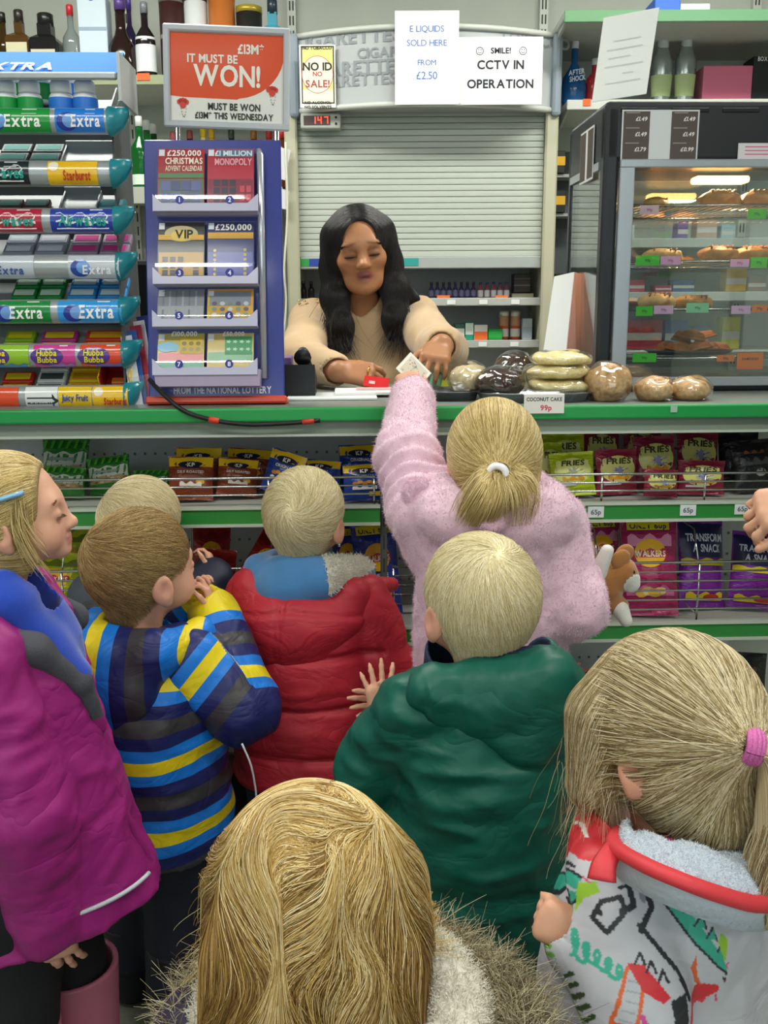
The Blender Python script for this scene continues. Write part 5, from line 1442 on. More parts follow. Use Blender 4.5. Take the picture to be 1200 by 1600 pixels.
    # flyaway curls at the right and wisps at left
    n = 160; t = np.linspace(0, 1, 18); base = np.array(T(.095, .01, -.05))
    cur = np.stack([.045 * t + .016 * np.sin(t * 6.5), -.01 * t, .014 * np.sin(t * 5.2) * 1.2 - .004 * t], 1)
    S = base + RNG.normal(size=(n, 1, 3)) * np.array((.004, .006, .006)) + cur[None] * (.6 + .5 * RNG.random((n, 1, 1))) + RNG.normal(size=(n, 1, 3)) * .004 * t[None, :, None]
    strands('hair_curl', S, .00035, hm, h)
    n = 160; P0 = np.array(T(-.095, 0, -.06)) + RNG.normal(size=(n, 3)) * np.array((.008, .02, .03)); dr = np.array((-.25, -.1, -.95)) + .2 * RNG.normal(size=(n, 3))
    S = P0[:, None, :] + dr[:, None, :] * (.06 * t)[None, :, None] * (.4 + .7 * RNG.random((n, 1, 1))); S[:, :, 0] += .008 * np.sin(t * 5)[None, :]
    strands('hair_wisps', S, .0003, hm, h)
    return f
# ---------------------------------------------------------------- girl with a ponytail in the printed raincoat
def in_poly(p, q):
    q = np.asarray(q); x, y = p[:, 0], p[:, 1]; r = np.zeros(len(p), bool); j = len(q) - 1
    for i in range(len(q)):
        c = ((q[i, 1] > y) != (q[j, 1] > y)) & (x < (q[j, 0] - q[i, 0]) * (y - q[i, 1]) / (q[j, 1] - q[i, 1] + 1e-12) + q[i, 0]); r ^= c; j = i
    return r
def near_line(p, q, w):
    q = np.asarray(q, float); b = np.full(len(p), 9.0)
    for a, c in zip(q[:-1], q[1:]):
        d = c - a; t = np.clip(((p - a) @ d) / (d @ d + 1e-12), 0, 1); b = np.minimum(b, np.linalg.norm(p - a - t[:, None] * d, axis=1))
    return b < w
def fig_dino():
    f = Figure('girl with a ponytail in a pink band and a dinosaur printed raincoat', 1040, 1135, .95, .80, hy=.0)
    H = f.hc[2] + .10; Rh = rotm(-.08, -.16, .0); zs = f.hc[2] - .150; s = .98; hc = f.hc
    SL, SR = np.array((-.092, 0, zs)), np.array((.105, 0, zs))
    WL = f.w(916, 1480, .86); EL = f.w(1000, 1580, .82); WR = np.array((.14, .05, zs - .24)); ER = np.array((.145, -.01, zs - .13))
    legs = std_legs(H, .05)
    F, T, tips = body_field(f, H, Rh, s, zs, [(SL, EL, WL, dict(d=f.D((-.75, .35, .35)), n=f.D((-.3, -.8, .35)), L=.096, side=1, curl=(1.25, 1.3, 1.3, 1.3), thumb=(-.15, .9))),
        (SR, ER, WR, dict(d=(-.1, .3, -.9), n=(.9, .2, 0), L=.096, side=-1, curl=.7))], legs, res=.0034)
    solid(F, 'body', m_skin, f.root, skin_cols('#e0aa8c', s=s, R=Rh, c=hc))
    m_dn = mat('printed_raincoat', '#c5c5cc', .45, attr='col', wr=.25, wscale=9)
    J = Field((-.30, -.26, .30), (.28, .32, zs + .10), .0036)
    J.loft([(.34, 0, 0, .135, .128), (.50, 0, 0, .126, .118), (.60, 0, -.005, .116, .106), (zs - .02, 0, -.005, .104, .090), (zs + .03, 0, 0, .092, .078), (zs + .055, 0, 0, .075, .07)], .02, pw=2.3)
    J.chain([SL + np.array((.02, 0, -.01)), SL, EL, WL], [.048, .043, .045, .036], .015); J.chain([SR, ER, WR], [.056, .052, .042], .03)
    J.cut((0, 0, .36), (0, 0, -1)); J.cone(hc + np.array((0, .01, -.2)), hc + np.array((0, .01, 0)), .062, .085, .01, 's')
    d = (WL - EL) / np.linalg.norm(WL - EL); J.cone(WL - d * .02, WL + d * .07, .031, .040, .003, 's')
    J.warp(lambda P: folds(P, .007, 11, 14.0, (1, 1, 1.3)) + folds(P, .003, 25, 4.0))
    # the print: drawn on the cloth seen from behind the shoulder (u along the camera's right, v up)
    eu = f.D((1, 0, 0)); ev = f.D((0, .50, .866)); o = f.w(1040, 1450, .80); k = ppm(1450, .80)
    def uv(V): return np.stack([(V - o) @ eu / k + 1040, 1450 - (V - o) @ ev / k], 1)
    def prt(V):
        p = uv(V); c = np.tile(L3('#c4c4cc'), (len(V), 1)); front = ((V - o) @ f.D((0, -1, .3)) > -.06)
        p = np.where(front[:, None], p, -p + np.array((2080, 2900)))
        def put_(m, col): c[m] = L3(col)
        dk, lime, coral, teal, rd = '#2f3036', '#9cc83a', '#e2474c', '#3fae96', '#d8353f'
        put_(in_poly(p, [(905, 1420), (915, 1388), (950, 1385), (955, 1400), (930, 1412), (918, 1432)]), lime)
        put_(in_poly(p, [(938, 1350), (955, 1322), (968, 1330), (962, 1362), (944, 1372)]), coral)
        put_(near_line(p, [(940, 1440), (955, 1415), (985, 1408), (990, 1430), (960, 1462), (940, 1440)], 4), dk)
        put_(near_line(p, [(985, 1430), (1005, 1420), (1000, 1392), (1015, 1380), (1030, 1395), (1034, 1425), (1012, 1458)], 5), dk)
        put_(near_line(p, [(1010, 1450), (1040, 1485), (1070, 1520), (1085, 1560)], 4), dk); put_(near_line(p, [(950, 1430), (952, 1434)], 4), dk)
        put_(near_line(p, [(1020, 1405), (1022, 1412)], 5), '#8a8a96')
        tl = [(1042, 1378), (1058, 1418), (1085, 1450), (1110, 1482), (1150, 1520), (1200, 1556), (1200, 1532), (1150, 1492), (1120, 1452), (1095, 1425), (1070, 1398), (1050, 1372)]
        put_(in_poly(p, tl), teal); put_(near_line(p, tl[:6], 2.2), dk)
        for i, (x, y) in enumerate(((1062, 1400), (1082, 1412), (1102, 1430), (1120, 1452), (1140, 1472), (1160, 1492), (1182, 1508))):
            t = [(x - 9, y + 4), (x + 8, y - 16), (x + 12, y + 8)]; put_(in_poly(p, t), teal); put_(near_line(p, t, 2.0), dk)
        for x in (1112, 1132, 1152): put_(near_line(p, [(x - 10, 1420), (x + 6, 1424)], 5.5), dk); put_(near_line(p, [(x - 8, 1410), (x - 6, 1434)], 3.0), dk)
        g = np.random.default_rng(3)
        for _ in range(26):
            x, y = g.uniform(1160, 1215), g.uniform(1395, 1500); put_(np.hypot(p[:, 0] - x, p[:, 1] - y) < g.uniform(2, 6), '#6fae4a')
        for _ in range(10):
            x, y = g.uniform(905, 960), g.uniform(1320, 1390); put_(near_line(p, [(x, y), (x + g.uniform(-9, 9), y + g.uniform(3, 9))], 1.8), '#d84a78')
        sq = []                                               # green handwriting-like squiggle
        for t in np.linspace(0, 1, 70): sq.append((905 + 72 * t + 7 * math.sin(t * 30), 1476 + 48 * t + (22 if t < .25 else 12) * math.cos(t * 30)))
        put_(near_line(p, sq, 3.0), teal)
        fr = [(955, 1592), (985, 1512), (1012, 1518), (990, 1598)]; put_(near_line(p, fr + fr[:1], 3.0), '#e06a38')
        for q in range(5): put_(near_line(p, [(985 - 5 * q, 1530 + 14 * q), (1005 - 5 * q, 1534 + 14 * q)], 1.3), '#a8a8b2')
        put_(in_poly(p, [(985, 1505), (1012, 1508), (1050, 1555), (1035, 1562), (1005, 1545)]), rd)
        for x, y in ((1005, 1498), (1022, 1510), (1040, 1524)): put_(near_line(p, [(x - 7, y + 8), (x + 2, y - 8), (x + 9, y + 10)], 2.2), dk)
        put_(in_poly(p, [(1090, 1560), (1110, 1542), (1150, 1548), (1168, 1590), (1160, 1640), (1075, 1640)]), rd)
        put_(near_line(p, [(1125, 1585), (1128, 1605), (1140, 1612)], 3), '#efefef')
        put_(in_poly(p, [(1098, 1520), (1112, 1500), (1110, 1530), (1118, 1545), (1104, 1540)]), '#e06a38')
        put_(in_poly(p, [(1155, 1535), (1175, 1540), (1215, 1575), (1215, 1590), (1180, 1575)]), dk)
        bl = [(858, 1640), (862, 1570), (880, 1530), (892, 1528), (905, 1560), (922, 1600), (930, 1640)]
        put_(in_poly(p, bl), lime); put_(in_poly(p, [(874, 1532), (882, 1505), (892, 1530)]), '#4a9a5c')
        for q in range(7): x, y = 896 + 7 * q, 1535 + 15 * q; put_(near_line(p, [(x, y), (x + 9, y - 8)], 4), '#3c5230')
        put_(in_poly(p, [(1048, 1560), (1078, 1550), (1080, 1640), (1055, 1640)]), dk)
        put_(near_line(p, [(1000, 1580), (1012, 1610)], 4), '#d84a98')
        for x, y in ((985, 1395), (1000, 1370), (988, 1358)): put_(near_line(p, [(x, y), (x + 9, y - 3)], 2.5), dk)
        put_(np.hypot((p[:, 0] - 1028) / 18, (p[:, 1] - 1368) / 9) < 1, '#7d9a30'); put_(near_line(p, [(1090, 1382), (1120, 1392), (1142, 1390), (1150, 1402), (1128, 1408)], 2), '#d8586a')
        return c
    V, Fq = J.nets(); V = smooth_mesh(V, Fq, 1)
    # finer cloth so that the print keeps its edges
    bm = bmesh.new(); tmp = mesh_np('tmp', V, Fq, m_dn); bm.from_mesh(tmp)
    sel = [e for e in bm.edges if (Vector(o) - (e.verts[0].co)).length < .26]
    bmesh.ops.subdivide_edges(bm, edges=sel, cuts=1, use_grid_fill=True)
    me = bpy.data.meshes.new('raincoat'); bm.to_mesh(me); bm.free(); bpy.data.meshes.remove(tmp)
    W = np.zeros(len(me.vertices) * 3); me.vertices.foreach_get('co', W); W = W.reshape(-1, 3)
    a = me.color_attributes.new('col', 'FLOAT_COLOR', 'POINT'); a.data.foreach_set('color', np.concatenate([prt(W), np.ones((len(W), 1))], 1).astype(np.float32).ravel())
    me.polygons.foreach_set('use_smooth', np.ones(len(me.polygons), bool)); me.materials.clear(); me.materials.append(m_dn)
    put('raincoat', me, f.root)
    # hood hanging back: coral piped rim round a pale blue towelling lining
    m_tw = mat('pale_towelling', '#c3cdda', .9, bump=.7, bscale=160)
    rim = [f.w(968, 1300, .90), f.w(962, 1322, .845), f.w(1005, 1350, .79), f.w(1060, 1374, .765), f.w(1120, 1396, .765), f.w(1185, 1412, .79), f.w(1240, 1400, .86)]
    R = spline(rim, 28); inner = spline([f.w(985, 1290, .93), f.w(990, 1300, .90), f.w(1020, 1310, .86), f.w(1065, 1318, .84), f.w(1110, 1328, .85), f.w(1165, 1335, .87), f.w(1215, 1330, .92)], 28)
    n = 28; v = []; fc = []
    for j in range(9):
        t = j / 8; bul = math.sin(t * PI) * .012
        for i in range(n): v.append(R[i] * (1 - t) + inner[i] * t + np.array((0, 0, bul + .004 * math.sin(i * .9 + j))))
    for j in range(8):
        for i in range(n - 1): a = j * n + i; fc.append((a, a + 1, a + n + 1, a + n))
    lo = [np.array(x) - np.array((0, 0, .03)) for x in R]
    b0 = len(v); v += [R[i] for i in range(n)] + lo + [inner[i] - np.array((0, 0, .05)) for i in range(n)]
    for r in range(2):
        for i in range(n - 1): a = b0 + r * n + i; fc.append((a, a + n, a + n + 1, a + 1))
    hd = MB().add((v, fc), 0, True).build('hood_lining', m_tw, f.root)
    V2 = np.array(v[:9 * n]); F2 = np.array(fc[:8 * (n - 1)])
    strands('towelling', pile(V2, F2, 9000, .0016, .8, k=3), .0004, hair_mat('towel', ['#b9c4d2', '#d6dee8', '#e8edf2'], .85), hd)
    MB().add(tube(R, .0095, 8, flat=.8), 0, True).build('hood_piping', mat('coral_piping', '#dc3f48', .55, bump=.2, bscale=200), f.root)
    P = spline([f.w(960, 1322, .842), f.w(944, 1350, .82), f.w(940, 1376, .81)], 8); MB().add(tube(P, np.linspace(.010, .014, 8), 8, flat=.4), 0, True).build('hood_tab', MATS['coral_piping'], f.root)
    trousers(f, H, legs, C('#3a4258', .8), .06); boots(f, legs, C('#7a4a62', .5), .14, .046)
    # hair, drawn over to the ponytail at the right
    tie = f.w(1164, 1164, .842)
    def ex(F):
        F.cone(hc + (tie - hc) * .2, tie - (tie - hc) * .12, .062, .014, .05); F.cone(T(0, -.03, -.03), T(.0, -.05, -.075), .066, .054, .04)
        F.cone(T(-.055, .045, .02), T(-.066, .055, -.055), .030, .022, .03)
    G = cap_field(f, Rh, s, T, .007, extra=ex, lo=hc - .17, hi=hc + .17, res=.0036)
    Fh = G.copy(); Fh.cut(T(0, .078, .045), Rh @ A3((0, .92, -.10))); Fh.cut(T(0, 0, -.088), Rh @ A3((0, .35, -1)))
    for e in (-1, 1): Fh.ell(T(e * .084, .000, -.034), (.022, .020, .030), Rh, .006, 's')
    V, Fc = Fh.nets(); h = put('hair', mesh_np('hair', smooth_mesh(V, Fc, 2), Fc, mat('hair_under_ash', '#86703f', .6)), f.root)
    n = 20000; P, N = pick(V, Fc, n, lambda c, N: (G.sample(c) > -.003) + 1e-9); NZ = RNG.normal(size=(n, 3)); Rm = np.array(Rh)
    q = (P - hc) @ Rm; fringe = (q[:, 0] < -.012 - .25 * (q[:, 1] - .03)) & (q[:, 1] > .012) & (RNG.random(n) < .9)
    D = np.linalg.norm(tie - P, axis=1)[:, None]; hm = hair_mat('hair_ash', ['#6e5c40', '#9a855c', '#bfaa7e', '#dccba4', '#ece0c4'], .36)
    lock = np.stack([vnoise(P * 1.0, 40), vnoise(P + 3, 40), vnoise(P + 7, 40)], 1) * .55
    m = ~fringe
    S = comb(G, P[m], lambda X, t: (tie - X) / (np.linalg.norm(tie - X, axis=1)[:, None] + 1e-6) + .07 * NZ[m] + lock[m] * (1 - t), np.maximum(D[m] - .006, .004) / 12, 13, .0008, .003)
    strands('hair_strands', S, .00036, hm, h, taper=False)
    m = fringe; dn = np.array((0, 0, -1.0)) + Rm[:, 1] * .12 - Rm[:, 0] * .35
    S = comb(G, P[m], lambda X, t: dn + .10 * NZ[m] + (Rm[:, 1] * .3 - Rm[:, 0] * .4) * (1 - t), .0115, 12, .001, .004, hug=.85)
    strands('hair_fringe', S, .00036, hm, h)
    n = 420; t = np.linspace(0, 1, 16); P0 = np.array(T(-.066, .045, -.03)) + (RNG.normal(size=(n, 3)) * np.array((.008, .016, .022)))
    dr = np.array((0, 0, -1.0)) + Rm[:, 1] * .05 + .16 * RNG.normal(size=(n, 3)); wv = np.sin(t[None, :] * (4 + 5 * RNG.random((n, 1))) + 6 * RNG.random((n, 1)))
    S = P0[:, None, :] + dr[:, None, :] * (.095 * t)[None, :, None] * (.4 + .8 * RNG.random((n, 1, 1))) + (wv * .009 * t[None, :])[:, :, None] * Rm[:, 1][None, None, :] + (wv * .004)[:, :, None] * eu[None, None, :]
    strands('hair_wisps', S, .00028, hm, h)
    # tail hanging down behind her
    n = 3200; k2 = 16; t = np.linspace(0, 1, k2); u = RNG.normal(size=(n, 2)); u /= np.maximum(1, np.linalg.norm(u, axis=1))[:, None]
    axis = spline([tie + f.D((.004, 0, 0)), tie + f.D((.034, -.004, -.004)), tie + f.D((.048, -.012, -.045)), tie + f.D((.030, -.02, -.105)), tie + f.D((.022, -.022, -.165))], k2)
    wd = np.interp(t, [0, .15, .5, 1], [.009, .020, .032, .020])
    S = axis[None] + wd[None, :, None] * (u[:, :1, None] * f.D((1, 0, .3)) + u[:, 1:, None] * f.D((0, 1, .1))); ph = vnoise(u.repeat(2, 1)[:, :3] * 1.0, 2.2)[:, None] * 14
    S = S + (np.sin(t[None, :] * 9 + ph) * .010 * t[None, :])[:, :, None] * eu[None, None, :]
    strands('ponytail', S, .00036, hm, h)
    ax = f.D((.95, -.12, -.20)); ax /= np.linalg.norm(ax); u1 = np.cross(ax, (0, 0, 1)); u1 /= np.linalg.norm(u1); u2 = np.cross(ax, u1); A = np.linspace(0, 2 * PI, 25); mb = MB()
    for w_ in (-.006, -.002, .002, .006): mb.add(tube([tie + ax * (w_ + .006) + (.0150 + .0008 * math.cos(w_ * 600)) * (math.cos(x) * u1 + math.sin(x) * u2) for x in A], .0034, 8, False), 0, True)
    mb.build('hair_band', mat('glitter_band', '#d86fb4', .4, var=.45, vscale=900, bump=.5, bscale=1200, metal=.2), h)
    return f

# ---------------------------------------------------------------- shop assistant behind the counter
def fig_assistant():
    f = Figure('woman with long black hair in a tan jumper serving behind the counter', 561, 385, 2.72, PI, hy=.13)
    hc = f.hc; s = 1.06; H = 1.50; Rh = rotm(.10, -.14, .12); zs = hc[2] - .200; Rm = np.array(Rh)
    S1, S2 = np.array((.138, .02, zs)), np.array((-.160, .04, zs))          # her right (left in view), her left
    W1 = f.w(528, 580, 2.38); E1 = f.w(470, 560, 2.56)
    W2 = f.w(690, 540, 2.27); E2 = f.w(690, 548, 2.45)
    legs = [(np.array((e * .09, -.02, .80)), np.array((e * .09, 0, .44)), np.array((e * .09, -.02, .07)), np.array((e * .10, .12, .035))) for e in (-1, 1)]
    F = Field((-.32, -.18, -.01), (.32, .80, hc[2] + .15), .0036)
    F.loft([(.74, 0, -.02, .15, .11), (.95, 0, 0, .14, .10), (zs - .03, 0, .02, .15, .09)], .03); F.cone((-.12, .02, zs - .01), (.12, .02, zs - .01), .055, None, .05)
    F.cone((0, .045, zs + .01), hc + (Rm @ np.array((0, -.02, -.06))) * s, .056, .050, .03)
    T = head_prims(F, hc, Rh, s, True, True, .9)
    for S, E, W in ((S1, E1, W1), (S2, E2, W2)): F.chain([S, E, W], [.050, .042, .028], .02)
    hand_prims(F, W1, f.D((1, -.10, -.12)), f.D((-.1, -.75, .65)), L=.155, side=-1, curl=(.55, .75, .85, .95), thumb=(.1, .5), k=.004)
    hand_prims(F, W2, f.D((-.22, -.80, -.30)), f.D((.10, -.35, .90)), L=.155, side=1, curl=(.60, .64, .68, .72), spread=.26, thumb=(.30, .3), k=.001, fr_=1.0)
    for hip, knee, ank, toe in legs: F.chain([hip, knee, ank], [.085, .06, .04], .03); F.cone(ank, toe, .04, .035, .02)
    def face(q, o):
        for e in (-1, 1):
            w = np.exp(-(((q[:, 0] - e * .030) / .019) ** 2 + ((q[:, 1] - .08) / .03) ** 2 + ((q[:, 2] + .012) / .013) ** 2)) * .50; o = o * (1 - w[:, None]) + L3('#5f3527') * w[:, None]
            w = np.exp(-(((q[:, 0] - e * .030) / .014) ** 4 + ((q[:, 1] - .085) / .012) ** 2 + ((q[:, 2] + .0185) / .0022) ** 2)) * .85; o = o * (1 - w[:, None]) + L3('#1f1512') * w[:, None]
            w = np.exp(-(((q[:, 0] - e * .030) / .017) ** 4 + ((q[:, 1] - .08) / .03) ** 2 + ((q[:, 2] - .012 + .25 * (np.abs(q[:, 0]) - .03) ** 1) / .0032) ** 2)) * .75; o = o * (1 - w[:, None]) + L3('#2a1a14') * w[:, None]
        w = np.clip(np.exp(-((q[:, 0] / .019) ** 4 + ((q[:, 1] - .088) / .016) ** 4 + ((q[:, 2] + .069) / .010) ** 4)), 0, 1); o = o * (1 - w[:, None]) + L3('#8a4a48') * w[:, None]
        w = np.exp(-((q[:, 0] / .012) ** 4 + ((q[:, 1] - .084) / .012) ** 2 + ((q[:, 2] + .070) / .0024) ** 2)) * .85; o = o * (1 - w[:, None]) + L3('#3c1716') * w[:, None]
        return o
    solid(F, 'body', m_skin2, f.root, skin_cols('#b07a55', s=s, R=Rh, c=hc, lips='#8e4f4a', cheek='#a8694a', extra=face))
    # jumper
    m_j = mat('tan_jumper', '#c9a982', .85, sheen=.25, bump=.35, bscale=420, var=.04, vscale=14)
    J = Field((-.36, -.18, .70), (.36, .64, zs + .13), .0050)
    J.loft([(.74, 0, .0, .18, .140), (.95, 0, .01, .172, .135), (1.05, 0, .02, .168, .130), (zs - .05, 0, .03, .160, .105), (zs + .0, 0, .03, .145, .085), (zs + .040, 0, .04, .10, .070), (zs + .070, 0, .05, .07, .062)], .02, pw=2.3)
    for e in (-1, 1): J.ell((e * .075, .125, zs - .19), (.085, .065, .080), None, .06)
    J.chain([S1 + np.array((-.03, 0, -.02)), S1, E1, W1 + (E1 - W1) * .10], [.058, .058, .054, .038], .025); J.chain([S2 + np.array((.03, 0, -.02)), S2, E2, W2 + (E2 - W2) * .16], [.058, .060, .056, .042], .025)
    J.cone(np.array((0, .045, zs + .03)), hc + np.array((0, .01, -.06)), .056, .075, .01, 's'); J.cone(np.array((0, .105, zs + .050)), np.array((0, .135, zs + .0)), .030, .008, .010, 's')
    for W, E in ((W1, E1), (W2, E2)):
        d = (W - E) / np.linalg.norm(W - E); J.cone(W - d * .03, W + d * .08, .034, .045, .003, 's')
    J.warp(lambda P: folds(P, .007, 8, 61.0, (1.6, 1, 1)) + folds(P, .003, 18, 6.0))
    solid(J, 'jumper', m_j, f.root)
    for e, n_ in ((-1, 7), (1, 5)):                      # little studs on the shoulders
        mb = MB(); g = np.random.default_rng(5 + n_)
        for i in range(n_): p = np.array((e * (.115 + .06 * g.random()), .045 + .03 * g.random(), zs + .060 - .016 * g.random())); mb.add(lathe([(0.0005, .005), (.0035, .003), (.005, 0)], 8, p), 0, True)
        mb.build('shoulder_studs', mat('gold_stud', '#cfae62', .2, 1.0), f.root)['kind'] = 'stuff'
    K = Field((-.24, -.20, .05), (.24, .24, 1.0), .008)
    for hip, knee, ank, toe in legs: K.chain([hip + np.array((0, 0, .10)), hip, knee, ank], [.12, .105, .08, .065], .03)
    K.cut((0, 0, .06), (0, 0, -1)); K.cut((0, 0, .80), (0, 0, 1)); solid(K, 'trousers', C('#20222a', .8), f.root)
    boots(f, legs, C('#191a1d', .5), .09, .05, 'shoe', toe_r=.04)
    MB().add(tube([W1 + f.D((.075 + .0 * a, -.02, .0)) + .011 * (math.cos(a) * f.D((.2, .3, 1)) + math.sin(a) * f.D((0, 1, -.2))) for a in np.linspace(0, 2 * PI, 17)], .0022, 6, False), 0, True).build('ring', mat('gold', '#d8a640', .2, 1.0), f.root)
    brows(f, T, Rh, ['#1a1210', '#2a1d18'], ['#0c0808', '#1a1210'], 1)
    # long dark hair: centre parting, falling in front of both shoulders
    def ex(F):
        F.cone(T(0, -.02, 0), T(0, -.075, -.15), .078, .060, .04)
        F.chain([T(.058, .012, .03), T(.074, .000, -.045), T(.080, .022, -.120), T(.074, .058, -.190), T(.066, .072, -.240)], [.036, .027, .030, .026, .010], .03)
        F.chain([T(-.058, .012, .03), T(-.074, .000, -.045), T(-.080, .022, -.120), T(-.066, .058, -.190), T(-.052, .072, -.225)], [.036, .027, .030, .026, .010], .03)
        F.cone(T(-.08, -.02, -.12), T(-.125, .0, -.150), .032, .016, .03)
    G = cap_field(f, Rh, s, T, .007, extra=ex, lo=hc + np.array((-.24, -.20, -.38)), hi=hc + np.array((.24, .22, .14)), res=.0044)
    Fh = G.copy(); Fh.ell(T(0, .095, -.020), (.058, .07, .090), Rh, .008, 's'); Fh.ell(T(0, .10, .040), (.050, .05, .042), Rh, .012, 's'); Fh.cone(T(0, .09, -.08), T(0, .10, -.30), .046, .040, .02, 's')
    V, Fc = Fh.nets(); h = put('hair', mesh_np('hair', smooth_mesh(V, Fc, 2), Fc, mat('hair_under_black', '#120e0e', .5)), f.root)
    n = 16000; P, N = pick(V, Fc, n, lambda c, N: (G.sample(c) > -.003) * ((((c - hc) @ Rm)[:, 2] > -.10) * 1.0 + .35) + 1e-9); NZ = RNG.normal(size=(n, 3))
    def d(P, t):
        q = (P - hc) @ Rm; sd = np.sign(q[:, 0]); top = np.clip((q[:, 2] - .03) / .06, 0, 1)[:, None]
        return top * (sd[:, None] * Rm[:, 0] + Rm[:, 1] * -.1) + (1 - .8 * top) * np.array((0, .06, -1.0)) + .07 * NZ
    hm = hair_mat('hair_black', ['#0d0a0b', '#191314', '#2a2120'], .28, shine=.6); strands('hair_strands', comb(G, P, d, .0155, 18, .0008, .004, hug=.9), .00050, hm, h)
    for sx, n in ((1, 500), (-1, 380)):                   # thinner ends spreading over the jumper
        t = np.linspace(0, 1, 14); P0 = np.array(T(sx * .082, .050, -.17)) + RNG.normal(size=(n, 3)) * np.array((.016, .012, .02))
        dr = np.array((sx * .28, .26, -1.0)) + RNG.normal(size=(n, 3)) * np.array((.26, .06, .1))
        S = P0[:, None, :] + dr[:, None, :] * (.115 * t)[None, :, None] * (.5 + .6 * RNG.random((n, 1, 1))); S[:, :, 0] -= sx * .030 * (t ** 2)[None, :]
        strands('hair_ends', S, .0005, hm, h)
    return f

# ---------------------------------------------------------------- the grown-up at the right edge: only a hand comes into view
def fig_adult():
    f = Figure('adult at the right edge of the group, one loosely closed hand in view', 1900, 400, 1.35, 2.2, hy=.02)
    hc = np.array((0, .02, 1.56)); f.hc = hc; f.o = Vector((.98, 1.10, 0)); f.root.location = f.o; f.root.rotation_euler = (0, 0, f.yaw)
    H = 1.68; Rh = rotm(0, -.1, 0); zs = 1.36; s = 1.06
    SL, SR = np.array((.18, 0, zs)), np.array((-.18, 0, zs)); WL = f.w(1282, 780, 1.42); EL = elbow(SL, WL, .29, .26, (.6, -.4, -.6)); WR = np.array((-.22, .10, .84)); ER = np.array((-.24, -.02, 1.08))
    legs = [(np.array((e * .09, 0, .86)), np.array((e * .09, .01, .47)), np.array((e * .09, -.02, .08)), np.array((e * .10, .13, .035))) for e in (-1, 1)]
    F = Field((-.34, -.24, -.01), (.72, .40, 1.76), .0048)
    F.loft([(.82, 0, 0, .15, .11), (1.1, 0, 0, .14, .10), (zs - .03, 0, 0, .16, .09)], .03); F.cone((-.13, 0, zs - .01), (.13, 0, zs - .01), .05, None, .05); F.cone((0, 0, zs), hc + np.array((0, -.02, -.06)), .056, .050, .03)
    T = head_prims(F, hc, Rh, s, True, True)
    for S, E, W in ((SL, EL, WL), (SR, ER, WR)): F.chain([S, E, W], [.048, .042, .027], .02)
    hand_prims(F, WL, f.D((-.92, .05, -.20)), f.D((-.30, -.65, .70)), L=.165, side=-1, curl=(.85, .9, .95, 1.0), thumb=(.0, .3), k=.004)
    hand_prims(F, WR, (0, .15, -1), (-.9, 0, 0), L=.165, side=-1, curl=.4, k=.004)
    for hip, knee, ank, toe in legs: F.chain([hip, knee, ank], [.085, .06, .04], .03); F.cone(ank, toe, .04, .035, .02)
    solid(F, 'body', m_skin, f.root, skin_cols('#d9a588', s=s, R=Rh, c=hc))
    J = Field((-.36, -.30, .78), (.62, .45, 1.46), .008)
    J.loft([(.82, 0, 0, .19, .14), (1.1, 0, 0, .175, .13), (zs - .04, 0, 0, .18, .11), (zs + .02, 0, 0, .13, .085), (zs + .05, 0, 0, .075, .07)], .02, pw=2.3)
    J.chain([SL, EL, WL + (EL - WL) * .2], [.066, .058, .044], .03); J.chain([SR, ER, WR + (ER - WR) * .15], [.066, .058, .044], .03); J.warp(lambda P: folds(P, .006, 9, 1.0))
    solid(J, 'jumper', C('#4b5468', .85), f.root)
    K = Field((-.24, -.20, .05), (.24, .24, 1.05), .009)
    for hip, knee, ank, toe in legs: K.chain([hip + np.array((0, 0, .06)), hip, knee, ank], [.12, .11, .08, .065], .03)
    K.cut((0, 0, .07), (0, 0, -1)); solid(K, 'trousers', C('#2b2f3a', .8), f.root); boots(f, legs, C('#26221f', .5), .09, .05, 'shoe', toe_r=.04)
    G = cap_field(f, Rh, s, T, .010, extra=lambda F: F.cone(T(0, -.03, -.02), T(0, -.05, -.11), .075, .06, .04), res=.006); G.cut(T(0, .065, .05), Rh @ A3((0, .85, -.30))); solid(G, 'hair', C('#6b5236', .6), f.root)
    return f
# ================================================================== goods
# ---------------------------------------------------------------- printed film bags
def foil(col): return mat('film_' + col.strip('#'), col, .30, metal=.08, coat=.35, wr=.35, wscale=26)
class Bag:
    def __init__(s, w, h, t): s.w, s.h, s.t = w, h, t
    def S(s, x, z, front=True, off=0.0):
        u = min(1, max(-1, x / (s.w / 2))); v = min(1, max(0, z / s.h))
        q = min(1, max(0, (v - .07) / .86))
        b = s.t / 2 * (1 - abs(u) ** 2.4) ** .7 * (math.sin(PI * q) ** .55 if q > 0 else 0)
        b += .0012 * math.sin(u * 17 + v * 9) * math.sin(PI * v) + (.0010 * math.sin(u * 34) if (v < .08 or v > .92) else 0)
        k = 1 - .05 * math.sin(PI * v)
        return (x * k, (-b - off) if front else b, z)
    def body(s, m, name, parent):
        mb = MB(); w, h = s.w, s.h
        mb.add(gridf(lambda a, b: s.S((a - .5) * w, b * h, True, .0004), 12, 16), 0, True)
        mb.add(gridf(lambda a, b: s.S((a - .5) * w, b * h, False), 12, 16, True), 0, True)
        return mb.build(name, m, parent)
    def decal(s, mb, vf2, mi, off=.0012):
        v = [s.S(p[0], p[1], True, off) for p in vf2[0]]
        if v: mb.add((v, vf2[1]), mi, True)
def gr(x0, y0, x1, y1): return grid2(x0, y0, x1, y1, max(2, int(abs(x1 - x0) / .008)), max(2, int(abs(y1 - y0) / .008)))
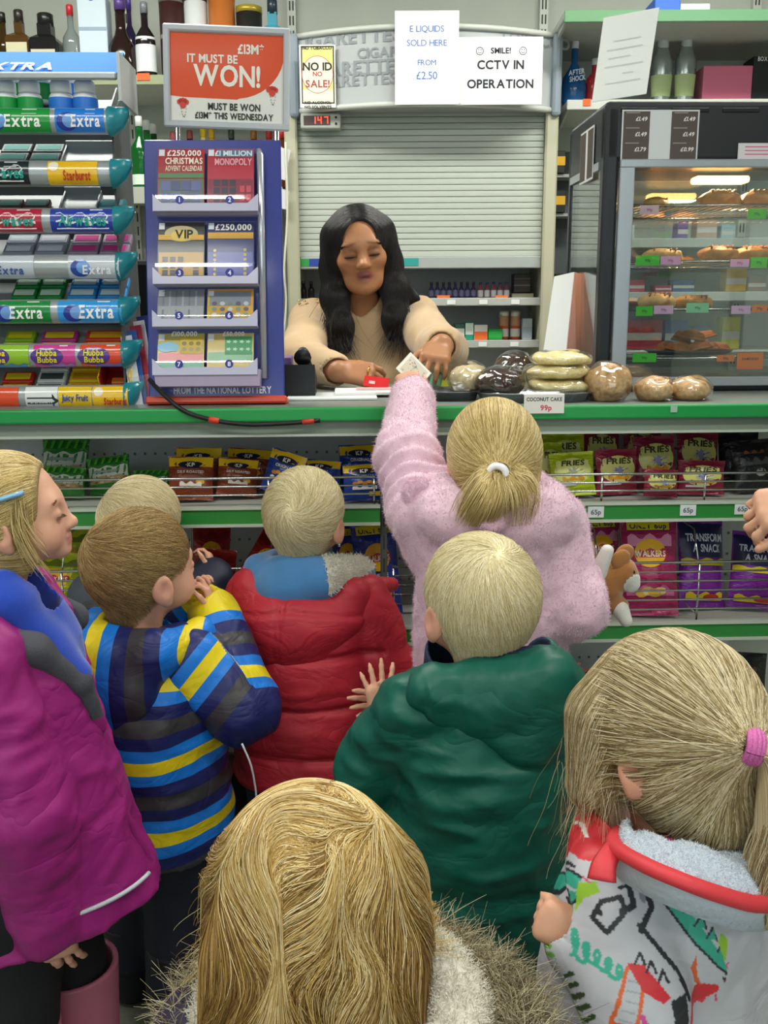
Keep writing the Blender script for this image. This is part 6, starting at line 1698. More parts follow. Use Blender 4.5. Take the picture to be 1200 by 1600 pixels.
def wavy(w, z0, z1, amp, n=12, ph=0):
    v = []; f = []
    for i in range(n + 1):
        x = -w / 2 + w * i / n
        for j in range(3): v.append((x, z0 + (z1 - z0 + amp * math.sin(i * 1.3 + ph)) * j / 2))
    for i in range(n):
        for j in range(2): a = i * 3 + j; f.append((a, a + 3, a + 4, a + 1))
    return np.array(v), f
def blob(cx, cy, r, n=9, seed=1, k=.35):
    g = np.random.default_rng(seed); return np.array([(cx + r * (1 + k * (g.random() - .5)) * math.cos(2 * PI * i / n), cy + .7 * r * (1 + k * (g.random() - .5)) * math.sin(2 * PI * i / n)) for i in range(n)]), [tuple(range(n))]
def burst(cx, cy, r0, r1, n):
    v = [(cx, cy)]; 
    for i in range(2 * n): r = r0 if i % 2 else r1; a = PI * i / n; v.append((cx + r * math.cos(a), cy + .7 * r * math.sin(a)))
    return np.array(v), [(0, 1 + i, 1 + (i + 1) % (2 * n)) for i in range(2 * n)]
def prints(kind, w, h):
    """list of (shape, colour) on a bag of that size"""
    P = []
    def tx(s, x, z, ch, col, mw=None, **k): v, f = fit(s, mw or w * .8, ch, **k); P.append(((v + np.array([x, z]), f), col))
    if kind == 'nuts_green':
        P += [(wavy(w * .94, h * .30, h * .72, .004), '#c9cdc2'), (wavy(w * .94, h * .28, h * .46, .003, ph=2), '#b89a66')]
        for i in range(14): P.append((blob(-w * .42 + w * .84 * (i % 7) / 6, h * (.32 + .07 * (i // 7)), w * .05, seed=i), ['#c9a878', '#8f6d3e', '#d8c09a'][i % 3]))
        for i in range(6): P.append((poly2([(-w * .45 + i * w * .17, h * .80), (-w * .40 + i * w * .17, h * .80), (-w * .36 + i * w * .17, h * .97), (-w * .43 + i * w * .17, h * .97)]), '#57ad35'))
        P.append((gr(-w * .3, h * .56, w * .28, h * .62), '#8f9a92'))
    elif kind in ('nuts_brown', 'nuts_blue'):
        P += [(gr(-w * .49, h * .76, w * .49, h * .985), '#e9bd1f'), (disc2(0, h * .80, w * .29, h * .085), '#1d1f3c')]
        tx('KP', 0, h * .755, h * .095, '#f3f1e6', w * .34)
        if kind == 'nuts_brown':
            tx('DRY ROASTED', 0, h * .60, h * .060, '#efe3d4', w * .74); P += [(disc2(w * .22, h * .40, w * .10, h * .06), '#e0a81e'), (wavy(w * .5, h * .30, h * .38, .003), '#e8ded2')]
        else:
            tx('ORIGINAL', 0, h * .62, h * .065, '#f1f1ee', w * .70)
            for i in range(5): P.append((blob(-w * .22 + i * w * .11, h * (.47 + .03 * (i % 2)), w * .075, seed=i), ['#d98a2c', '#e8a648'][i % 2]))
            P += [(wavy(w * .6, h * .30, h * .38, .003), '#e8e4ee'), (gr(w * .10, h * .12, w * .38, h * .24), '#e9c32b')]
    elif kind in ('fries_lime', 'fries_maroon'):
        P += [(disc2(0, h * .56, w * .43, h * .30), '#dbd67a' if kind == 'fries_maroon' else '#d9dc86'), (wavy(w * .74, h * .55, h * .78, .004), '#dcd87e' if kind == 'fries_maroon' else '#dde08c')]
        P += [(burst(w * .04, h * .52, w * .16, w * .26, 11), '#8d90c4' if kind == 'fries_maroon' else '#9aa08a'), (wavy(w * .5, h * .34, h * .41, .004, ph=1), '#e39b2c')]
        tx('FRIES', 0, h * .68, h * .12, '#3d3f2a', w * .62, slant=.15); P.append((gr(-w * .36, h * .22, w * .05, h * .28), '#c9c3c9'))
    elif kind in ('crisps_blue', 'crisps_pink', 'crisps_red', 'crisps_lime'):
        if kind == 'crisps_blue':
            for i in range(7): a = -.9 + .3 * i; P.append((poly2([(0, h * .60), (w * .44 * math.sin(a - .06), h * .60 + h * .36 * math.cos(a - .06)), (w * .44 * math.sin(a + .06), h * .60 + h * .36 * math.cos(a + .06))]), '#3f63cf'))
            P.append((poly2([(0, h * .46), (-w * .33, h * .12), (w * .33, h * .12)]), '#2b50c0'))
        if kind == 'crisps_pink': P += [(wavy(w * .8, h * .70, h * .80, .006), '#dd8fb6'), (wavy(w * .86, h * .20, h * .28, .006, ph=2), '#cf6a9c')]
        P += [(disc2(0, h * .63, w * .29, h * .145), '#f0b81c'), (wavy(w * .62, h * .585, h * .665, .003), '#c8242c')]
        tx('WALKERS', 0, h * .595, h * .058, '#fbf7ef', w * .56)
        if kind in ('crisps_blue', 'crisps_pink'):
            P.append((gr(-w * .40, h * .865, w * .36, h * .955), '#e3d526')); tx('ONLY 60p', -w * .02, h * .88, h * .055, '#23245c', w * .66)
            if kind == 'crisps_blue': tx('CHEESE', 0, h * .42, h * .042, '#eef0fa', w * .5); tx('& ONION', 0, h * .36, h * .042, '#eef0fa', w * .5)
            for i in range(4): P.append((blob(-w * .16 + i * w * .11, h * (.23 + .02 * (i % 2)), w * .12, seed=i + 5), ['#e3b04a', '#f0cf86'][i % 2]))
        else:
            P += [(wavy(w * .8, h * .30, h * .42, .008), '#e0b42a' if kind == 'crisps_red' else '#8f9a1c'), (wavy(w * .9, h * .80, h * .88, .006), '#7f1216' if kind == 'crisps_red' else '#6f7d1a')]
    elif kind == 'snack_purple':
        P += [(gr(-w * .48, h * .56, w * .48, h * .95), '#191c4c'), (wavy(w * .97, h * .47, h * .54, .003), '#e2cf23'), (wavy(w * .8, h * .08, h * .16, .004), '#dfc71f'), (disc2(w * .14, h * .12, w * .18, h * .035), '#c0392b')]
        tx('TRANSFORM', 0, h * .74, h * .085, '#dfe3f2', w * .80, slant=.12); tx('A SNACK', w * .02, h * .62, h * .085, '#dfe3f2', w * .62, slant=.12)
    elif kind == 'black_bag':
        P += [(wavy(w * .7, h * .5, h * .6, .006), '#55585c'), (blob(w * .1, h * .35, w * .14), '#b8bcc0'), (wavy(w * .5, h * .72, h * .76, .004), '#7a4a30')]
    elif kind == 'orange_bag':
        P += [(wavy(w * .8, h * .4, h * .6, .006), '#e07a2c'), (wavy(w * .7, h * .75, h * .82, .004), '#f0c23a')]
    return P
BASE = dict(nuts_green='#2c7d2a', nuts_brown='#84381c', nuts_blue='#20409c', fries_lime='#b4c71c', fries_maroon='#8d1f3a', crisps_blue='#1d389a', crisps_pink='#a8215c', crisps_red='#a8161b', crisps_lime='#c3c822', snack_purple='#7a1d96', black_bag='#1c1d20', orange_bag='#b23a20')
NAMES = dict(nuts_green='peanut_bag', nuts_brown='peanut_bag', nuts_blue='peanut_bag', fries_lime='fries_bag', fries_maroon='fries_bag', crisps_blue='crisp_bag', crisps_pink='crisp_bag', crisps_red='crisp_bag', crisps_lime='crisp_bag', snack_purple='snack_bag', black_bag='snack_bag', orange_bag='snack_bag')
PROTO = {}
def bag(kind, w, h, t, loc, rot, label, group):
    key = kind
    if key not in PROTO:
        r = thing(NAMES[kind], label, 'crisps' if 'crisp' in kind or 'fries' in kind else 'snack bag', loc, group=group, rot=rot)
        b = Bag(w, h, t); b.body(foil(BASE[kind]), 'bag', r)
        pr = prints(kind, w, h); cols = []; mb = MB()
        for i, (sh, c) in enumerate(pr):
            if c not in cols: cols.append(c)
            b.decal(mb, sh, cols.index(c), .0010 + .00035 * i)
        if mb.n: mb.build('print', [foil(c) if False else C(c, .35) for c in cols], r)
        PROTO[key] = (r, w, h, t)
        return r
    r, w0, h0, t0 = PROTO[key]
    q = dup(r, loc, label=label, rot=rot, scale=(w / w0, t / t0, h / h0)); q['group'] = group
    return q
def shelf_bag(kind, px0, px1, pytop, d, zs, label, group, t=.045, lean=.28, roll=0.0, hmin=.06, h=None):
    xa, z1 = cx_at((px0 + px1) / 2, pytop, d)
    x0, _ = cx_at(px0, pytop, d); x1, _ = cx_at(px1, pytop, d)
    w = x1 - x0; hh = h or max(hmin, (z1 - zs - .002) / math.cos(lean))
    g = np.random.default_rng(int(px0 * 7 + pytop)); roll += g.uniform(-.09, .09); lean += g.uniform(-.08, .10)
    return bag(kind, w, hh, t, CT(xa, d - hh * math.sin(lean) * .5, zs + .003 + abs(math.sin(roll)) * w * .5), (-lean, roll, PHI + g.uniform(-.22, .22)), label, group)
z1, z2, z3 = .838, .571, .289
UP, MI, LO = 'bags on the upper counter shelf', 'bags on the middle counter shelf', 'bags on the bottom counter shelf'
for a in [
    ('nuts_green', 60, 138, 688, .25, z1, 'green bag of nuts standing tallest at the left of the upper shelf', UP),
    ('nuts_green', 66, 130, 733, .13, z1, 'green bag of nuts right behind the wire, left end of upper shelf', UP),
    ('nuts_green', 138, 208, 719, .16, z1, 'green bag of nuts leaning right, above the hidden fair haired child', UP),
    ('nuts_green', 205, 266, 740, .14, z1, 'low green bag of nuts between the other nuts and brown bags', UP),
    ('nuts_brown', 261, 332, 716, .10, z1, 'front brown and yellow bag of dry roasted nuts with readable logo', UP),
    ('nuts_brown', 272, 346, 702, .19, z1, 'brown and yellow nut bag tucked behind the front one', UP),
    ('nuts_brown', 336, 400, 722, .12, z1, 'brown nut bag slumped right of the front one', UP),
    ('nuts_brown', 348, 420, 704, .21, z1, 'brown nut bag at the back, beside the first blue one', UP),
    ('nuts_blue', 402, 462, 714, .10, z1, 'blue and yellow nut bag tilted, left of the red coat toddler', UP),
    ('nuts_blue', 463, 530, 722, .16, z1, 'blue and yellow nut bag directly above the toddler in red', UP),
    ('nuts_blue', 530, 593, 697, .21, z1, 'blue and yellow nut bag at the back near the shelf post', UP),
    ('nuts_blue', 536, 603, 727, .07, z1, 'front blue and yellow nut bag beside the shelf post', UP),
    ('fries_lime', 853, 918, 678, .20, z1, 'lime fries bag at the back, behind the other lime bag', UP),
    ('fries_lime', 862, 932, 710, .09, z1, 'front lime fries bag beside the pink fleece girl', UP),
    ('fries_lime', 838, 880, 694, .15, z1, 'lime fries bag half hidden by the pink fleece girl', UP),
    ('fries_maroon', 912, 970, 668, .26, z1, 'maroon fries bag at the back left, above the others', UP),
    ('fries_maroon', 930, 1000, 704, .11, z1, 'front maroon fries bag, next to the lime ones', UP),
    ('fries_maroon', 972, 1035, 668, .27, z1, 'maroon fries bag at the back, in the middle of the maroon ones', UP),
    ('fries_maroon', 992, 1062, 684, .18, z1, 'large maroon fries bag in the middle row, facing forward', UP),
    ('fries_maroon', 1004, 1060, 738, .06, z1, 'low maroon fries bag pressed against the wire', UP),
    ('fries_maroon', 1056, 1124, 676, .23, z1, 'maroon fries bag at the back beside the black bags', UP),
    ('fries_maroon', 1060, 1132, 722, .09, z1, 'front maroon fries bag at the right end', UP),
    ('black_bag', 1124, 1185, 676, .24, z1, 'glossy black snack bag right of the maroon fries', UP),
    ('black_bag', 1150, 1216, 690, .12, z1, 'glossy black snack bag at the right edge of the upper shelf', UP),
    ('crisps_lime', 50, 138, 826, .20, z2, 'yellow green crisp bag behind the girl in magenta', MI),
    ('crisps_lime', 44, 122, 868, .10, z2, 'yellow green crisp bag lower in front of the other', MI),
    ('crisps_red', 296, 356, 822, .20, z2, 'red crisp bag at the back beside the striped jacket boy', MI),
    ('crisps_red', 306, 362, 862, .11, z2, 'red crisp bag in front, at the striped boy\'s fingers', MI),
    ('crisps_red', 344, 408, 836, .15, z2, 'red crisp bag tipped over, showing its silver side', MI),
    ('crisps_blue', 558, 630, 820, .09, z2, 'blue crisp bag with round yellow and red logo by the post', MI),
    ('crisps_blue', 520, 572, 824, .18, z2, 'blue crisp bag half hidden by the toddler in red', MI),
    ('crisps_pink', 866, 930, 812, .22, z2, 'pink crisp bag tilted, half hidden by the pink fleece sleeve', MI),
    ('crisps_pink', 912, 978, 810, .17, z2, 'pink crisp bag behind the toy dog', MI),
    ('crisps_pink', 974, 1060, 812, .08, z2, 'front pink crisp bag with readable round logo, right of the toy dog', MI),
    ('snack_purple', 1058, 1138, 816, .12, z2, 'purple and navy snack bag beside the pink crisps', MI),
    ('snack_purple', 1138, 1220, 838, .10, z2, 'purple and navy snack bag below the adult hand', MI),
    ('orange_bag', 862, 912, 1040, .12, z3, 'orange red snack bag on the bottom shelf beside the green coat', LO),
    ('orange_bag', 905, 960, 1050, .15, z3, 'orange red snack bag on the bottom shelf behind the ponytail girl', LO),
    ('black_bag', 1130, 1196, 1024, .16, z3, 'black snack bag on the bottom shelf above the ponytail', LO),
    ('black_bag', 610, 662, 1030, .14, z3, 'black snack bag on the bottom shelf beside the red sleeve', LO),
]:
    roll = {('nuts_blue', 402): .22, ('crisps_red', 344): .5, ('crisps_pink', 866): -.35, ('nuts_brown', 336): .1, ('nuts_green', 138): -.12}.get((a[0], a[1]), 0.0)
    shelf_bag(*a, roll=roll, t=.034 if 'crisp' not in a[0] and 'snack' not in a[0] else .05, lean=.22)

# ---------------------------------------------------------------- the chewing gum rack
GX1 = -.545; GXL = -1.05
TIER = [(185, 2), (268, 3), (343, 4), (416, 5), (487, 6), (556, 7), (622, 8)]
GD0 = .085
rack = thing('gum_rack', 'tiered grey chewing gum rack with teal end caps on the counter', 'display rack', CT((GX1 + GXL) / 2, GD0, CZ), PHI)
gx = (GX1 + GXL) / 2
m_gs = mat('rack_silver', '#aab0b3', .28, metal=.35, coat=.2); m_teal = mat('teal_cap', '#1d8a98', .28, coat=.4, trans=.15); m_gg = C('#8e9394', .45)
LW = GX1 - GXL
mb = MB(); mb.add(box(0, .20, .30, LW, .012, .62)); mb.build('back_panel', C('#6f7475', .5), rack)
mb = MB(); mb.add(prism([(0.02, 0.0), (.20, 0.0), (.20, .60), (.05, .60)], LW / 2 - .004, LW / 2, 'x')); mb.build('side_panel', C('#4a4e52', .5), rack)
mb = MB(); mb.add(box(0, .10, .006, LW, .20, .012)); mb.build('base', m_gg, rack)
tz = {}
for py, n in TIER:
    z = cx_at(100, py, GD0 - .02)[1] - CZ; tz[n] = z
    tray = MB(); tray.add(prism([(0.012, z - .018), (.115, z + .058), (.115, z + .061), (.012, z - .014)], -LW / 2, LW / 2, 'x')); tr = tray.build('tray', m_gg, rack)
    th = np.linspace(-1.75, 1.45, 9); R = .0250
    sec = [(.012 - R * math.cos(a) * .9, z + R * math.sin(a)) for a in th]
    v = [(x, y, zz) for x in np.linspace(-LW / 2, LW / 2, 2) for y, zz in sec]; nn = len(sec)
    MB().add((v, [(i, i + 1, nn + i + 1, nn + i) for i in range(nn - 1)]), 0, True).build('front_strip', m_gs, tr)
    cap = MB(); v = []
    for j, (dx, k, dy, dz) in enumerate(((0, 1.12, 0, 0), (.010, 1.10, .002, .001), (.026, .80, .012, .010), (.036, .30, .024, .024))):
        for a in np.linspace(0, 2 * PI, 17)[:-1]: v.append((LW / 2 + dx, .014 + dy - R * .95 * k * math.cos(a), z + dz + R * 1.05 * k * math.sin(a)))
    cap.add((v, [(j * 16 + i, (j + 1) * 16 + i, (j + 1) * 16 + (i + 1) % 16, j * 16 + (i + 1) % 16) for j in range(3) for i in range(16)] + [tuple(48 + i for i in range(16))]), 0, True).build('end_cap', m_teal, tr)
    MB().add(prism([(.012, z - .016), (.115, z + .058), (.115, z + .085), (.05, z + .036)], LW / 2 - .005, LW / 2 - .002, 'x')).build('tray_end', m_gg, tr)
# header board
hz_ = cx_at(100, 100, GD0 + .02)[1] - CZ; hw = cx_at(186, 100, GD0 + .02)[0] - GXL
mb = MB(); mb.add(prism([(-.005, hz_ - .022), (.0, hz_ - .026), (.075, hz_ + .030), (.070, hz_ + .034)], -LW / 2, -LW / 2 + hw, 'x')); hb = mb.build('header_board', C('#2a7fd8', .7, spec=.2), rack)
mb = MB(); mb.add(box(-LW / 2 + hw / 2, -.006, hz_ - .028, hw, .012, .014, .003)); mb.add(box(-LW / 2 + hw + .006, .06, hz_ - .03, .006, .15, .09)); mb.build('header_rail', m_gs, hb)
mb = MB(); v, f, W = text2d('EXTRA', .030, slant=.15); 
q = flat((v + np.array([-.020, .012]), f), (-LW / 2 + cx_at(40, 100, .1)[0] - GXL, -.006, hz_ - .0245), (1, 0, 0), (0, .80, .60)); mb.add((q[0] + np.array((0, -.004, .003)), q[1])); mb.build('lettering', C('#eaf3fb', .5), hb)
def on_strip(vf2, n, off=.0012):
    z = tz[n]; R = .0250 + off; q = np.asarray(vf2[0]); a = q[:, 1] / .0250
    return np.stack([q[:, 0], .012 - R * np.cos(a) * .9, z + R * np.sin(a)], 1), vf2[1]
def strip_label(n, pa, pb, col, words=None, tcol='#ffffff', extras=(), slant=.1):
    py = dict((b, a) for a, b in TIER)[n]
    xa = cx_at(pa, py, GD0 - .02)[0] - gx; xb = cx_at(pb, py, GD0 - .02)[0] - gx; w = xb - xa
    cols = [col]; mb = MB(); mb.add(on_strip(grid2(xa, -.027, xb, .025, 2, 8), n), 0, True); cx = (xa + xb) / 2
    def add(sh, c, off):
        if c not in cols: cols.append(c)
        mb.add(on_strip(sh, n, off), cols.index(c), True)
    for kind, c in extras:
        if kind == 'orb': add(disc2(cx - w * .26, -.004, .020, .018), c, .0016); add(disc2(cx - w * .20, -.002, .014, .013), '#6f9fe0', .0018)
        if kind == 'wave':
            vv, ff = wavy(w * .82, -.018, .010, .006, ph=.6); add((vv + np.array([cx, 0]), ff), c, .0016)
        if kind == 'tag': add(rect2(cx + w * .12, .010, cx + w * .32, .023), c, .0016)
        if kind == 'oval': add(disc2(cx - w * .18, -.002, .034, .019), c, .0016)
        if kind == 'foot': vv, ff = wavy(w * .6, -.028, -.018, .003); add((vv + np.array([cx + w * .15, 0]), ff), c, .0016)
        if kind == 'arrow': add(poly2([(cx - .030, -.013), (cx + .022, -.013), (cx + .022, -.020), (cx + .036, -.006), (cx + .022, .008), (cx + .022, .001), (cx - .030, .001)]), c, .0018)
        if kind == 'half': add(poly2([(xb - w * .45, -.028), (xb, -.028), (xb, .024)]), c, .0014)
        if kind == 'dot': add(disc2(xa + .012, .012, .010, .010), c, .0016)
    lab = mb.build('strip_label', [mat('gloss_' + c.strip('#'), c, .25, coat=.5) for c in cols], rack)
    if words:
        mb = MB()
        for s, dx, dz, hgt, mw in words:
            v, f = fit(s, w * mw, hgt, slant=slant); mb.add(on_strip((v + np.array([cx + w * dx, dz]), f), n, .0034), 0, True)
        mb.build('lettering', C(tcol, .4), lab)
strip_label(2, -40, 75, '#149a3c', [('Extra', .12, -.012, .020, .5)], extras=[('orb', '#23379a'), ('tag', '#cfe8d2')])
strip_label(2, 83, 160, '#1f7fe0', [('Extra', .12, -.012, .020, .6)], extras=[('orb', '#1c3a9c'), ('tag', '#bcd9f5')])
strip_label(3, -60, 42, '#14222c', [('Airwaves', .05, -.010, .018, .75)], '#1fa393', extras=[('wave', '#e7eeec'), ('tag', '#d5dadb')])
strip_label(3, 72, 150, '#f0be12', [('Starburst', .08, -.014, .017, .55)], '#c8362a', extras=[('dot', '#f3ead6')])
strip_label(4, -40, 62, '#b51f3c', [('Airwaves', .0, -.010, .018, .75)], '#1fa393', extras=[('wave', '#f0efee'), ('tag', '#e6dadd')])
strip_label(4, 76, 176, '#1e3aa6', [('Airwaves', .0, -.010, .020, .75)], '#1fa393', extras=[('wave', '#eef2f6'), ('tag', '#d5dcee')])
strip_label(5, -60, 50, '#c3cad6', [('Extra', .16, -.014, .015, .4)], '#3d5c9c', extras=[('orb', '#2247a0')])
strip_label(5, 104, 184, '#c6ccd6', [('Extra', .06, -.014, .016, .6)], '#f2f4f8', extras=[('half', '#d0307e'), ('orb', '#2247a0')])
strip_label(6, -20, 76, '#0f8a3c', [('Extra', .10, -.012, .022, .55)], extras=[('orb', '#24349a'), ('tag', '#d5ead8')])
strip_label(6, 88, 188, '#2a9ae6', [('Extra', .10, -.012, .024, .55)], extras=[('orb', '#24349a'), ('tag', '#d8e8f6')])
strip_label(7, -40, 42, '#96c62c', [('Hubba', -.14, .000, .011, .5), ('Bubba', -.14, -.013, .011, .5)], '#f2df2c', extras=[('oval', '#57308f'), ('foot', '#4a9ad0')])
strip_label(7, 50, 115, '#d8409a', [('Hubba', -.18, .000, .011, .5), ('Bubba', -.18, -.013, .011, .5)], '#f2df2c', extras=[('oval', '#57308f'), ('tag', '#f1dce9'), ('foot', '#9a7ad0')])
strip_label(7, 123, 190, '#e24a26', [('Hubba', -.18, .000, .011, .5), ('Bubba', -.18, -.013, .011, .5)], '#f2df2c', extras=[('oval', '#57308f'), ('tag', '#f6e4dc'), ('foot', '#6a6ad0')])
strip_label(8, -30, 26, '#e4502c')
strip_label(8, 37, 88, '#e6e8ea', [('SPEARMINT', 0, -.010, .006, .7)], '#e6e8ea', extras=[('arrow', '#2c3a3c')])
strip_label(8, 89, 141, '#f0c71c', [('Juicy Fruit', 0, -.006, .012, .8)], '#2b4c9c')
strip_label(8, 143, 198, '#f2c21a', [('Starburst', .14, -.014, .013, .66)], '#c8362a', extras=[('dot', '#f3ead6')])
# packets lying in the trays: one packet per colour, then copies
PK = {}
def packet(col, col2, loc, label, group, sx=.072, sy=.012, sz=.024, rz=0.0):
    k = (col, sx)
    if k not in PK:
        r = thing('gum_packet', label, 'gum packet', loc, group=group, rot=(.635, 0, PHI + rz))
        MB().add(box(0, 0, sz / 2, sx, sy, sz, .002)).build('wrapper', C(col, .5), r)
        mb = MB(); mb.add((np.array([(-.25 * sx, -sy / 2 - .0006, sz * .25), (.4 * sx, -sy / 2 - .0006, sz * .25), (.4 * sx, -sy / 2 - .0006, sz * .75), (-.25 * sx, -sy / 2 - .0006, sz * .75)]), [(0, 1, 2, 3)])); mb.add((np.array([(-.4 * sx, -.3 * sy, sz + .0006), (.4 * sx, -.3 * sy, sz + .0006), (.4 * sx, .3 * sy, sz + .0006), (-.4 * sx, .3 * sy, sz + .0006)]), [(0, 1, 2, 3)]))
        mb.build('print', C(col2, .7, spec=.2), r); PK[k] = r; return r
    q = dup(PK[k], loc, label=label, rot=(.635, 0, PHI + rz)); q['group'] = group
    return q
ROWN = ['front', 'middle', 'back']
def pack_block(n, pa, pb, cols, rows, col, col2, what, sz=.030):
    py = dict((b, a) for a, b in TIER)[n]; xa = cx_at(pa, py, GD0)[0]; xb = cx_at(pb, py, GD0)[0]; w = (xb - xa) / cols
    for r in range(rows):
        for c in range(cols):
            d = GD0 + .040 + r * .030; z = CZ + tz[n] - .016 + (.028 + r * .030) * .738 + .003
            packet(col, col2, CT(xa + (c + .5) * w, d, z), '%s packets of the rack, %s row, number %s from the left' % (what, ROWN[r], ['one', 'two', 'three', 'four', 'five'][c]) if False else '%s, %s row%s' % (what, ROWN[r], '' if cols == 1 else ', ' + (['left', 'right'] if cols == 2 else ['left', 'middle', 'right'])[c] + ' one'), 'chewing gum packets in the rack', sx=round(w * .94, 4), sy=.034, sz=.013)
pack_block(3, -20, 84, 2, 3, '#22363a', '#5f9d96', 'dark green gum packet on the second tier')
pack_block(4, -20, 66, 2, 2, '#4a2a30', '#6f9a94', 'dark maroon gum packet on the third tier')
pack_block(4, 144, 188, 1, 2, '#2f7f8c', '#77b0b4', 'teal gum packet in the half empty third tier')
pack_block(5, -10, 92, 2, 3, '#8e97a8', '#dfe5f0', 'silver gum packet on the fourth tier')
pack_block(5, 96, 194, 2, 3, '#9b8ba4', '#d8489a', 'silver and pink gum packet on the fourth tier')
pack_block(6, 4, 88, 2, 3, '#1c8a40', '#cfe6d6', 'green gum packet on the fifth tier')
pack_block(6, 94, 190, 2, 3, '#2a92dc', '#dcecf8', 'blue gum packet on the fifth tier')
pack_block(7, -6, 44, 1, 2, '#8fc02c', '#e8d82c', 'lime bubble gum packet on the sixth tier')
pack_block(7, 52, 112, 1, 2, '#c93a90', '#f0d22c', 'pink bubble gum packet on the sixth tier')
pack_block(7, 122, 194, 1, 2, '#d8402a', '#f0b42c', 'red bubble gum packet on the sixth tier')
pack_block(8, 46, 94, 1, 3, '#e4e6e8', '#4a5658', 'white gum packet on the bottom tier')
pack_block(8, 97, 150, 1, 3, '#efc41c', '#c98f1c', 'yellow gum packet on the bottom tier')
pack_block(8, -10, 42, 1, 2, '#cf2c24', '#f0d22c', 'red bubble gum packet on the bottom tier')
# the open carton at the right of the bottom tier
xa, xb = cx_at(153, 622, GD0)[0], cx_at(203, 622, GD0)[0]
t = thing('open_carton', 'yellow gum carton with a red inside, open at the right of the bottom tier', 'carton', CT((xa + xb) / 2, GD0 + .066, CZ + tz[8] + .026), group=None, rot=(.60, 0, PHI))
w = xb - xa; mb = MB()
for s_ in (-1, 1): mb.add(box(s_ * (w / 2 - .001), 0, .022, .002, .085, .050))
mb.add(box(0, .042, .026, w, .002, .058)); mb.add(box(0, -.042, .006, w, .002, .020)); mb.build('outside', mat('gloss_f2c21a', '#f2c21a', .25, coat=.5), t)
mb = MB(); mb.add(box(0, 0, .001, w - .005, .082, .002)); mb.add(box(0, .0395, .028, w - .006, .002, .052)); mb.add(box(-w / 2 + .0035, 0, .024, .002, .078, .046)); mb.build('inside', C('#a51c1c', .6), t)
MB().add(box(.006, -.012, .010, w * .6, .018, .012, .002)).build('orange_packet', C('#e07a26', .4), t)
# grey carton trays, empty
for n, pa, pb, lab in ((3, 86, 168, 'empty silver carton tray on the second tier'), (4, 84, 142, 'empty grey carton tray on the third tier')):
    py = dict((b, a) for a, b in TIER)[n]; xa = cx_at(pa, py, GD0)[0]; xb = cx_at(pb, py, GD0)[0]; w = xb - xa
    t = thing('carton_tray', lab, 'carton', CT((xa + xb) / 2, GD0 + .066, CZ + tz[n] + .026), rot=(.635, 0, PHI))
    MB().add(box(0, 0, 0.006, w, .105, .003)).build('lid', C('#b9bec2', .35), t)
    mb = MB(); mb.add(box(0, .052, .012, w, .003, .024)); mb.add(box(-w / 2, 0, .008, .003, .105, .014)); mb.add(box(w / 2, 0, .008, .003, .105, .014)); mb.build('wall', C('#a4a9ad', .4), t)
# gum tubs on the top tier
TUB = None
for i, (px, py, back, col) in enumerate([(10, 160, 0, 'g'), (47, 158, 0, 'g'), (96, 155, 0, 'b'), (133, 153, 0, 'b'), (22, 140, 1, 'g'), (65, 139, 1, 'g'), (105, 139, 1, 'b')]):
    d = GD0 + .042 + back * .050; x, _ = cx_at(px, py, d); z = CZ + tz[2] + .008 + back * .037
    lab = 'white gum tub with a %s label, %s row, %s' % ('green' if col == 'g' else 'blue', 'back' if back else 'front', {0: 'leftmost', 1: 'second from left', 2: 'third from left', 3: 'rightmost', 4: 'leftmost', 5: 'middle', 6: 'rightmost'}[i])
    t = thing('gum_tub', lab, 'tub', CT(x, d, z), PHI, 'gum tubs on the top tier')
    MB().add(lathe([(.0235, 0), (.0245, .004), (.0245, .040), (.022, .047), (.0175, .050)], 20), 0, True).build('tub', mat('tub_plastic', '#e9ecec', .35, coat=.2), t)
    MB().add(lathe([(.0250, .008), (.0252, .012), (.0252, .036), (.0250, .040)], 20, cap=False), 0, True).build('label', C('#159a44' if col == 'g' else '#2a78d8', .35), t)
    MB().add(lathe([(.0195, .050), (.0210, .052), (.0205, .070), (.0175, .074), (.0005, .075)], 20), 0, True).build('cap', m_white, t)
    MB().add(lathe([(.0135, .0752), (.0002, .0757)], 18), 0, True).build('cap_sticker', C('#8fd0a8' if col == 'g' else '#6fa8e0', .4), t)
# ================================================================== things on the counter and behind it
# ---------------------------------------------------------------- lottery ticket stand
LD = .075
x0, _ = cx_at(233, 630, LD); x1, _ = cx_at(445, 630, LD); _, zt = cx_at(330, 224, LD + .10)
lw, lh = x1 - x0, zt - CZ; lc = (x0 + x1) / 2
LT = math.atan2(.085, lh)
stand = thing('ticket_stand', 'blue scratch card stand with eight numbered windows and a red foot', 'display stand', CT(lc, LD, CZ), rot=(-LT, 0, PHI))
m_lb = mat('lottery_blue', '#27348f', .3, coat=.35); m_lav = mat('lavender_plastic', '#c4c3dc', .35, coat=.2)
MB().add(box(0, .006, lh / 2 + .012, lw, .010, lh, .002)).build('backboard', m_lb, stand)
MB().add(box(0, .012, .010, lw + .012, .050, .016, .004)).build('foot', C('#d8482a', .4, coat=.3), stand)
v, f = fit('FROM THE NATIONAL LOTTERY', lw * .72, .014); MB().add(flat((v + np.array([.012, .024]), f), (0, .0006, 0), (1, 0, 0), (0, 0, 1))).build('lettering', C('#e8e9f2', .5), stand)
def sp(px, py):                       # pixel -> x, z on the front of the board
    x, z = cx_at(px, py, LD + .085 * max(0, min(1, (635 - py) / 410))); return x - lc, (z - CZ) / math.cos(LT)
gl = glass_mat('clear_plastic', (.97, .98, 1, 1), .05, .06)
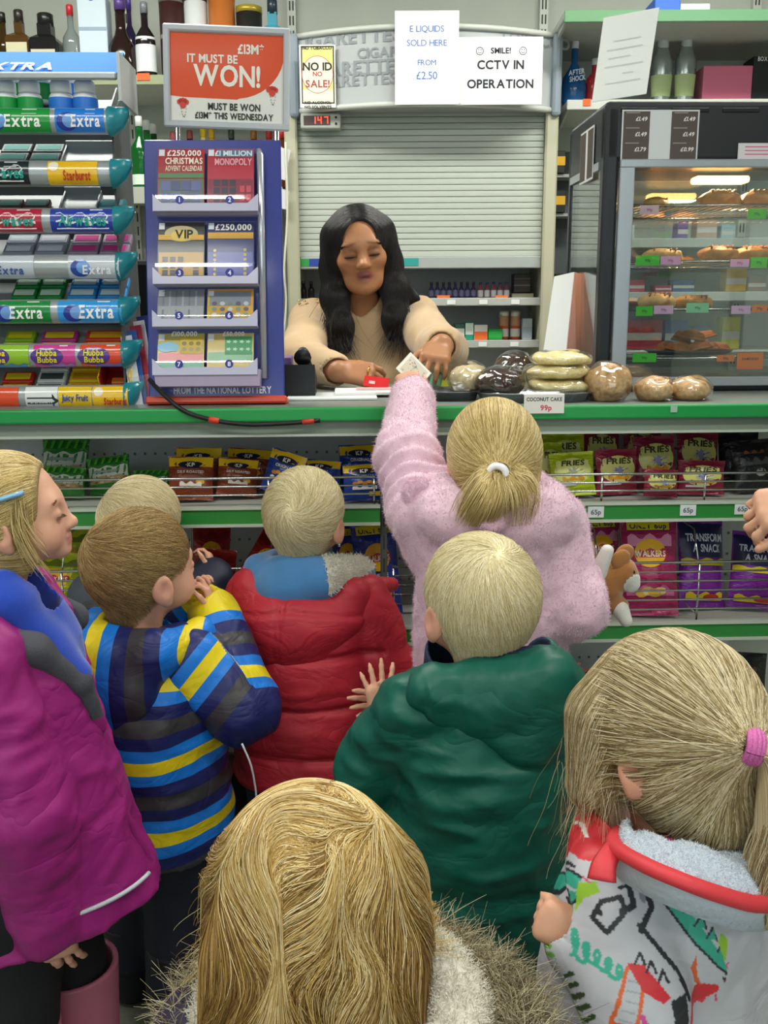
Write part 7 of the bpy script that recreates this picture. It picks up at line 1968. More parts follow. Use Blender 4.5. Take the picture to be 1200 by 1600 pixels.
TK = {1: ('#b8303a', [('\u00a3250,000', .36, .012, '#f2ecea'), ('CHRISTMAS', .22, .013, '#f0e6d0'), ('ADVENT CALENDAR', .10, .011, '#f0e6d0')], '#5c6f5e'),
      2: ('#c92f48', [('\u00a31 MILLION', .36, .011, '#dfe6ee'), ('MONOPOLY', .20, .014, '#e7a9b4')], '#8d2440'),
      3: ('#3a3a36', [('VIP', .20, .018, '#2b2620')], '#c8961e'), 4: ('#2e3577', [('\u00a3250,000', .34, .013, '#eceae0')], '#4f58a8'),
      5: ('#8d9096', [], '#a5a8ac'), 6: ('#8f98a0', [], '#d8a62a'), 7: ('#c8b85a', [('\u00a3100,000', .40, .010, '#f6f2ea')], '#d84a48'), 8: ('#d9c27c', [('\u00a350,000', .40, .009, '#f6f2ea')], '#3f9a5a')}
TIERS = [(234, 330, 1), (348, 441, 3), (452, 506, 5), (521, 580, 7)]
for ya, yb, n in TIERS:
    xl, zt_ = sp(247, ya); xr, _ = sp(400, ya); _, zb = sp(320, yb); w = xr - xl; h = zt_ - zb; xm = (xl + xr) / 2
    mb = MB(); b_ = [(xl - .004, zb + .004), (xl - .004, zb + .022), (xl + .014, zb + .004), (xr - .014, zb + .004), (xr + .006, zb + .022), (xr + .006, zb - .012), (xl - .004, zb - .012)]
    mb.add(prism([b_[0], b_[2], b_[3], (xr + .006, zb + .004), b_[5], b_[6]], -.050, -.036)); mb.add(prism([b_[0], b_[1], b_[2]], -.050, -.036)); mb.add(prism([b_[3], b_[4], (xr + .006, zb + .004)], -.050, -.036))
    mb.add(box(xm, -.02, zb - .010, w + .010, .05, .004)); holder = mb.build('pocket_front', m_lav, stand); fixn(holder)
    for s_, nn in ((0, n), (1, n + 1)):
        cx = xl + w * (.25 + .5 * s_); tw = w * .47; base, words, low = TK[nn]
        def cur(vf, off=0.0):
            q = np.asarray(vf[0]); zz = q[:, 1]; y = -.010 - .026 * np.clip(1 - (zz - zb) / h, 0, 1) ** .8 - off
            return np.stack([q[:, 0], y, zz], 1), vf[1]
        cols = [base, low]; mb = MB(); mb.add(cur(grid2(cx - tw / 2, zb + .004, cx + tw / 2, zt_ - .002, 2, 10)), 0, True)
        mb.add(cur(grid2(cx - tw / 2 + .002, zb + .008, cx + tw / 2 - .002, zb + h * .46, 2, 6), .0006), 1, True)
        g = np.random.default_rng(nn)
        def add(sh, c, off=.0014):
            if c not in cols: cols.append(c)
            mb.add(cur(sh, off), cols.index(c))
        if nn == 1:
            for r in range(2):
                for c in range(4): add(rect2(cx - tw * .42 + c * tw * .215, zb + .010 + r * .024, cx - tw * .42 + c * tw * .215 + tw * .19, zb + .030 + r * .024), ['#4e5694', '#5f6aa6', '#46507c'][(r + c) % 3])
            add(rect2(cx - tw * .48, zt_ - h * .44, cx + tw * .48, zt_ - h * .52), '#4f8f5a')
        if nn == 2:
            add(rect2(cx - tw * .3, zt_ - .004, cx + tw * .48, zt_ - .020), '#5f7f9c')
            for r in range(3):
                for c in range(3): add(rect2(cx - tw * .36 + c * tw * .17, zb + .010 + r * .017, cx - tw * .36 + c * tw * .17 + tw * .13, zb + .023 + r * .017), '#2f2a44')
            for r in range(2):
                for c in range(2): add(rect2(cx + tw * .20 + c * tw * .14, zb + .012 + r * .018, cx + tw * .30 + c * tw * .14, zb + .026 + r * .018), '#e0465a')
        if nn == 3:
            add(disc2(cx, zt_ - h * .22, tw * .36, h * .14), '#c3b48a'); add(rect2(cx - tw * .49, zt_ - h * .24, cx + tw * .49, zt_ - h * .33), '#e0ac22', .0016); add(disc2(cx, zt_ - h * .26, tw * .22, h * .10), '#e5c244', .0018)
            for r in range(3):
                for c in range(5):
                    if g.random() < .55: add(rect2(cx - tw * .40 + c * tw * .165, zb + .008 + r * .014, cx - tw * .28 + c * tw * .165, zb + .019 + r * .014), '#2c2b30')
        if nn == 4:
            add(rect2(cx - tw * .49, zt_ - h * .20, cx + tw * .49, zt_ - h * .31), '#d9a52c')
            for r in range(6): add(disc2(cx - tw * .34, zb + .010 + r * .010, .0032, .0032, 8, 1), '#d8bf2c')
            for r in range(6): add(rect2(cx + tw * .28, zb + .008 + r * .010, cx + tw * .34, zb + .014 + r * .010), '#c9b452')
        if nn == 5:
            for c in range(6): add(rect2(cx - tw * .4 + c * tw * .14, zb + .006, cx - tw * .36 + c * tw * .14, zt_ - .006), '#a9acb2' if c % 2 else '#7d8087')
        if nn == 6:
            add(rect2(cx - tw * .49, zb + .006, cx - tw * .45, zt_ - .003), '#e8c42a'); add(rect2(cx - tw * .49, zt_ - .007, cx + tw * .49, zt_ - .003), '#e6a028'); add(rect2(cx + tw * .44, zb + .006, cx + tw * .49, zt_ - .003), '#e6a028')
            for r in range(3):
                for c in range(5): add(disc2(cx - tw * .34 + c * tw * .17, zb + .014 + r * .012, .0055, .0045, 10, 1), ['#c9d2d6', '#7f9488', '#6b5f76'][(r + c) % 3])
        if nn == 7:
            add(blob(cx - tw * .28, zb + h * .62, .017, 9, 4, .8), '#7fc0dc'); add(rect2(cx - tw * .02, zb + h * .42, cx + tw * .46, zb + h * .84), '#d5b62e')
            for r in range(2):
                for c in range(3): add(disc2(cx + tw * .07 + c * tw * .15, zb + h * .54 + r * h * .16, .0052, .0045, 9, 1), '#8f7a1c')
            add(rect2(cx - tw * .48, zb + .004, cx + tw * .48, zb + h * .22), '#2f9a72', .0016)
        if nn == 8:
            add(rect2(cx - tw * .12, zb + h * .40, cx + tw * .46, zb + h * .88), '#4fa56a')
            for r in range(2):
                for c in range(4): add(burst(cx - tw * .04 + c * tw * .14, zb + h * .54 + r * h * .20, .003, .0062, 5), '#bfe3c4')
            add(rect2(cx - tw * .48, zb + .004, cx + tw * .48, zb + h * .22), '#c3a23e', .0016)
        add(rect2(cx - tw * .48, zt_ - .018, cx - tw * .36, zt_ - .004), '#dfe4ea')
        tkt = mb.build('scratch_card', [mat('card_' + c.strip('#'), c, .3, coat=.3) for c in cols], stand)
        for s2, fz, hh, c in words:
            v, f = fit(s2, tw * .80, hh); v = v + np.array([cx + tw * .06, zb + h * (.5 + fz)]) ; MB().add(cur((v, f), .0022)).build('lettering', C(c, .5), tkt)
        mb = MB(); o = lambda vf, y: flat(vf, (0, y, 0), (1, 0, 0), (0, 0, 1)); mb.add(o(disc2(cx, zb + .010, .0085, .0085, 20, 1), -.0505), 0); v, f, _ = text2d(str(nn), .009); mb.add(o((v + np.array([cx, zb + .0055]), f), -.0511), 1)
        mb.build('number_disc', [C('#262f9a', .4), C('#f2f3f8', .5)], stand)
    mb = MB(); sec = [(-.012, zt_), (-.020, zt_ - h * .25), (-.033, zb + h * .48), (-.043, zb + h * .25), (-.045, zb + .010)]
    v = [(x, y, z) for x in (xl, xr) for y, z in sec]; mb.add((v, [(i, i + 1, 5 + i + 1, 5 + i) for i in range(4)]), 0, True); mb.build('clear_window', gl, stand)
xr, z_a = sp(407, 236); _, z_b = sp(407, 592)
MB().add(tube([(xr, -.010, z_b), (xr, -.012, z_a - .012), (xr - .004, -.004, z_a - .002)], .0075, 12), 0, True).build('side_rail', mat('rail_metal', '#c9cbd6', .2, .6), stand)
xl, zb = sp(247, 590); xr, _ = sp(410, 590); _, zc = sp(330, 603)
MB().add(prism([(xl, zb + .012), (xr, zb + .012), (xr - .002, zc - .004), (xl + .004, zc - .004)], -.046, 0)).build('base_tray', C('#a89ab8', .4), stand)
# ---------------------------------------------------------------- the framed poster above it
PD = LD + .135
x0, zb = cx_at(247, 196, PD); x1, zt = cx_at(428, 46, PD); w, h = x1 - x0, zt - zb
fr = thing('poster_frame', 'grey framed red and white lottery poster standing above the blue ticket stand', 'poster frame', CT((x0 + x1) / 2, PD, CZ), rot=(0, .035, PHI))
o = zb - CZ
for nm, b in (('frame_bar', box(0, 0, o + h, w + .014, .012, .014, .003)), ('frame_bar', box(0, 0, o, w + .014, .012, .014, .003)), ('frame_bar', box(-w / 2, 0, o + h / 2, .014, .012, h, .003)), ('frame_bar', box(w / 2, 0, o + h / 2, .014, .012, h, .003))): MB().add(b).build(nm, C('#bfc3ca', .35), fr)
MB().add(box(0, .004, o + h / 2, w, .003, h)).build('backing', C('#e9e8e2', .5), fr)
def fz(vf, off=.0): return flat(vf, (0, .0022 - off, o), (1, 0, 0), (0, 0, 1))
mb = MB(); P = [(-w / 2 + .006, h - .008)] + [(-w / 2 + .006, h * .30)] + [(-w / 2 + .006 + (w * .56) * t, h * .29 - .002 * t) for t in np.linspace(.2, 1, 4)] + [(w * .06 + (w * .42) * math.sin(a), h * .29 + (h * .50) * (1 - math.cos(a))) for a in np.linspace(.1, PI / 2 * .98, 10)] + [(w / 2 - .006, h - .008)]
mb.add(fz(poly2(P))); mb.build('red_field', C('#e04a10', .5, coat=.1), fr)
mb = MB()
for s, x, z, hh, mw in (('\u00a313M*', .20, .76, .018, .22), ('IT MUST BE', -.12, .655, .016, .42), ('WON!', .0, .42, .040, .56)):
    v, f = fit(s, w * mw, hh); mb.add(fz((v + np.array([x * w, z * h]), f), .0012))
mb.build('white_lettering', C('#f3efe6', .5), fr)
mb = MB()
for s, x, z, hh, mw in (('MUST BE WON', .06, .165, .0135, .44), ('\u00a313M* THIS WEDNESDAY', .06, .070, .0125, .66)):
    v, f = fit(s, w * mw, hh); mb.add(fz((v + np.array([x * w, z * h]), f), .0012))
mb.build('black_lettering', C('#1e1d1c', .5), fr)
for x, z in ((-.37, .12), (.38, .28)):        # small crossed-fingers emblem: red fingers over a little hand outline
    mb = MB()
    for i in range(5): a = -.9 + .45 * i; mb.add(fz(ell2(x * w + .011 * math.sin(a), z * h + .016 + .009 * math.cos(a), .0042, .0052, 10), .0012), 0)
    mb.add(fz(ell2(x * w, z * h + .015, .0068, .0062, 12), .0014), 0)
    for t_ in np.linspace(0, 1, 9): mb.add(fz(ell2(x * w - .004 + .011 * t_, z * h + .008 - .019 * math.sin(PI * t_ * .9) + .006 * t_, .0011, .0011, 6), .0014), 1)
    mb.build('emblem', [C('#d8402e', .5), C('#6c6a66', .5)], fr)
for x in (-w * .42, w * .42): MB().add(tube([(x, .010, .002), (x, .010, o + .01)], .005, 10), 0, True).build('leg', m_chrome, fr)
MB().add(box(0, .010, .004, w * .95, .06, .008, .002)).build('foot_plate', C('#8d9096', .4), fr)
# ---------------------------------------------------------------- leaflets between rack and stand, cable, pad, handset
lf = thing('leaflet_holder', 'clear holder of white, blue and red leaflets between gum rack and ticket stand', 'leaflets', CT(cx_at(222, 630, .09)[0], .10, CZ), rot=(-.22, -.16, PHI))
for i, (c, dx) in enumerate((('#e6e9ee', -.012), ('#2c5fb4', -.004), ('#c42f48', .006), ('#e4e2e4', .012), ('#2a3a8a', .018))):
    MB().add(box(dx, .012 * i, .075 + .006 * i, .024, .003, .15 + .012 * i)).build('leaflet', C(c, .5), lf)
MB().add(box(0, -.006, .03, .046, .002, .06)).build('clear_front', gl, lf)
P = spline([CT(cx_at(234, 585, .06)[0], .055, CZ + .055), CT(cx_at(250, 603, .03)[0], .025, CZ + .035), CT(cx_at(285, 630, -.004)[0], -.006, CZ - .002), CT(cx_at(330, 652, -.010)[0], -.010, CZ - .022), CT(cx_at(385, 661, -.010)[0], -.010, CZ - .032), CT(cx_at(440, 661, -.010)[0], -.010, CZ - .031), CT(cx_at(500, 656, -.008)[0], -.006, CZ - .026)], 40)
cb = thing('power_cable', 'black cable drooping over the green counter edge below the ticket stand', 'cable', P[0]); P0 = P[0]
MB().add(tube(P - P0, .0048, 8), 0, True).build('cable', C('#17181a', .4), cb); MB().add(tube(P[19:22] - P0, .0062, 10), 0, True).build('red_tape', C('#d8402c', .4), cb); MB().add(tube(P[36:39] - P0, .0055, 8), 0, True).build('red_tape', C('#c23a2c', .4), cb)
pd = thing('paper_pad', 'white papers lying on the counter in front of the woman', 'papers', CT(cx_at(540, 622, .2)[0], .22, CZ), PHI)
MB().add(box(-.03, 0, .003, .20, .15, .005, .001)).build('sheet', C('#d9dcda', .6), pd); MB().add(box(.06, .05, .009, .17, .12, .007, .001)).build('booklet', C('#e7e6e2', .6), pd); MB().add(box(.085, .075, .0135, .12, .07, .0012)).build('printed_slip', C('#c9a8a4', .6), pd)
hs_ = thing('desk_telephone', 'black desk telephone half hidden behind the ticket stand', 'telephone', CT(cx_at(463, 605, .26)[0], .27, CZ), rot=(0, 0, PHI))
MB().add(prism([(-.06, 0), (.06, 0), (.06, .035), (-.06, .075)], -.035, .045, 'x')).build('base', m_black, hs_); MB().add(tube([(.018, -.055, .090), (.018, -.03, .100), (.018, .03, .086), (.018, .06, .060)], [.020, .013, .013, .019], 12), 0, True).build('handset', m_black, hs_)
pb = MB().add(box(0, 0, .045, .016, .10, .09, .002)).build('purple_box', C('#7a5f96', .5)); pb.location = CT(cx_at(452, 600, .30)[0], .30, CZ); pb.rotation_euler = (0, 0, PHI); tag(pb, 'narrow purple box standing at the right edge of the ticket stand', 'box')
ts = thing('till_screen', 'black back of a till screen between gum rack and ticket stand', 'screen', CT(cx_at(222, 480, .48)[0], .46, CZ), PHI)
MB().add(box(0, .0, .20, .15, .05, .23, .012, 2)).build('screen', m_black, ts); MB().add(box(0, .02, .05, .05, .04, .10, .008)).build('neck', m_dark, ts); MB().add(box(0, .02, .008, .14, .12, .016, .006)).build('base', m_dark, ts)
pc = thing('price_card', 'white coconut cake 99p card hung on the green counter edge', 'price card', CT(cx_at(850, 631, -.008)[0], -.009, cx_at(850, 631, -.008)[1]), PHI)
MB().add(box(0, 0, 0, .083, .0015, .039)).build('card', C('#e9e9e2', .6), pc); write(pc, 'lettering', [('COCONUT CAKE', 0, .006, .0075, dict(squeeze=.82))], '#34463c'); write(pc, 'price', [('99p', .004, -.013, .0105)], '#d0525c')
MB().add(box(0, .006, .019, .083, .012, .0015)).build('fold', C('#e9e9e2', .6), pc)
lc_ = thing('edge_sticker', 'small pale sticker on the green counter edge under the wrapped buns', 'sticker', CT(cx_at(1053, 639, -.005)[0], -.0050, cx_at(1053, 639, -.005)[1]), PHI); MB().add(box(0, 0, 0, .014, .001, .014)).build('sticker', C('#9fc0a8', .5), lc_)
# leaning paper card in front of the warmer's side
A = [CT(cx_at(897, 425, .52)[0], .52, cx_at(897, 425, .52)[1]), CT(cx_at(866, 432, .56)[0], .56, cx_at(866, 432, .56)[1]), CT(cx_at(842, 562, .50)[0], .50, CZ), CT(cx_at(880, 566, .44)[0], .44, CZ)]
nc = thing('folded_notice', 'tall white folded notice leaning beside the food warmer', 'notice', A[2]); q = [np.array(a - A[2]) for a in A]; nn = np.cross(q[1] - q[0], q[3] - q[0]); nn /= np.linalg.norm(nn)
mb = MB(); mb.add((np.array(q + [t - nn * .002 for t in q]), [(0, 1, 2, 3), (7, 6, 5, 4), (0, 4, 5, 1), (1, 5, 6, 2), (2, 6, 7, 3), (3, 7, 4, 0)])); mb.build('front_leaf', C('#e8eaea', .6), nc)
b2 = [q[0] + np.array((.001, .002, 0)), q[3] + np.array((.001, .002, 0)), q[3] + np.array((.045, .045, 0)), q[0] + np.array((.028, .055, -.005))]; nn = np.cross(b2[1] - b2[0], b2[3] - b2[0]); nn /= np.linalg.norm(nn)
mb = MB(); mb.add((np.array(b2 + [t + nn * .002 for t in b2]), [(0, 1, 2, 3), (7, 6, 5, 4), (0, 4, 5, 1), (1, 5, 6, 2), (2, 6, 7, 3), (3, 7, 4, 0)])); mb.build('back_leaf', C('#d8a39c', .6), nc)

# ---------------------------------------------------------------- hot food cabinet
FD = .30
fx0, _ = cx_at(930, 600, FD); fz1 = cx_at(1000, 157, FD)[1]; fw, fh, fd = .62, fz1 - CZ, .36
fwm = thing('food_warmer', 'black glass fronted hot food cabinet with pastries on wire racks', 'food cabinet', CT(fx0, FD, CZ), PHI)
def fp(px, py, d=0.0): x, z = cx_at(px, py, FD + d); return x - fx0, z - CZ
m_fb = mat('warmer_black', '#1d2026', .4, coat=.15); m_sil = mat('warmer_silver', '#b4bcc4', .3, .55)
_, zh0 = fp(1080, 252); _, zg0 = fp(1080, 588); xs0, _ = fp(962, 400); xs1, _ = fp(985, 400)
MB().add(box(fw / 2, fd / 2, fh - (fh - zh0) / 2, fw, fd, fh - zh0, .010, 2)).build('header', m_fb, fwm)
MB().add(box(fw / 2, fd / 2, zg0 / 2 - .008, fw, fd, zg0 - .016, .006)).build('base', m_fb, fwm)
MB().add(box(xs0 / 2, .020, fh / 2, xs0, .04, fh - .02, .008, 2)).build('corner_post', m_fb, fwm); MB().add(box(.012, fd - .012, fh / 2, .024, .024, fh - .02, .004)).build('rear_post', m_fb, fwm); MB().add(box(fw - .02, .02, fh / 2, .04, .04, fh - .02, .004)).build('corner_post', m_fb, fwm)
MB().add(box(fw / 2 + xs0 / 2, -.002, zh0 - .005, fw - xs0, .012, .018, .002)).build('top_rail', m_sil, fwm); MB().add(box(fw / 2 + xs0 / 2, -.002, zg0 - .012, fw - xs0, .012, .022, .002)).build('bottom_rail', m_sil, fwm)
MB().add(box((xs0 + xs1) / 2, .0, (zh0 + zg0) / 2 - .01, xs1 - xs0, .014, zh0 - zg0 - .006, .002)).build('door_stile', m_sil, fwm)
MB().add(box((xs1 + fw) / 2 - .02, .004, (zh0 + zg0) / 2 - .01, fw - xs1 - .04, .004, zh0 - zg0 - .02)).build('front_glass', glass_mat('warmer_glass', (.92, .95, .95, 1), .015, .07), fwm)
MB().add(box(.006, fd / 2 + .01, (zh0 + zg0) / 2 - .01, .004, fd - .07, zh0 - zg0 - .01)).build('side_glass', glass_mat('warmer_side_glass', (.80, .85, .84, 1), .03, .12), fwm)
MB().add(box(.003, fd / 2 + .01, zh0 - .004, .010, fd - .07, .018)).build('side_rail', m_sil, fwm)
MB().add(box(fw / 2, fd - .006, (zh0 + zg0) / 2, fw - .05, .004, zh0 - zg0)).build('rear_glass', glass_mat('warmer_rear_glass', (.80, .84, .84, 1), .04, .14), fwm)
for k in range(5): MB().add(box(.075 + k * .115, -.0005, fh - .020, .085, .003, .010, .002)).build('vent_slot', C('#0b0c0e', .6), fwm)
ra = []
for ya in (320, 408, 483, 560):
    _, z = fp(1080, ya, .01); ra.append(z); mb = MB(); mb.add(tube([(xs1 + .006, .020, z), (fw - .05, .020, z)], .003, 6), 0, True)
    rk = mb.build('rack_bar', m_chrome, fwm); mb = MB()
    for k in range(26): x = xs1 + .012 + k * (fw - .07 - xs1) / 25; mb.add(tube([(x, .020, z - .002), (x, fd - .03, z - .002)], .0016, 5), 0, True)
    mb.add(tube([(xs1 + .006, fd - .03, z - .003), (fw - .05, fd - .03, z - .003)], .003, 6), 0, True); mb.build('rack_wires', m_chrome, rk)['kind'] = 'stuff'
lx, lz = fp(1128, 268, .16)
MB().add(box(lx, .17, zh0 - .020, .13, .05, .016, .004)).build('heat_lamp', mat('heat_lamp', '#ffd9a0', .4, emit='#ffc069', estr=9.0), fwm)
hl = area_light('heat_lamp_light', (0, 0, 0), .13, .05, 3.2, (1.0, .70, .38)); hl.parent = fwm; hl.location = (lx, .17, zh0 - .032)
def menu(name, label, px0, px1, py0, py1, lines):
    (xa, za), (xb, zb_) = fp(px0, py0), fp(px1, py1)
    t = thing(name, label, 'menu card', CT(fx0 + (xa + xb) / 2, FD - .003, CZ + (za + zb_) / 2), PHI); w, h = xb - xa, za - zb_
    MB().add(box(0, 0, 0, w, .0016, h)).build('card', C('#d7dade', .5), t)
    for s_ in (-1, 1):
        MB().add(box(s_ * w * .31, -.0010, 0, w * .34, .0008, h * .94)).build('dark_panel', C('#544a45', .6), t)
    write(t, 'prices', [(p, s_ * w * .31 + w * .13, -h * .30 + i * h * .30 - .002, .0085, dict(align='r', slant=.2)) for s_, col in ((-1, ('\u00a31.79', '\u00a31.49', '\u00a31.49')), (1, ('\u00a30.99', '\u00a31.49', '\u00a31.49'))) for i, p in enumerate(col)], '#e8e6e2', -.0018)
    mb = MB()
    for s_ in (-1, 1):
        for i in range(3): mb.add(fl(rect2(s_ * w * .31 - w * .14, -h * .17 + i * h * .30, s_ * w * .31 + w * .04, -h * .145 + i * h * .30), -.0016))
    mb.build('rule_lines', C('#8f8680', .6), t); return t
menu('menu_card', 'two column price menu on the front of the food cabinet header', 972, 1088, 172, 251, 0)
t = thing('menu_card', 'narrow price menu on the left side of the food cabinet header', 'menu card', CT(fx0 - .003, FD + .155, CZ + fh - .095), PHI)
MB().add(box(0, 0, 0, .0016, .13, .12)).build('card', C('#dfe1e2', .5), t)
for y in (-.036, .036): MB().add(box(-.0012, y, 0, .0008, .050, .110)).build('dark_panel', C('#544a45', .6), t)
(xa, za), (xb, zb_) = fp(1153, 224), fp(1240, 252); t = thing('notice', 'white notice with pink lettering at the right of the cabinet header', 'notice', CT(fx0 + (xa + xb) / 2, FD - .003, CZ + (za + zb_) / 2), PHI)
MB().add(box(0, 0, 0, xb - xa, .0016, za - zb_)).build('card', C('#dcd9de', .5), t); mb = MB()
for i in range(3): mb.add(fl(rect2(-.05, .010 - i * .008, .05 - .012 * i, .0125 - i * .008), -.0012))
mb.build('rule_lines', C('#d86a92', .6), t)
# tags on the racks
TG = [(1015, 328, 30, 14, 1, '#dfbfd0', 'pale pink'), (1183, 334, 30, 15, 1, '#4ecb2c', 'bright green'), (1012, 407, 38, 15, 2, '#4ecb2c', 'bright green'), (1048, 407, 32, 13, 2, '#dfa9d6', 'pink'), (1156, 411, 30, 12, 2, '#dfa9d6', 'pink'), (1186, 410, 26, 16, 2, '#4ecb2c', 'bright green'),
      (1007, 486, 27, 15, 3, '#4ecb2c', 'bright green'), (1037, 484, 31, 13, 3, '#dfb4dc', 'pink'), (1090, 481, 36, 15, 3, '#86d7a4', 'mint green'), (1158, 484, 31, 13, 3, '#dfb4dc', 'pink'), (1187, 482, 24, 11, 3, '#ee7a2a', 'orange'), (1007, 559, 38, 14, 4, '#4ecb2c', 'bright green'), (1134, 560, 28, 10, 4, '#ee7a2a', 'orange'), (1172, 564, 42, 26, 4, '#ee7a2a', 'large orange')]
SH_ = {1: 'top', 2: 'second', 3: 'third', 4: 'bottom'}; cnt = {}
for px, py, wpx, hpx, n, col, cn in TG:
    x, z = fp(px, py, .012); k = ppm(py, 2.27); cnt[(n, cn)] = cnt.get((n, cn), 0) + 1; many = sum(1 for q in TG if q[4] == n and q[6] == cn) > 1
    t = thing('shelf_tag', '%s card tag on the %s rack of the food cabinet%s' % (cn, SH_[n], (', left one' if cnt[(n, cn)] == 1 else ', right one') if many else ''), 'price tag', CT(fx0 + x, FD + .013, CZ + z), PHI, 'card tags in the food cabinet')
    MB().add(box(0, 0, 0, wpx * k, .0015, hpx * k)).build('card', C(col, .5), t)
    write(t, 'lettering', [('SAMOSAS', 0, .002, .006)] if cn == 'large orange' else [('99p', 0, -.003, .006)], '#4a3a2a' if 'orange' in cn else '#3f6a3a' if 'green' in cn else '#b06a9a')
# pastries
m_pas = mat('baked_pastry', '#c58a48', .5, var=.30, vscale=60, bump=.5, bscale=90); m_pas2 = mat('pale_pastry', '#d9b27a', .5, var=.22, vscale=60, bump=.4, bscale=90); m_brn = mat('fried_pastry', '#9c5a20', .55, var=.28, vscale=70, bump=.7, bscale=140)
def pastry(label, px, py, n, wpx, hpx, d, m, group):
    x, _ = fp(px, py, d); k = ppm(py, 2.27 + d); w = wpx * k; h = hpx * k * 1.1
    t = thing('pastry', label, 'pastry', CT(fx0 + x, FD + d, CZ + ra[n - 1] + .004), PHI, group)
    F = Field((-w * .6, -.075, -.005), (w * .6, .075, h + .02), .0045)
    F.ell((0, 0, h * .45), (w * .5, .060, h * .55), None, 0); F.cone((-w * .42, -.02, .008), (w * .42, -.02, .008), .010, None, .02); F.cut((0, 0, 0.0), (0, 0, -1)); F.warp(lambda P: .006 * vnoise(P, 45) + .004 * vnoise(P, 110))
    solid(F, 'crust', m, t)
    mb = MB()
    for i in range(5): a = -w * .30 + i * w * .15; mb.add(tube([(a, -.040, h * .80), (a + .012, -.012, h * 1.02), (a + .016, .02, h * 1.0)], .0022, 6), 0, True)
    mb.build('score_lines', m_brn, t)['kind'] = 'stuff'
    return t
PG = 'pastries in the food cabinet'
for a in [('golden pasty on the top rack beside the right end', 1120, 318, 1, 60, 22, .09, m_pas), ('golden pasty at the right end of the top rack', 1184, 318, 1, 60, 22, .09, m_pas), ('glazed pastry at the left of the top rack', 1022, 322, 1, 34, 12, .12, m_pas2),
          ('flat golden pasty at the left of the second rack', 1030, 398, 2, 56, 16, .08, m_pas2), ('browned pasty in the middle of the second rack', 1118, 398, 2, 56, 20, .08, m_pas), ('browned pasty at the right of the second rack', 1172, 398, 2, 56, 20, .10, m_pas), ('pale round pasty at the left of the third rack', 1022, 474, 3, 52, 20, .08, m_pas2), ('dark golden pasty in the middle of the third rack', 1078, 474, 3, 54, 16, .09, m_pas)]: pastry(*a, PG)
x, _ = fp(1078, 555, .10); tr = thing('serving_plate', 'dark oval plate under the samosas on the bottom rack', 'plate', CT(fx0 + x, FD + .11, CZ + ra[3] + .003), PHI)
MB().add(lathe([(.02, 0), (.085, .002), (.105, .012), (.102, .013), (.083, .004), (.001, .003)], 28, sx=1.05, sy=.75), 0, True).build('plate', C('#2b332f', .3, coat=.3), tr)
sm = None; g = np.random.default_rng(2)
SAM = [(-.062, .0, .02, .3), (-.036, -.02, .02, -.2), (-.010, .0, .022, .4), (.016, -.018, .022, .0), (.044, .0, .02, -.4), (.066, -.01, .018, .2), (-.024, .006, .046, .6), (.004, -.004, .050, -.3), (.034, .004, .044, .3)]
for i, (dx, dy, dz, rz) in enumerate(SAM):
    loc = CT(fx0 + x + dx, FD + .11 + dy, CZ + ra[3] + dz - .006); rot = (.25 * math.sin(i * 2.1), .35 * math.sin(i * 1.3), rz + PHI)
    if sm is None:
        sm = thing('samosa', 'one of the brown fried samosas piled on the dark plate', 'samosa', loc, group='samosas piled on the bottom rack', rot=rot)
        b = MB().add(([(-.032, -.014, 0), (.032, -.014, 0), (0, .026, 0), (-.026, -.010, .017), (.026, -.010, .017), (0, .018, .017), (0, 0, .024)], [(2, 1, 0), (0, 1, 4, 3), (1, 2, 5, 4), (2, 0, 3, 5), (3, 4, 6), (4, 5, 6), (5, 3, 6)]), 0, True).build('shell', m_brn, sm)
        MB().add(tube([(-.032, -.014, .002), (0, -.015, .004), (.032, -.014, .002)], .0035, 6), 0, True).build('crimp', m_brn, sm)
    else: dup(sm, loc, rot=rot)
# sheet standing on the cabinet
q = [at(955, 32, 2.40), at(1030, 12, 2.34), at(1010, 147, 2.33), at(925, 160, 2.38)]; A = Vector(q[3]); q = [np.array(a - A) for a in q]; q[0] = q[1] + q[3] - q[2]; nn = np.cross(q[3] - q[0], q[1] - q[0]); nn /= np.linalg.norm(nn)
st = thing('notice', 'white sheet tilted on top of the food cabinet, its print almost too pale to read', 'notice', A)
mb = MB(); mb.add((np.array(q + [t + nn * .002 for t in q]), [(3, 2, 1, 0), (4, 5, 6, 7), (0, 1, 5, 4), (1, 2, 6, 5), (2, 3, 7, 6), (3, 0, 4, 7)])); mb.build('sheet', C('#f3f4f2', .6), st)
mb = MB(); U = q[1] - q[0]; V_ = q[3] - q[0]
for i, (a, b) in enumerate(((.25, .75), (.15, .8), (.2, .6), (.15, .85), (.5, .7), (.2, .85))):
    y = .30 + i * .10; mb.add((np.array([q[0] + U * a + V_ * y + nn * .0028, q[0] + U * b + V_ * y + nn * .0028, q[0] + U * b + V_ * (y + .014) + nn * .0028, q[0] + U * a + V_ * (y + .014) + nn * .0028]), [(3, 2, 1, 0)]))
mb.build('faint_print', C('#d3dad6', .6), st)

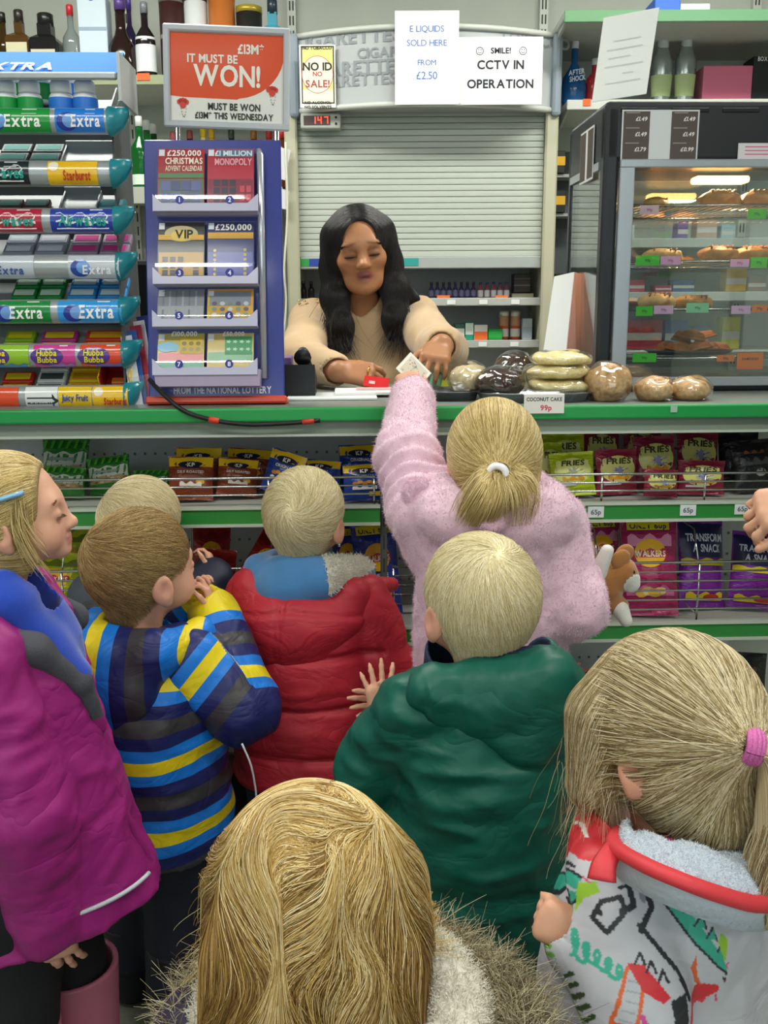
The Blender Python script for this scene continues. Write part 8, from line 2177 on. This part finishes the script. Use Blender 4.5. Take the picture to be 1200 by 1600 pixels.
# ---------------------------------------------------------------- wrapped cakes along the counter
film = glass_mat('cake_film', (.98, .98, .97, 1), .08, .10); m_foilt = mat('foil_tray', '#b9bfc4', .25, .9)
def tray(label, px0, px1, py, d, dep=.16, mt=None, hh=.020):
    x0, _ = cx_at(px0, py, d); x1, _ = cx_at(px1, py, d); w = x1 - x0
    t = thing('cake_tray', label, 'tray', CT((x0 + x1) / 2, d + dep / 2, CZ), PHI)
    v = []; R_ = 24
    for rz, k in ((.001, .90), (hh, 1.0), (hh + .001, 1.03), (hh - .002, .985), (.003, .89)):
        for i in range(R_):
            a = 2 * PI * i / R_; c_, s_ = math.cos(a), math.sin(a); p = 4; r = (abs(c_) ** p + abs(s_) ** p) ** (-1 / p); v.append((w / 2 * k * c_ * r, dep / 2 * k * s_ * r, rz))
    f = [tuple(reversed(range(R_)))] + [(j * R_ + i, j * R_ + (i + 1) % R_, (j + 1) * R_ + (i + 1) % R_, (j + 1) * R_ + i) for j in range(4) for i in range(R_)] + [tuple(4 * R_ + i for i in range(R_))]
    MB().add((v, f), 0, True).build('tray', mt or m_foilt, t); return t
tray('foil tray under the chocolate and iced cakes', 668, 752, 612, .10, .14, mat('dark_foil', '#868c90', .25, .85)); tray('silver tray under the yellow coconut cakes', 752, 936, 618, .045, .17)
def cake(name, label, px0, px1, py0, d, lift, m, seed, ry=.055, top=None, group='wrapped cakes on the counter', lumps=.010):
    x0, _ = cx_at(px0, py0, d); x1, _ = cx_at(px1, py0, d); _, zt = cx_at(px0, py0, d); w = x1 - x0; h = max(.02, zt - CZ - lift)
    t = thing(name, label, 'cake', CT((x0 + x1) / 2, d, CZ + lift + .001), PHI, group)
    F = Field((-w * .62, -ry * 1.3, -.004), (w * .62, ry * 1.3, h + .025), .0042); F.ell((0, 0, h * .46), (w * .46, ry, h * .58), None, 0); F.cut((0, 0, .002), (0, 0, -1)); F.warp(lambda P: lumps * vnoise(P + seed, 38) + lumps * .5 * vnoise(P + seed, 95))
    c = solid(F, 'cake', m, t)
    G = Field((-w * .62, -ry * 1.4, -.004), (w * .62, ry * 1.4, h + .03), .0042); G.ell((0, 0, h * .47), (w * .485, ry * 1.08, h * .63), None, 0); G.cut((0, 0, .001), (0, 0, -1)); G.warp(lambda P: folds(P, .006, 30, seed) + .006 * vnoise(P + seed + 2, 38))
    solid(G, 'clear_wrap', film, t, sm=0); return t
m_choc = mat('chocolate', '#3a1f17', .25, coat=.5, var=.2, vscale=60); m_ice = mat('iced_cake', '#dcc9a0', .5, var=.25, vscale=70); m_coco = mat('coconut_cake', '#f0dfa6', .55, var=.18, vscale=160, bump=.5, bscale=300); m_cook = mat('seeded_bun', '#cfa878', .55, var=.35, vscale=120, bump=.5, bscale=220)
cake('wrapped_cake', 'cream iced cake in clear wrap, leftmost on the trays', 700, 768, 571, .19, .016, m_ice, 1.0)
cake('wrapped_cake', 'dark chocolate cake in shiny wrap in front of the iced one', 742, 826, 578, .11, .016, m_choc, 2.0, lumps=.014)
cake('wrapped_cake', 'chocolate cake in wrap at the back, behind the front chocolate one', 770, 836, 555, .30, .012, m_choc, 3.0)
for i, (p0, p1, y, lf_, d, lb) in enumerate(((818, 926, 592, .018, .125, 'lowest wrapped coconut cake of the pale yellow stack'), (818, 922, 570, .046, .130, 'middle wrapped coconut cake of the pale yellow stack'), (828, 924, 551, .076, .135, 'topmost wrapped coconut cake of the pale yellow stack'))): cake('wrapped_cake', lb, p0, p1, y, d, lf_, m_coco, 5.0 + i, .060, lumps=.006)
cake('wrapped_bun', 'round clear bag of seeded biscuits right of the coconut cakes', 913, 986, 571, .10, 0, m_cook, 11.0, .052, lumps=.016); cake('wrapped_bun', 'wrapped fruit bun, left of the two at the end of the row', 992, 1054, 592, .09, 0, m_cook, 12.0, .045); cake('wrapped_bun', 'wrapped fruit bun, last of the row in front of the cabinet', 1046, 1110, 592, .10, 0, m_cook, 13.0, .045)
yp = thing('yellow_packet', 'bright yellow and green packet behind the wrapped cakes', 'packet', CT(cx_at(696, 590, .42)[0], .40, CZ), rot=(-.2, .25, PHI)); MB().add(box(0, 0, .03, .050, .02, .06, .004)).build('packet', C('#d8dc1c', .35), yp); MB().add(box(-.030, -.004, .018, .028, .02, .036, .004)).build('green_end', C('#6fae8a', .35), yp)
# ================================================================== bottles and boxes on the wall shelves
def gm(col, tr=.0): return mat('bottle_' + col.strip('#') + str(int(tr * 10)), col, .12, coat=.4, trans=tr, ior=1.3)
def bottle(label, px, pyt, zs, wpx, col, cap, lab=None, tr=.5, Y=3.58, shape='round', lz=(.22, .55), neck=.34, group='spirit bottles on the wall shelves', depth=.8):
    p = at(px, pyt, Y); h = p.z - zs; r = wpx * ppm(pyt, Y) / 2
    t = thing('bottle', label, 'bottle', (p.x, Y, zs + .001), group=group)
    b = {'round': [(.92, 0), (1, .02), (1, .50), (.92, .58), (neck, .70), (neck, .88)], 'flask': [(.7, 0), (.95, .06), (1, .25), (.9, .42), (.45, .56), (neck, .64), (neck, .88)], 'square': [(.96, 0), (1, .02), (1, .56), (.9, .62), (neck, .68), (neck, .84)], 'shaker': [(.80, 0), (.82, .04), (.96, .40), (1, .62), (.80, .70), (.55, .80), (.52, .82)]}[shape]
    n = 4 if shape == 'square' else 20
    M = Matrix.Rotation(PI / 4, 4, 'Z') if n == 4 else None; k = 1.38 if n == 4 else 1
    MB().add(lathe([(r * a * k, h * z) for a, z in b], n, sy=1 if n == 4 else depth), 0, n != 4, M).build('glass', C(col, .25, metal=.75) if shape == 'shaker' else gm(col, tr), t)
    zc = b[-1][1]; cr = r * (neck * 1.12 if shape != 'shaker' else .50)
    MB().add(lathe([(cr, h * (zc - .02)), (cr, h * .985), (cr * .8, h)], 14), 0, True).build('cap', C(cap, .35, coat=.3), t)
    if lab:
        if n == 4: MB().add(box(0, -r * .99, h * (lz[0] + lz[1]) / 2, r * 1.7, .003, h * (lz[1] - lz[0]))).build('label', C(lab, .5), t)
        else:
            pr = [(np.interp(z, [q[1] for q in b], [q[0] for q in b]) * r * 1.02, h * z) for z in np.linspace(lz[0], lz[1], 4)]
            MB().add(lathe(pr, 20, cap=False, sy=depth), 0, True).build('label', C(lab, .5), t)
    return t
def pack(name, label, px0, px1, pyt, zs, col, Y=3.56, dep=.07, kind='box', bands=(), cat='box', group='boxes on the wall shelves', rough=.45):
    a = at(px0, pyt, Y); b = at(px1, pyt, Y); w = b.x - a.x; h = a.z - zs
    t = thing(name, label, cat, ((a.x + b.x) / 2, Y + dep / 2, zs + .001), group=group)
    if kind == 'tube':
        MB().add(lathe([(w / 2, 0), (w / 2, h - .006)], 24), 0, True).build('body', C(col, rough), t); MB().add(lathe([(w / 2 + .001, h - .02), (w / 2 + .001, h)], 24), 0, True).build('lid', C(bands[0][2] if bands else col, .3, metal=.4), t)
    else: MB().add(box(0, 0, h / 2, w, dep, h, .002)).build('body', C(col, rough), t)
    for z0, z1, c in bands:
        if kind == 'tube': MB().add(lathe([(w / 2 + .0008, h * z0), (w / 2 + .0008, h * z1)], 24, cap=False), 0, True).build('band', C(c, .5), t)
        else: MB().add(box(0, -dep / 2 - .0005, h * (z0 + z1) / 2, w * .96, .001, h * (z1 - z0))).build('band', C(c, .5), t)
    return t
zA_, zB_, zR_ = zA + .001, zB + .001, zR + .001
bottle('dark amber bottle at the far left of the upper shelf', 2, 20, zA_, 30, '#4a3510', '#1c1a18', None)
bottle('brown bottle with a wide cream label and dark stopper', 28, 16, zA_, 38, '#6b4a22', '#2b2522', '#cfcaa8', shape='square', lz=(.05, .52))
bottle('square black bottle with a cream label', 70, 22, zA_, 44, '#1b1a1c', '#16161a', '#c9c3a4', tr=0, shape='square', lz=(.10, .44), neck=.5)
bottle('clear bottle with a small red cap', 108, 8, zA_, 28, '#b9c4c4', '#c8242c', None, tr=.8)
t = pack('gin_carton', 'tall pale blue carton with a round blue emblem', 119, 164, -6, zA_, '#c5d3de', bands=((.60, .64, '#8fa5b8'),))
MB().add(lathe([(.014, 0), (.013, .002), (.001, .004)], 20), 0, True, Matrix.Translation((0, -.0352, .27)) @ Matrix.Rotation(PI / 2, 4, 'X')).build('emblem', C('#2464c8', .3), t)
bottle('round dark brandy flask with a gold neck', 186, -2, zA_, 46, '#2a1714', '#5a3d86', None, tr=.2, shape='flask')
bottle('purple topped bottle behind the brandy flask', 200, -4, zA_, 22, '#3a2c58', '#4b2f8a', None, tr=.2, Y=3.70)
bottle('dark whisky bottle with a white label', 224, 4, zA_, 32, '#20181a', '#7d8086', '#dcdfe2', tr=.1, lz=(.12, .56))
pack('bottle_tube', 'dark maroon bottle tube behind the top left of the poster', 244, 283, -8, zA_, '#3a1c1a', kind='tube', bands=((.5, .55, '#8f8a80'),), cat='tube')
pack('bottle_tube', 'white bottle tube between the maroon and copper ones', 284, 320, -10, zA_, '#d4d6d6', kind='tube', bands=((.48, .54, '#5a5c60'),), cat='tube')
pack('bottle_tube', 'copper coloured bottle tube above the poster', 322, 364, -12, zA_, '#b8692e', kind='tube', bands=((.2, .202, '#c98046'),), cat='tube', rough=.25)
pack('round_tin', 'black round tin right of the copper tube', 366, 407, 8, zA_, '#1d1e1c', kind='tube', bands=((.45, .55, '#b9a23a'),), cat='tin')
bottle('pale blue gin bottle at the right end of the upper shelf', 425, 0, zA_, 38, '#58b4cc', '#20303c', '#a9d4dd', tr=.35, shape='square', lz=(.1, .4), neck=.38)
for i, (px, Y) in enumerate(((216, 3.54), (228, 3.64), (239, 3.72))):
    bottle('green bottle with a white cap on the lower shelf, %s of three' % ('front', 'middle', 'back')[i] + ' one', px, 182 + 6 * i, zB_, 30, '#0f6b2a', '#e2e6e4', '#cfe0cf', tr=.4, lz=(.06, .20), Y=Y)
for px, top, col, cap, lab in ((270, 206, '#5c2c30', '#c96a70', 'reddish bottle with a pink cap seen under the poster'), (296, 204, '#2b1b1b', '#8f4a4a', 'dark bottle with a maroon cap seen under the poster'), (317, 200, '#d9c88a', '#e3bf1c', 'bottle with a bright yellow cap seen under the poster'), (330, 202, '#b99a3a', '#cfa61c', 'bottle with a darker yellow cap seen under the poster'), (361, 203, '#2a3a34', '#33443c', 'dark green bottle seen under the middle of the poster'), (396, 204, '#7a4a1c', '#9a6a2c', 'amber bottle seen under the right of the poster'), (420, 202, '#a8383c', '#c82c34', 'red bottle seen under the right corner of the poster')):
    bottle(lab, px, top, zB_, 26, col, cap, None, tr=.2, Y=3.66)
bottle('amber spirit bottle hung with white paper tags beside the cabinet', 440, 204, zB_, 26, '#6b3212', '#b8242c', None, tr=.3, Y=3.54)
for i, (y0, y1) in enumerate(((232, 280), (296, 326))):
    p = at(442, (y0 + y1) / 2, 3.44); t = thing('paper_tag', 'white paper tag hanging beside the shutter cabinet, %s one' % ('upper', 'lower')[i], 'paper', p, rot=(0, .22, .3)); MB().add(box(0, 0, 0, .035, .0012, (y1 - y0) * .0021)).build('paper', C('#d9d6da', .6), t)
P = spline([at(446, 222, 3.44), at(449, 330, 3.44), at(444, 420, 3.43), at(447, 470, 3.44), at(443, 530, 3.44)], 24); t = thing('white_cable', 'thin white cable hanging down the left side of the shutter cabinet', 'cable', P[0]); MB().add(tube(P - P[0], .004, 6), 0, True).build('cable', C('#d8d8c8', .5), t)
b = bottle('blue spirit bottle with a white stopper right of the shutter header', 899, 62, zR_, 40, '#1c5f9a', '#d5dae0', None, tr=.2, shape='flask', neck=.26)
v, f = fit('AFTER', .055, .016); v2, f2 = fit('SHOCK', .055, .016); mb = MB()
mb.add(flat((v + np.array([0, .095]), f), (0, -.045, 0), (1, 0, .15), (0, 0, 1))); mb.add(flat((v2 + np.array([.004, .074]), f2), (0, -.045, 0), (1, 0, .15), (0, 0, 1))); mb.build('lettering', C('#cfe0f0', .5), b)['kind'] = 'stuff'
bottle('red bottle half hidden behind the tilted white sheet', 930, 92, zR_, 26, '#b03038', '#c8ccd0', None, tr=.1)
for px, top, w_ in ((1037, 54, 'left'), (1074, 52, 'right')): bottle('silver shaker shaped bottle with a green and white label, %s of the two' % w_, px, top, zR_, 34, '#aab4b6', '#c4cccf', '#b4c48e', tr=0, shape='shaker', lz=(.12, .42))
pack('gift_box', 'shiny pink and red box right of the silver shakers', 1100, 1177, 103, zR_, '#d2708c', bands=((.0, .12, '#c04a6a'),), dep=.12, rough=.3)
t = pack('dark_carton', 'dark carton with white lettering at the right edge', 1178, 1250, 88, zR_, '#15181a', dep=.10); v, f = fit('BOX TO', .06, .014); MB().add(flat((v + np.array([-.035, .14]), f), (0, -.0512, 0), (1, 0, 0), (0, 0, 1))).build('lettering', C('#dfe4e2', .5), t)
for ya, nm, items in ((548, 'lower', ((980, 1036, 500, '#b02a3a', 'deep red'), (1040, 1076, 501, '#2f4f9c', 'tall blue'), (1078, 1108, 511, '#3a62ac', 'short blue'), (1130, 1158, 496, '#d2c42a', 'yellow'))),
                       (456, 'middle', ((976, 1008, 438, '#c2385a', 'pink red'), (1024, 1050, 446, '#b8305a', 'small crimson'), (1052, 1086, 438, '#27509a', 'dark blue'), (1136, 1168, 418, '#d8a52a', 'tall amber'), (1170, 1198, 432, '#8a6a52', 'brown'))),
                       (372, 'upper', ((976, 992, 352, '#cfd6d2', 'white'), (1060, 1076, 346, '#7a5aa0', 'purple'), (1090, 1122, 340, '#c9a08a', 'salmon'), (1128, 1150, 352, '#a9c2c8', 'pale blue')))):
    zz = at(1080, ya, SY).z; wall_shelf('spirit_shelf', 'grey wall shelf seen through the food cabinet glass, %s one' % nm, at(960, ya, SY).x, at(1320, ya, SY).x, SY, zz, m_metal, WY - SY - .004)
    for p0, p1, pt, c, cn in items: pack('shelf_carton', '%s carton on the %s shelf seen through the food cabinet' % (cn, nm), p0, p1, pt, zz + .001, c, bands=((.3, .55, '#d9cfc8'),), group='cartons behind the food cabinet')
zT_ = zT + .001
for a in (('blue_carton', 'blue box lying on the top shelf behind the tilted sheet', 1024, 1064, -4, '#1f5fc0'), ('white_carton', 'flat white box on the top shelf right of the blue one', 1064, 1110, 6, '#c9d3d6')): pack(a[0], a[1], a[2], a[3], a[4], zT_, a[5], Y=3.36, dep=.12)
# narrow rack of packets between cabinet and food warmer
xq = at(876, 300, 3.60).x; t = thing('packet_rack', 'narrow dark rack of yellow packets between the shutter cabinet and food warmer', 'rack', (xq, 3.60, .9))
MB().add(box(.02, .10, .45, .10, .02, .90)).build('back', C('#4a4f52', .6), t)
for ya in (275, 336, 462): MB().add(box(.02, .04, at(876, ya, 3.6).z - .9, .10, .10, .010)).build('shelf', C('#9a9e9c', .5), t)
for i, (ya, zz) in enumerate(((236, 275), (298, 336), (428, 462))): pack('film_packet', 'small yellow and black packet on the %s level of the narrow rack' % ('top', 'middle', 'bottom')[i], 868, 884, ya, at(876, zz, 3.6).z + .006, '#1d1c18', Y=3.58, dep=.05, bands=((.35, .75, '#d9a51c'),), cat='packet', group='packets in the narrow rack')
# ---------------------------------------------------------------- goods in the shutter cabinet
zg1, zg2 = gshelf_z[0] + .001, gshelf_z[1] + .001; GB = 'small bottles in the shutter cabinet'
OR = ['first', 'second', 'third', 'fourth', 'fifth', 'sixth', 'seventh', 'eighth']
for i in range(8): bottle('small dark purple bottle, %s from the left in its row' % OR[i], 674 + 9.4 * i, 441, zg1, 8.4, '#3a3158', '#232032', '#6f6a98', tr=0, Y=3.60, group=GB, lz=(.15, .5), neck=.5, depth=1)
for i in range(5): bottle('small bottle with a white and red label, %s from the left in its row' % OR[i], 751 + 10.2 * i, 441, zg1, 8.6, '#8a4a58', '#2a3058', '#d5cfd8', tr=0, Y=3.60, group=GB, lz=(.1, .5), neck=.5, depth=1)
for i in range(2): bottle('dark small bottle left of the woman, %s one' % ('left', 'right')[i], 474 + 12 * i, 440, zg1, 10, '#241c20', '#3a3034', None, tr=0, Y=3.60, group=GB, neck=.5, depth=1)
pack('dark_carton', 'dark brown box at the right end of the upper cabinet shelf', 803, 830, 428, zg1 + .02, '#2b2523', Y=3.60, bands=((.35, .42, '#6a625c'), (.7, .76, '#6a625c'))); pack('small_carton', 'cream carton under the dark brown box', 800, 834, 459, zg1, '#b5ae98', Y=3.59, dep=.08)
for px0, px1, top, col, bn, lab in ((694, 710, 516, '#b8a988', ((0, .3, '#e0b82a'),), 'beige carton with a yellow foot'), (711, 726, 506, '#3d6a5c', ((.1, .7, '#dfe8e2'),), 'dark green and white carton'), (727, 740, 504, '#1f9a7c', ((.3, .95, '#dfece6'),), 'tall teal and white carton'), (741, 762, 508, '#e8e6e2', ((0, .55, '#e86a2c'),), 'white carton with an orange lower half'), (763, 785, 514, '#1f9a3c', ((.2, .8, '#2fae4c'),), 'bright green carton'), (817, 832, 498, '#b9c2cc', ((.1, .6, '#a3aebc'),), 'pale grey carton at the right end')):
    pack('small_carton', lab + ' on the lower cabinet shelf', px0, px1, top, zg2, col, Y=3.60, dep=.05, bands=bn, group='cartons in the shutter cabinet')
for i, px in enumerate((782, 800)): pack('orange_canister', 'orange canister with a pale label, %s of the pair' % ('left', 'right')[i], px, px + 15, 486, zg2, '#c9502a', Y=3.60, kind='tube', bands=((.1, .38, '#d9d5cc'), (.48, .9, '#b88a6a')), cat='canister', group='orange canisters')
for px, w_ in ((693, 'left'), (784, 'right')):
    t = MB().add(box(0, 0, 0, .046, .0015, .016)).build('price_ticket', C('#f07a2a', .6)); t.location = at(px, 465, 3.545); tag(t, 'orange price ticket on the upper cabinet shelf, %s one' % w_, 'ticket', 'orange tickets in the cabinet')

# ================================================================== things in hands
def fin():
    q = [at(641.5, 550, 2.03), at(674, 583, 2.03), at(652, 609, 1.97), at(608, 586, 1.97)]; A = (q[0] + q[1] + q[2] + q[3]) / 4; q = [np.array(a - A) for a in q]; q[3] = q[0] + q[2] - q[1]; nn = np.cross(q[1] - q[0], q[3] - q[0]); nn /= np.linalg.norm(nn)
    t = thing('paper_ticket', 'white printed ticket passed between the woman and the reaching girl', 'ticket', A); U = q[1] - q[0]; W = q[3] - q[0]
    MB().add((np.array(q + [a + nn * .0012 for a in q]), [(0, 1, 2, 3), (7, 6, 5, 4), (0, 4, 5, 1), (1, 5, 6, 2), (2, 6, 7, 3), (3, 7, 4, 0)])).build('paper', C('#e6e2d8', .6), t)
    sg = 1 if np.dot(nn, np.array((0, -1, 0))) > 0 else -1; mb = MB(); g = np.random.default_rng(8); cols = ['#c9bfae', '#7f9080', '#c97f62', '#70767c']
    def pt(a, b): return q[0] + U * a + W * b + nn * (.0016 if sg > 0 else -.0004)
    mb.add((np.array([pt(.10, .10), pt(.90, .10), pt(.90, .90), pt(.10, .90)]), [(0, 1, 2, 3)]), 0)
    for i in range(30):
        a, b = g.uniform(.14, .80), g.uniform(.16, .84); c = g.uniform(.02, .07)
        mb.add((np.array([pt(a, b), pt(a + c, b), pt(a + c, b + .04), pt(a, b + .04)]) + nn * .0004 * sg, [(0, 1, 2, 3)]), 1 + i % 3)
    mb.build('print', [C('#d2c8b4', .6), C(cols[1], .6), C(cols[2], .6), C(cols[3], .6)], t)
    c = thing('red_card', 'small red card held in the woman\'s hand over the counter', 'card', at(588, 597, 2.30), rot=(.9, .12, -.1)); MB().add(box(0, 0, 0, .060, .030, .002, .0008)).build('card', C('#cf1f24', .35, coat=.3), c); MB().add(box(-.010, -.003, .0013, .014, .008, .0006)).build('mark', C('#e8b8b4', .5), c)
    # soft toy dog
    o = at(950, 905, 1.80); d = thing('toy_dog', 'brown and white soft toy dog held by the girl in pink fleece', 'soft toy', o); k = ppm(905, 1.80)
    def p(px, py, y=0.0): return np.array(((px - 950) * k, y, -(py - 905) * k))
    br, wh = mat('toy_brown', '#a8703a', .9, sheen=.4, bump=.5, bscale=420), mat('toy_white', '#e6e4de', .9, sheen=.4, bump=.5, bscale=420)
    F = Field((-.09, -.08, -.09), (.09, .09, .09), .0034)
    F.ell(p(945, 915, .0), (.036, .036, .044), None, .01); F.ell(p(970, 892, -.004), (.030, .030, .030), None, .015); F.ell(p(986, 908, -.006), (.016, .018, .022), None, .012); F.ell(p(960, 946, .0), (.030, .028, .018), None, .015)
    F.warp(lambda P: .002 * vnoise(P, 90)); wm = lambda c: ((np.hypot(c[:, 0] - p(986, 906)[0], c[:, 2] - p(986, 908)[2]) < .020) | ((c[:, 0] < p(940, 0)[0]) & (c[:, 2] > p(0, 912)[2]) & (c[:, 1] < .01))) * 1
    solid(F, 'body', [br, wh], d, matfn=wm)
    for a, b_, nm, m in (((930, 892), (941, 853), 'paw', wh), ((938, 945), (928, 962), 'paw', wh), ((968, 950), (975, 965), 'paw', wh)):
        G = Field(np.minimum(p(*a, -.02), p(*b_, -.03)) - .03, np.maximum(p(*a, -.02), p(*b_, -.03)) + .03, .0034); G.cone(p(*a, -.02), p(*b_, -.03), .017, .0125, 0); solid(G, nm, m, d)
    for a, y in (((964, 868), -.022), ((978, 868), .02)): G = Field(p(*a, y) - .04, p(*a, y) + .04, .0034); G.ell(p(*a, y), (.022, .008, .019), rotm(.3, 0, -.5), 0); solid(G, 'ear', br, d)
    for y in (-.026, .016): MB().add(lathe([(.001, -.0035), (.0035, 0), (.001, .0035)], 10, p(984, 888, y)), 0, True).build('eye', C('#17120f', .15), d)
    MB().add(lathe([(.001, -.004), (.005, 0), (.001, .004)], 10, p(996, 902, -.008)), 0, True).build('nose', C('#241a17', .3), d)
fin()
for _n, _f in list(globals().items()):
    if _n.startswith('fig_') and callable(_f): FIGS = globals().setdefault('FIGS', {}); FIGS[_n] = _f()
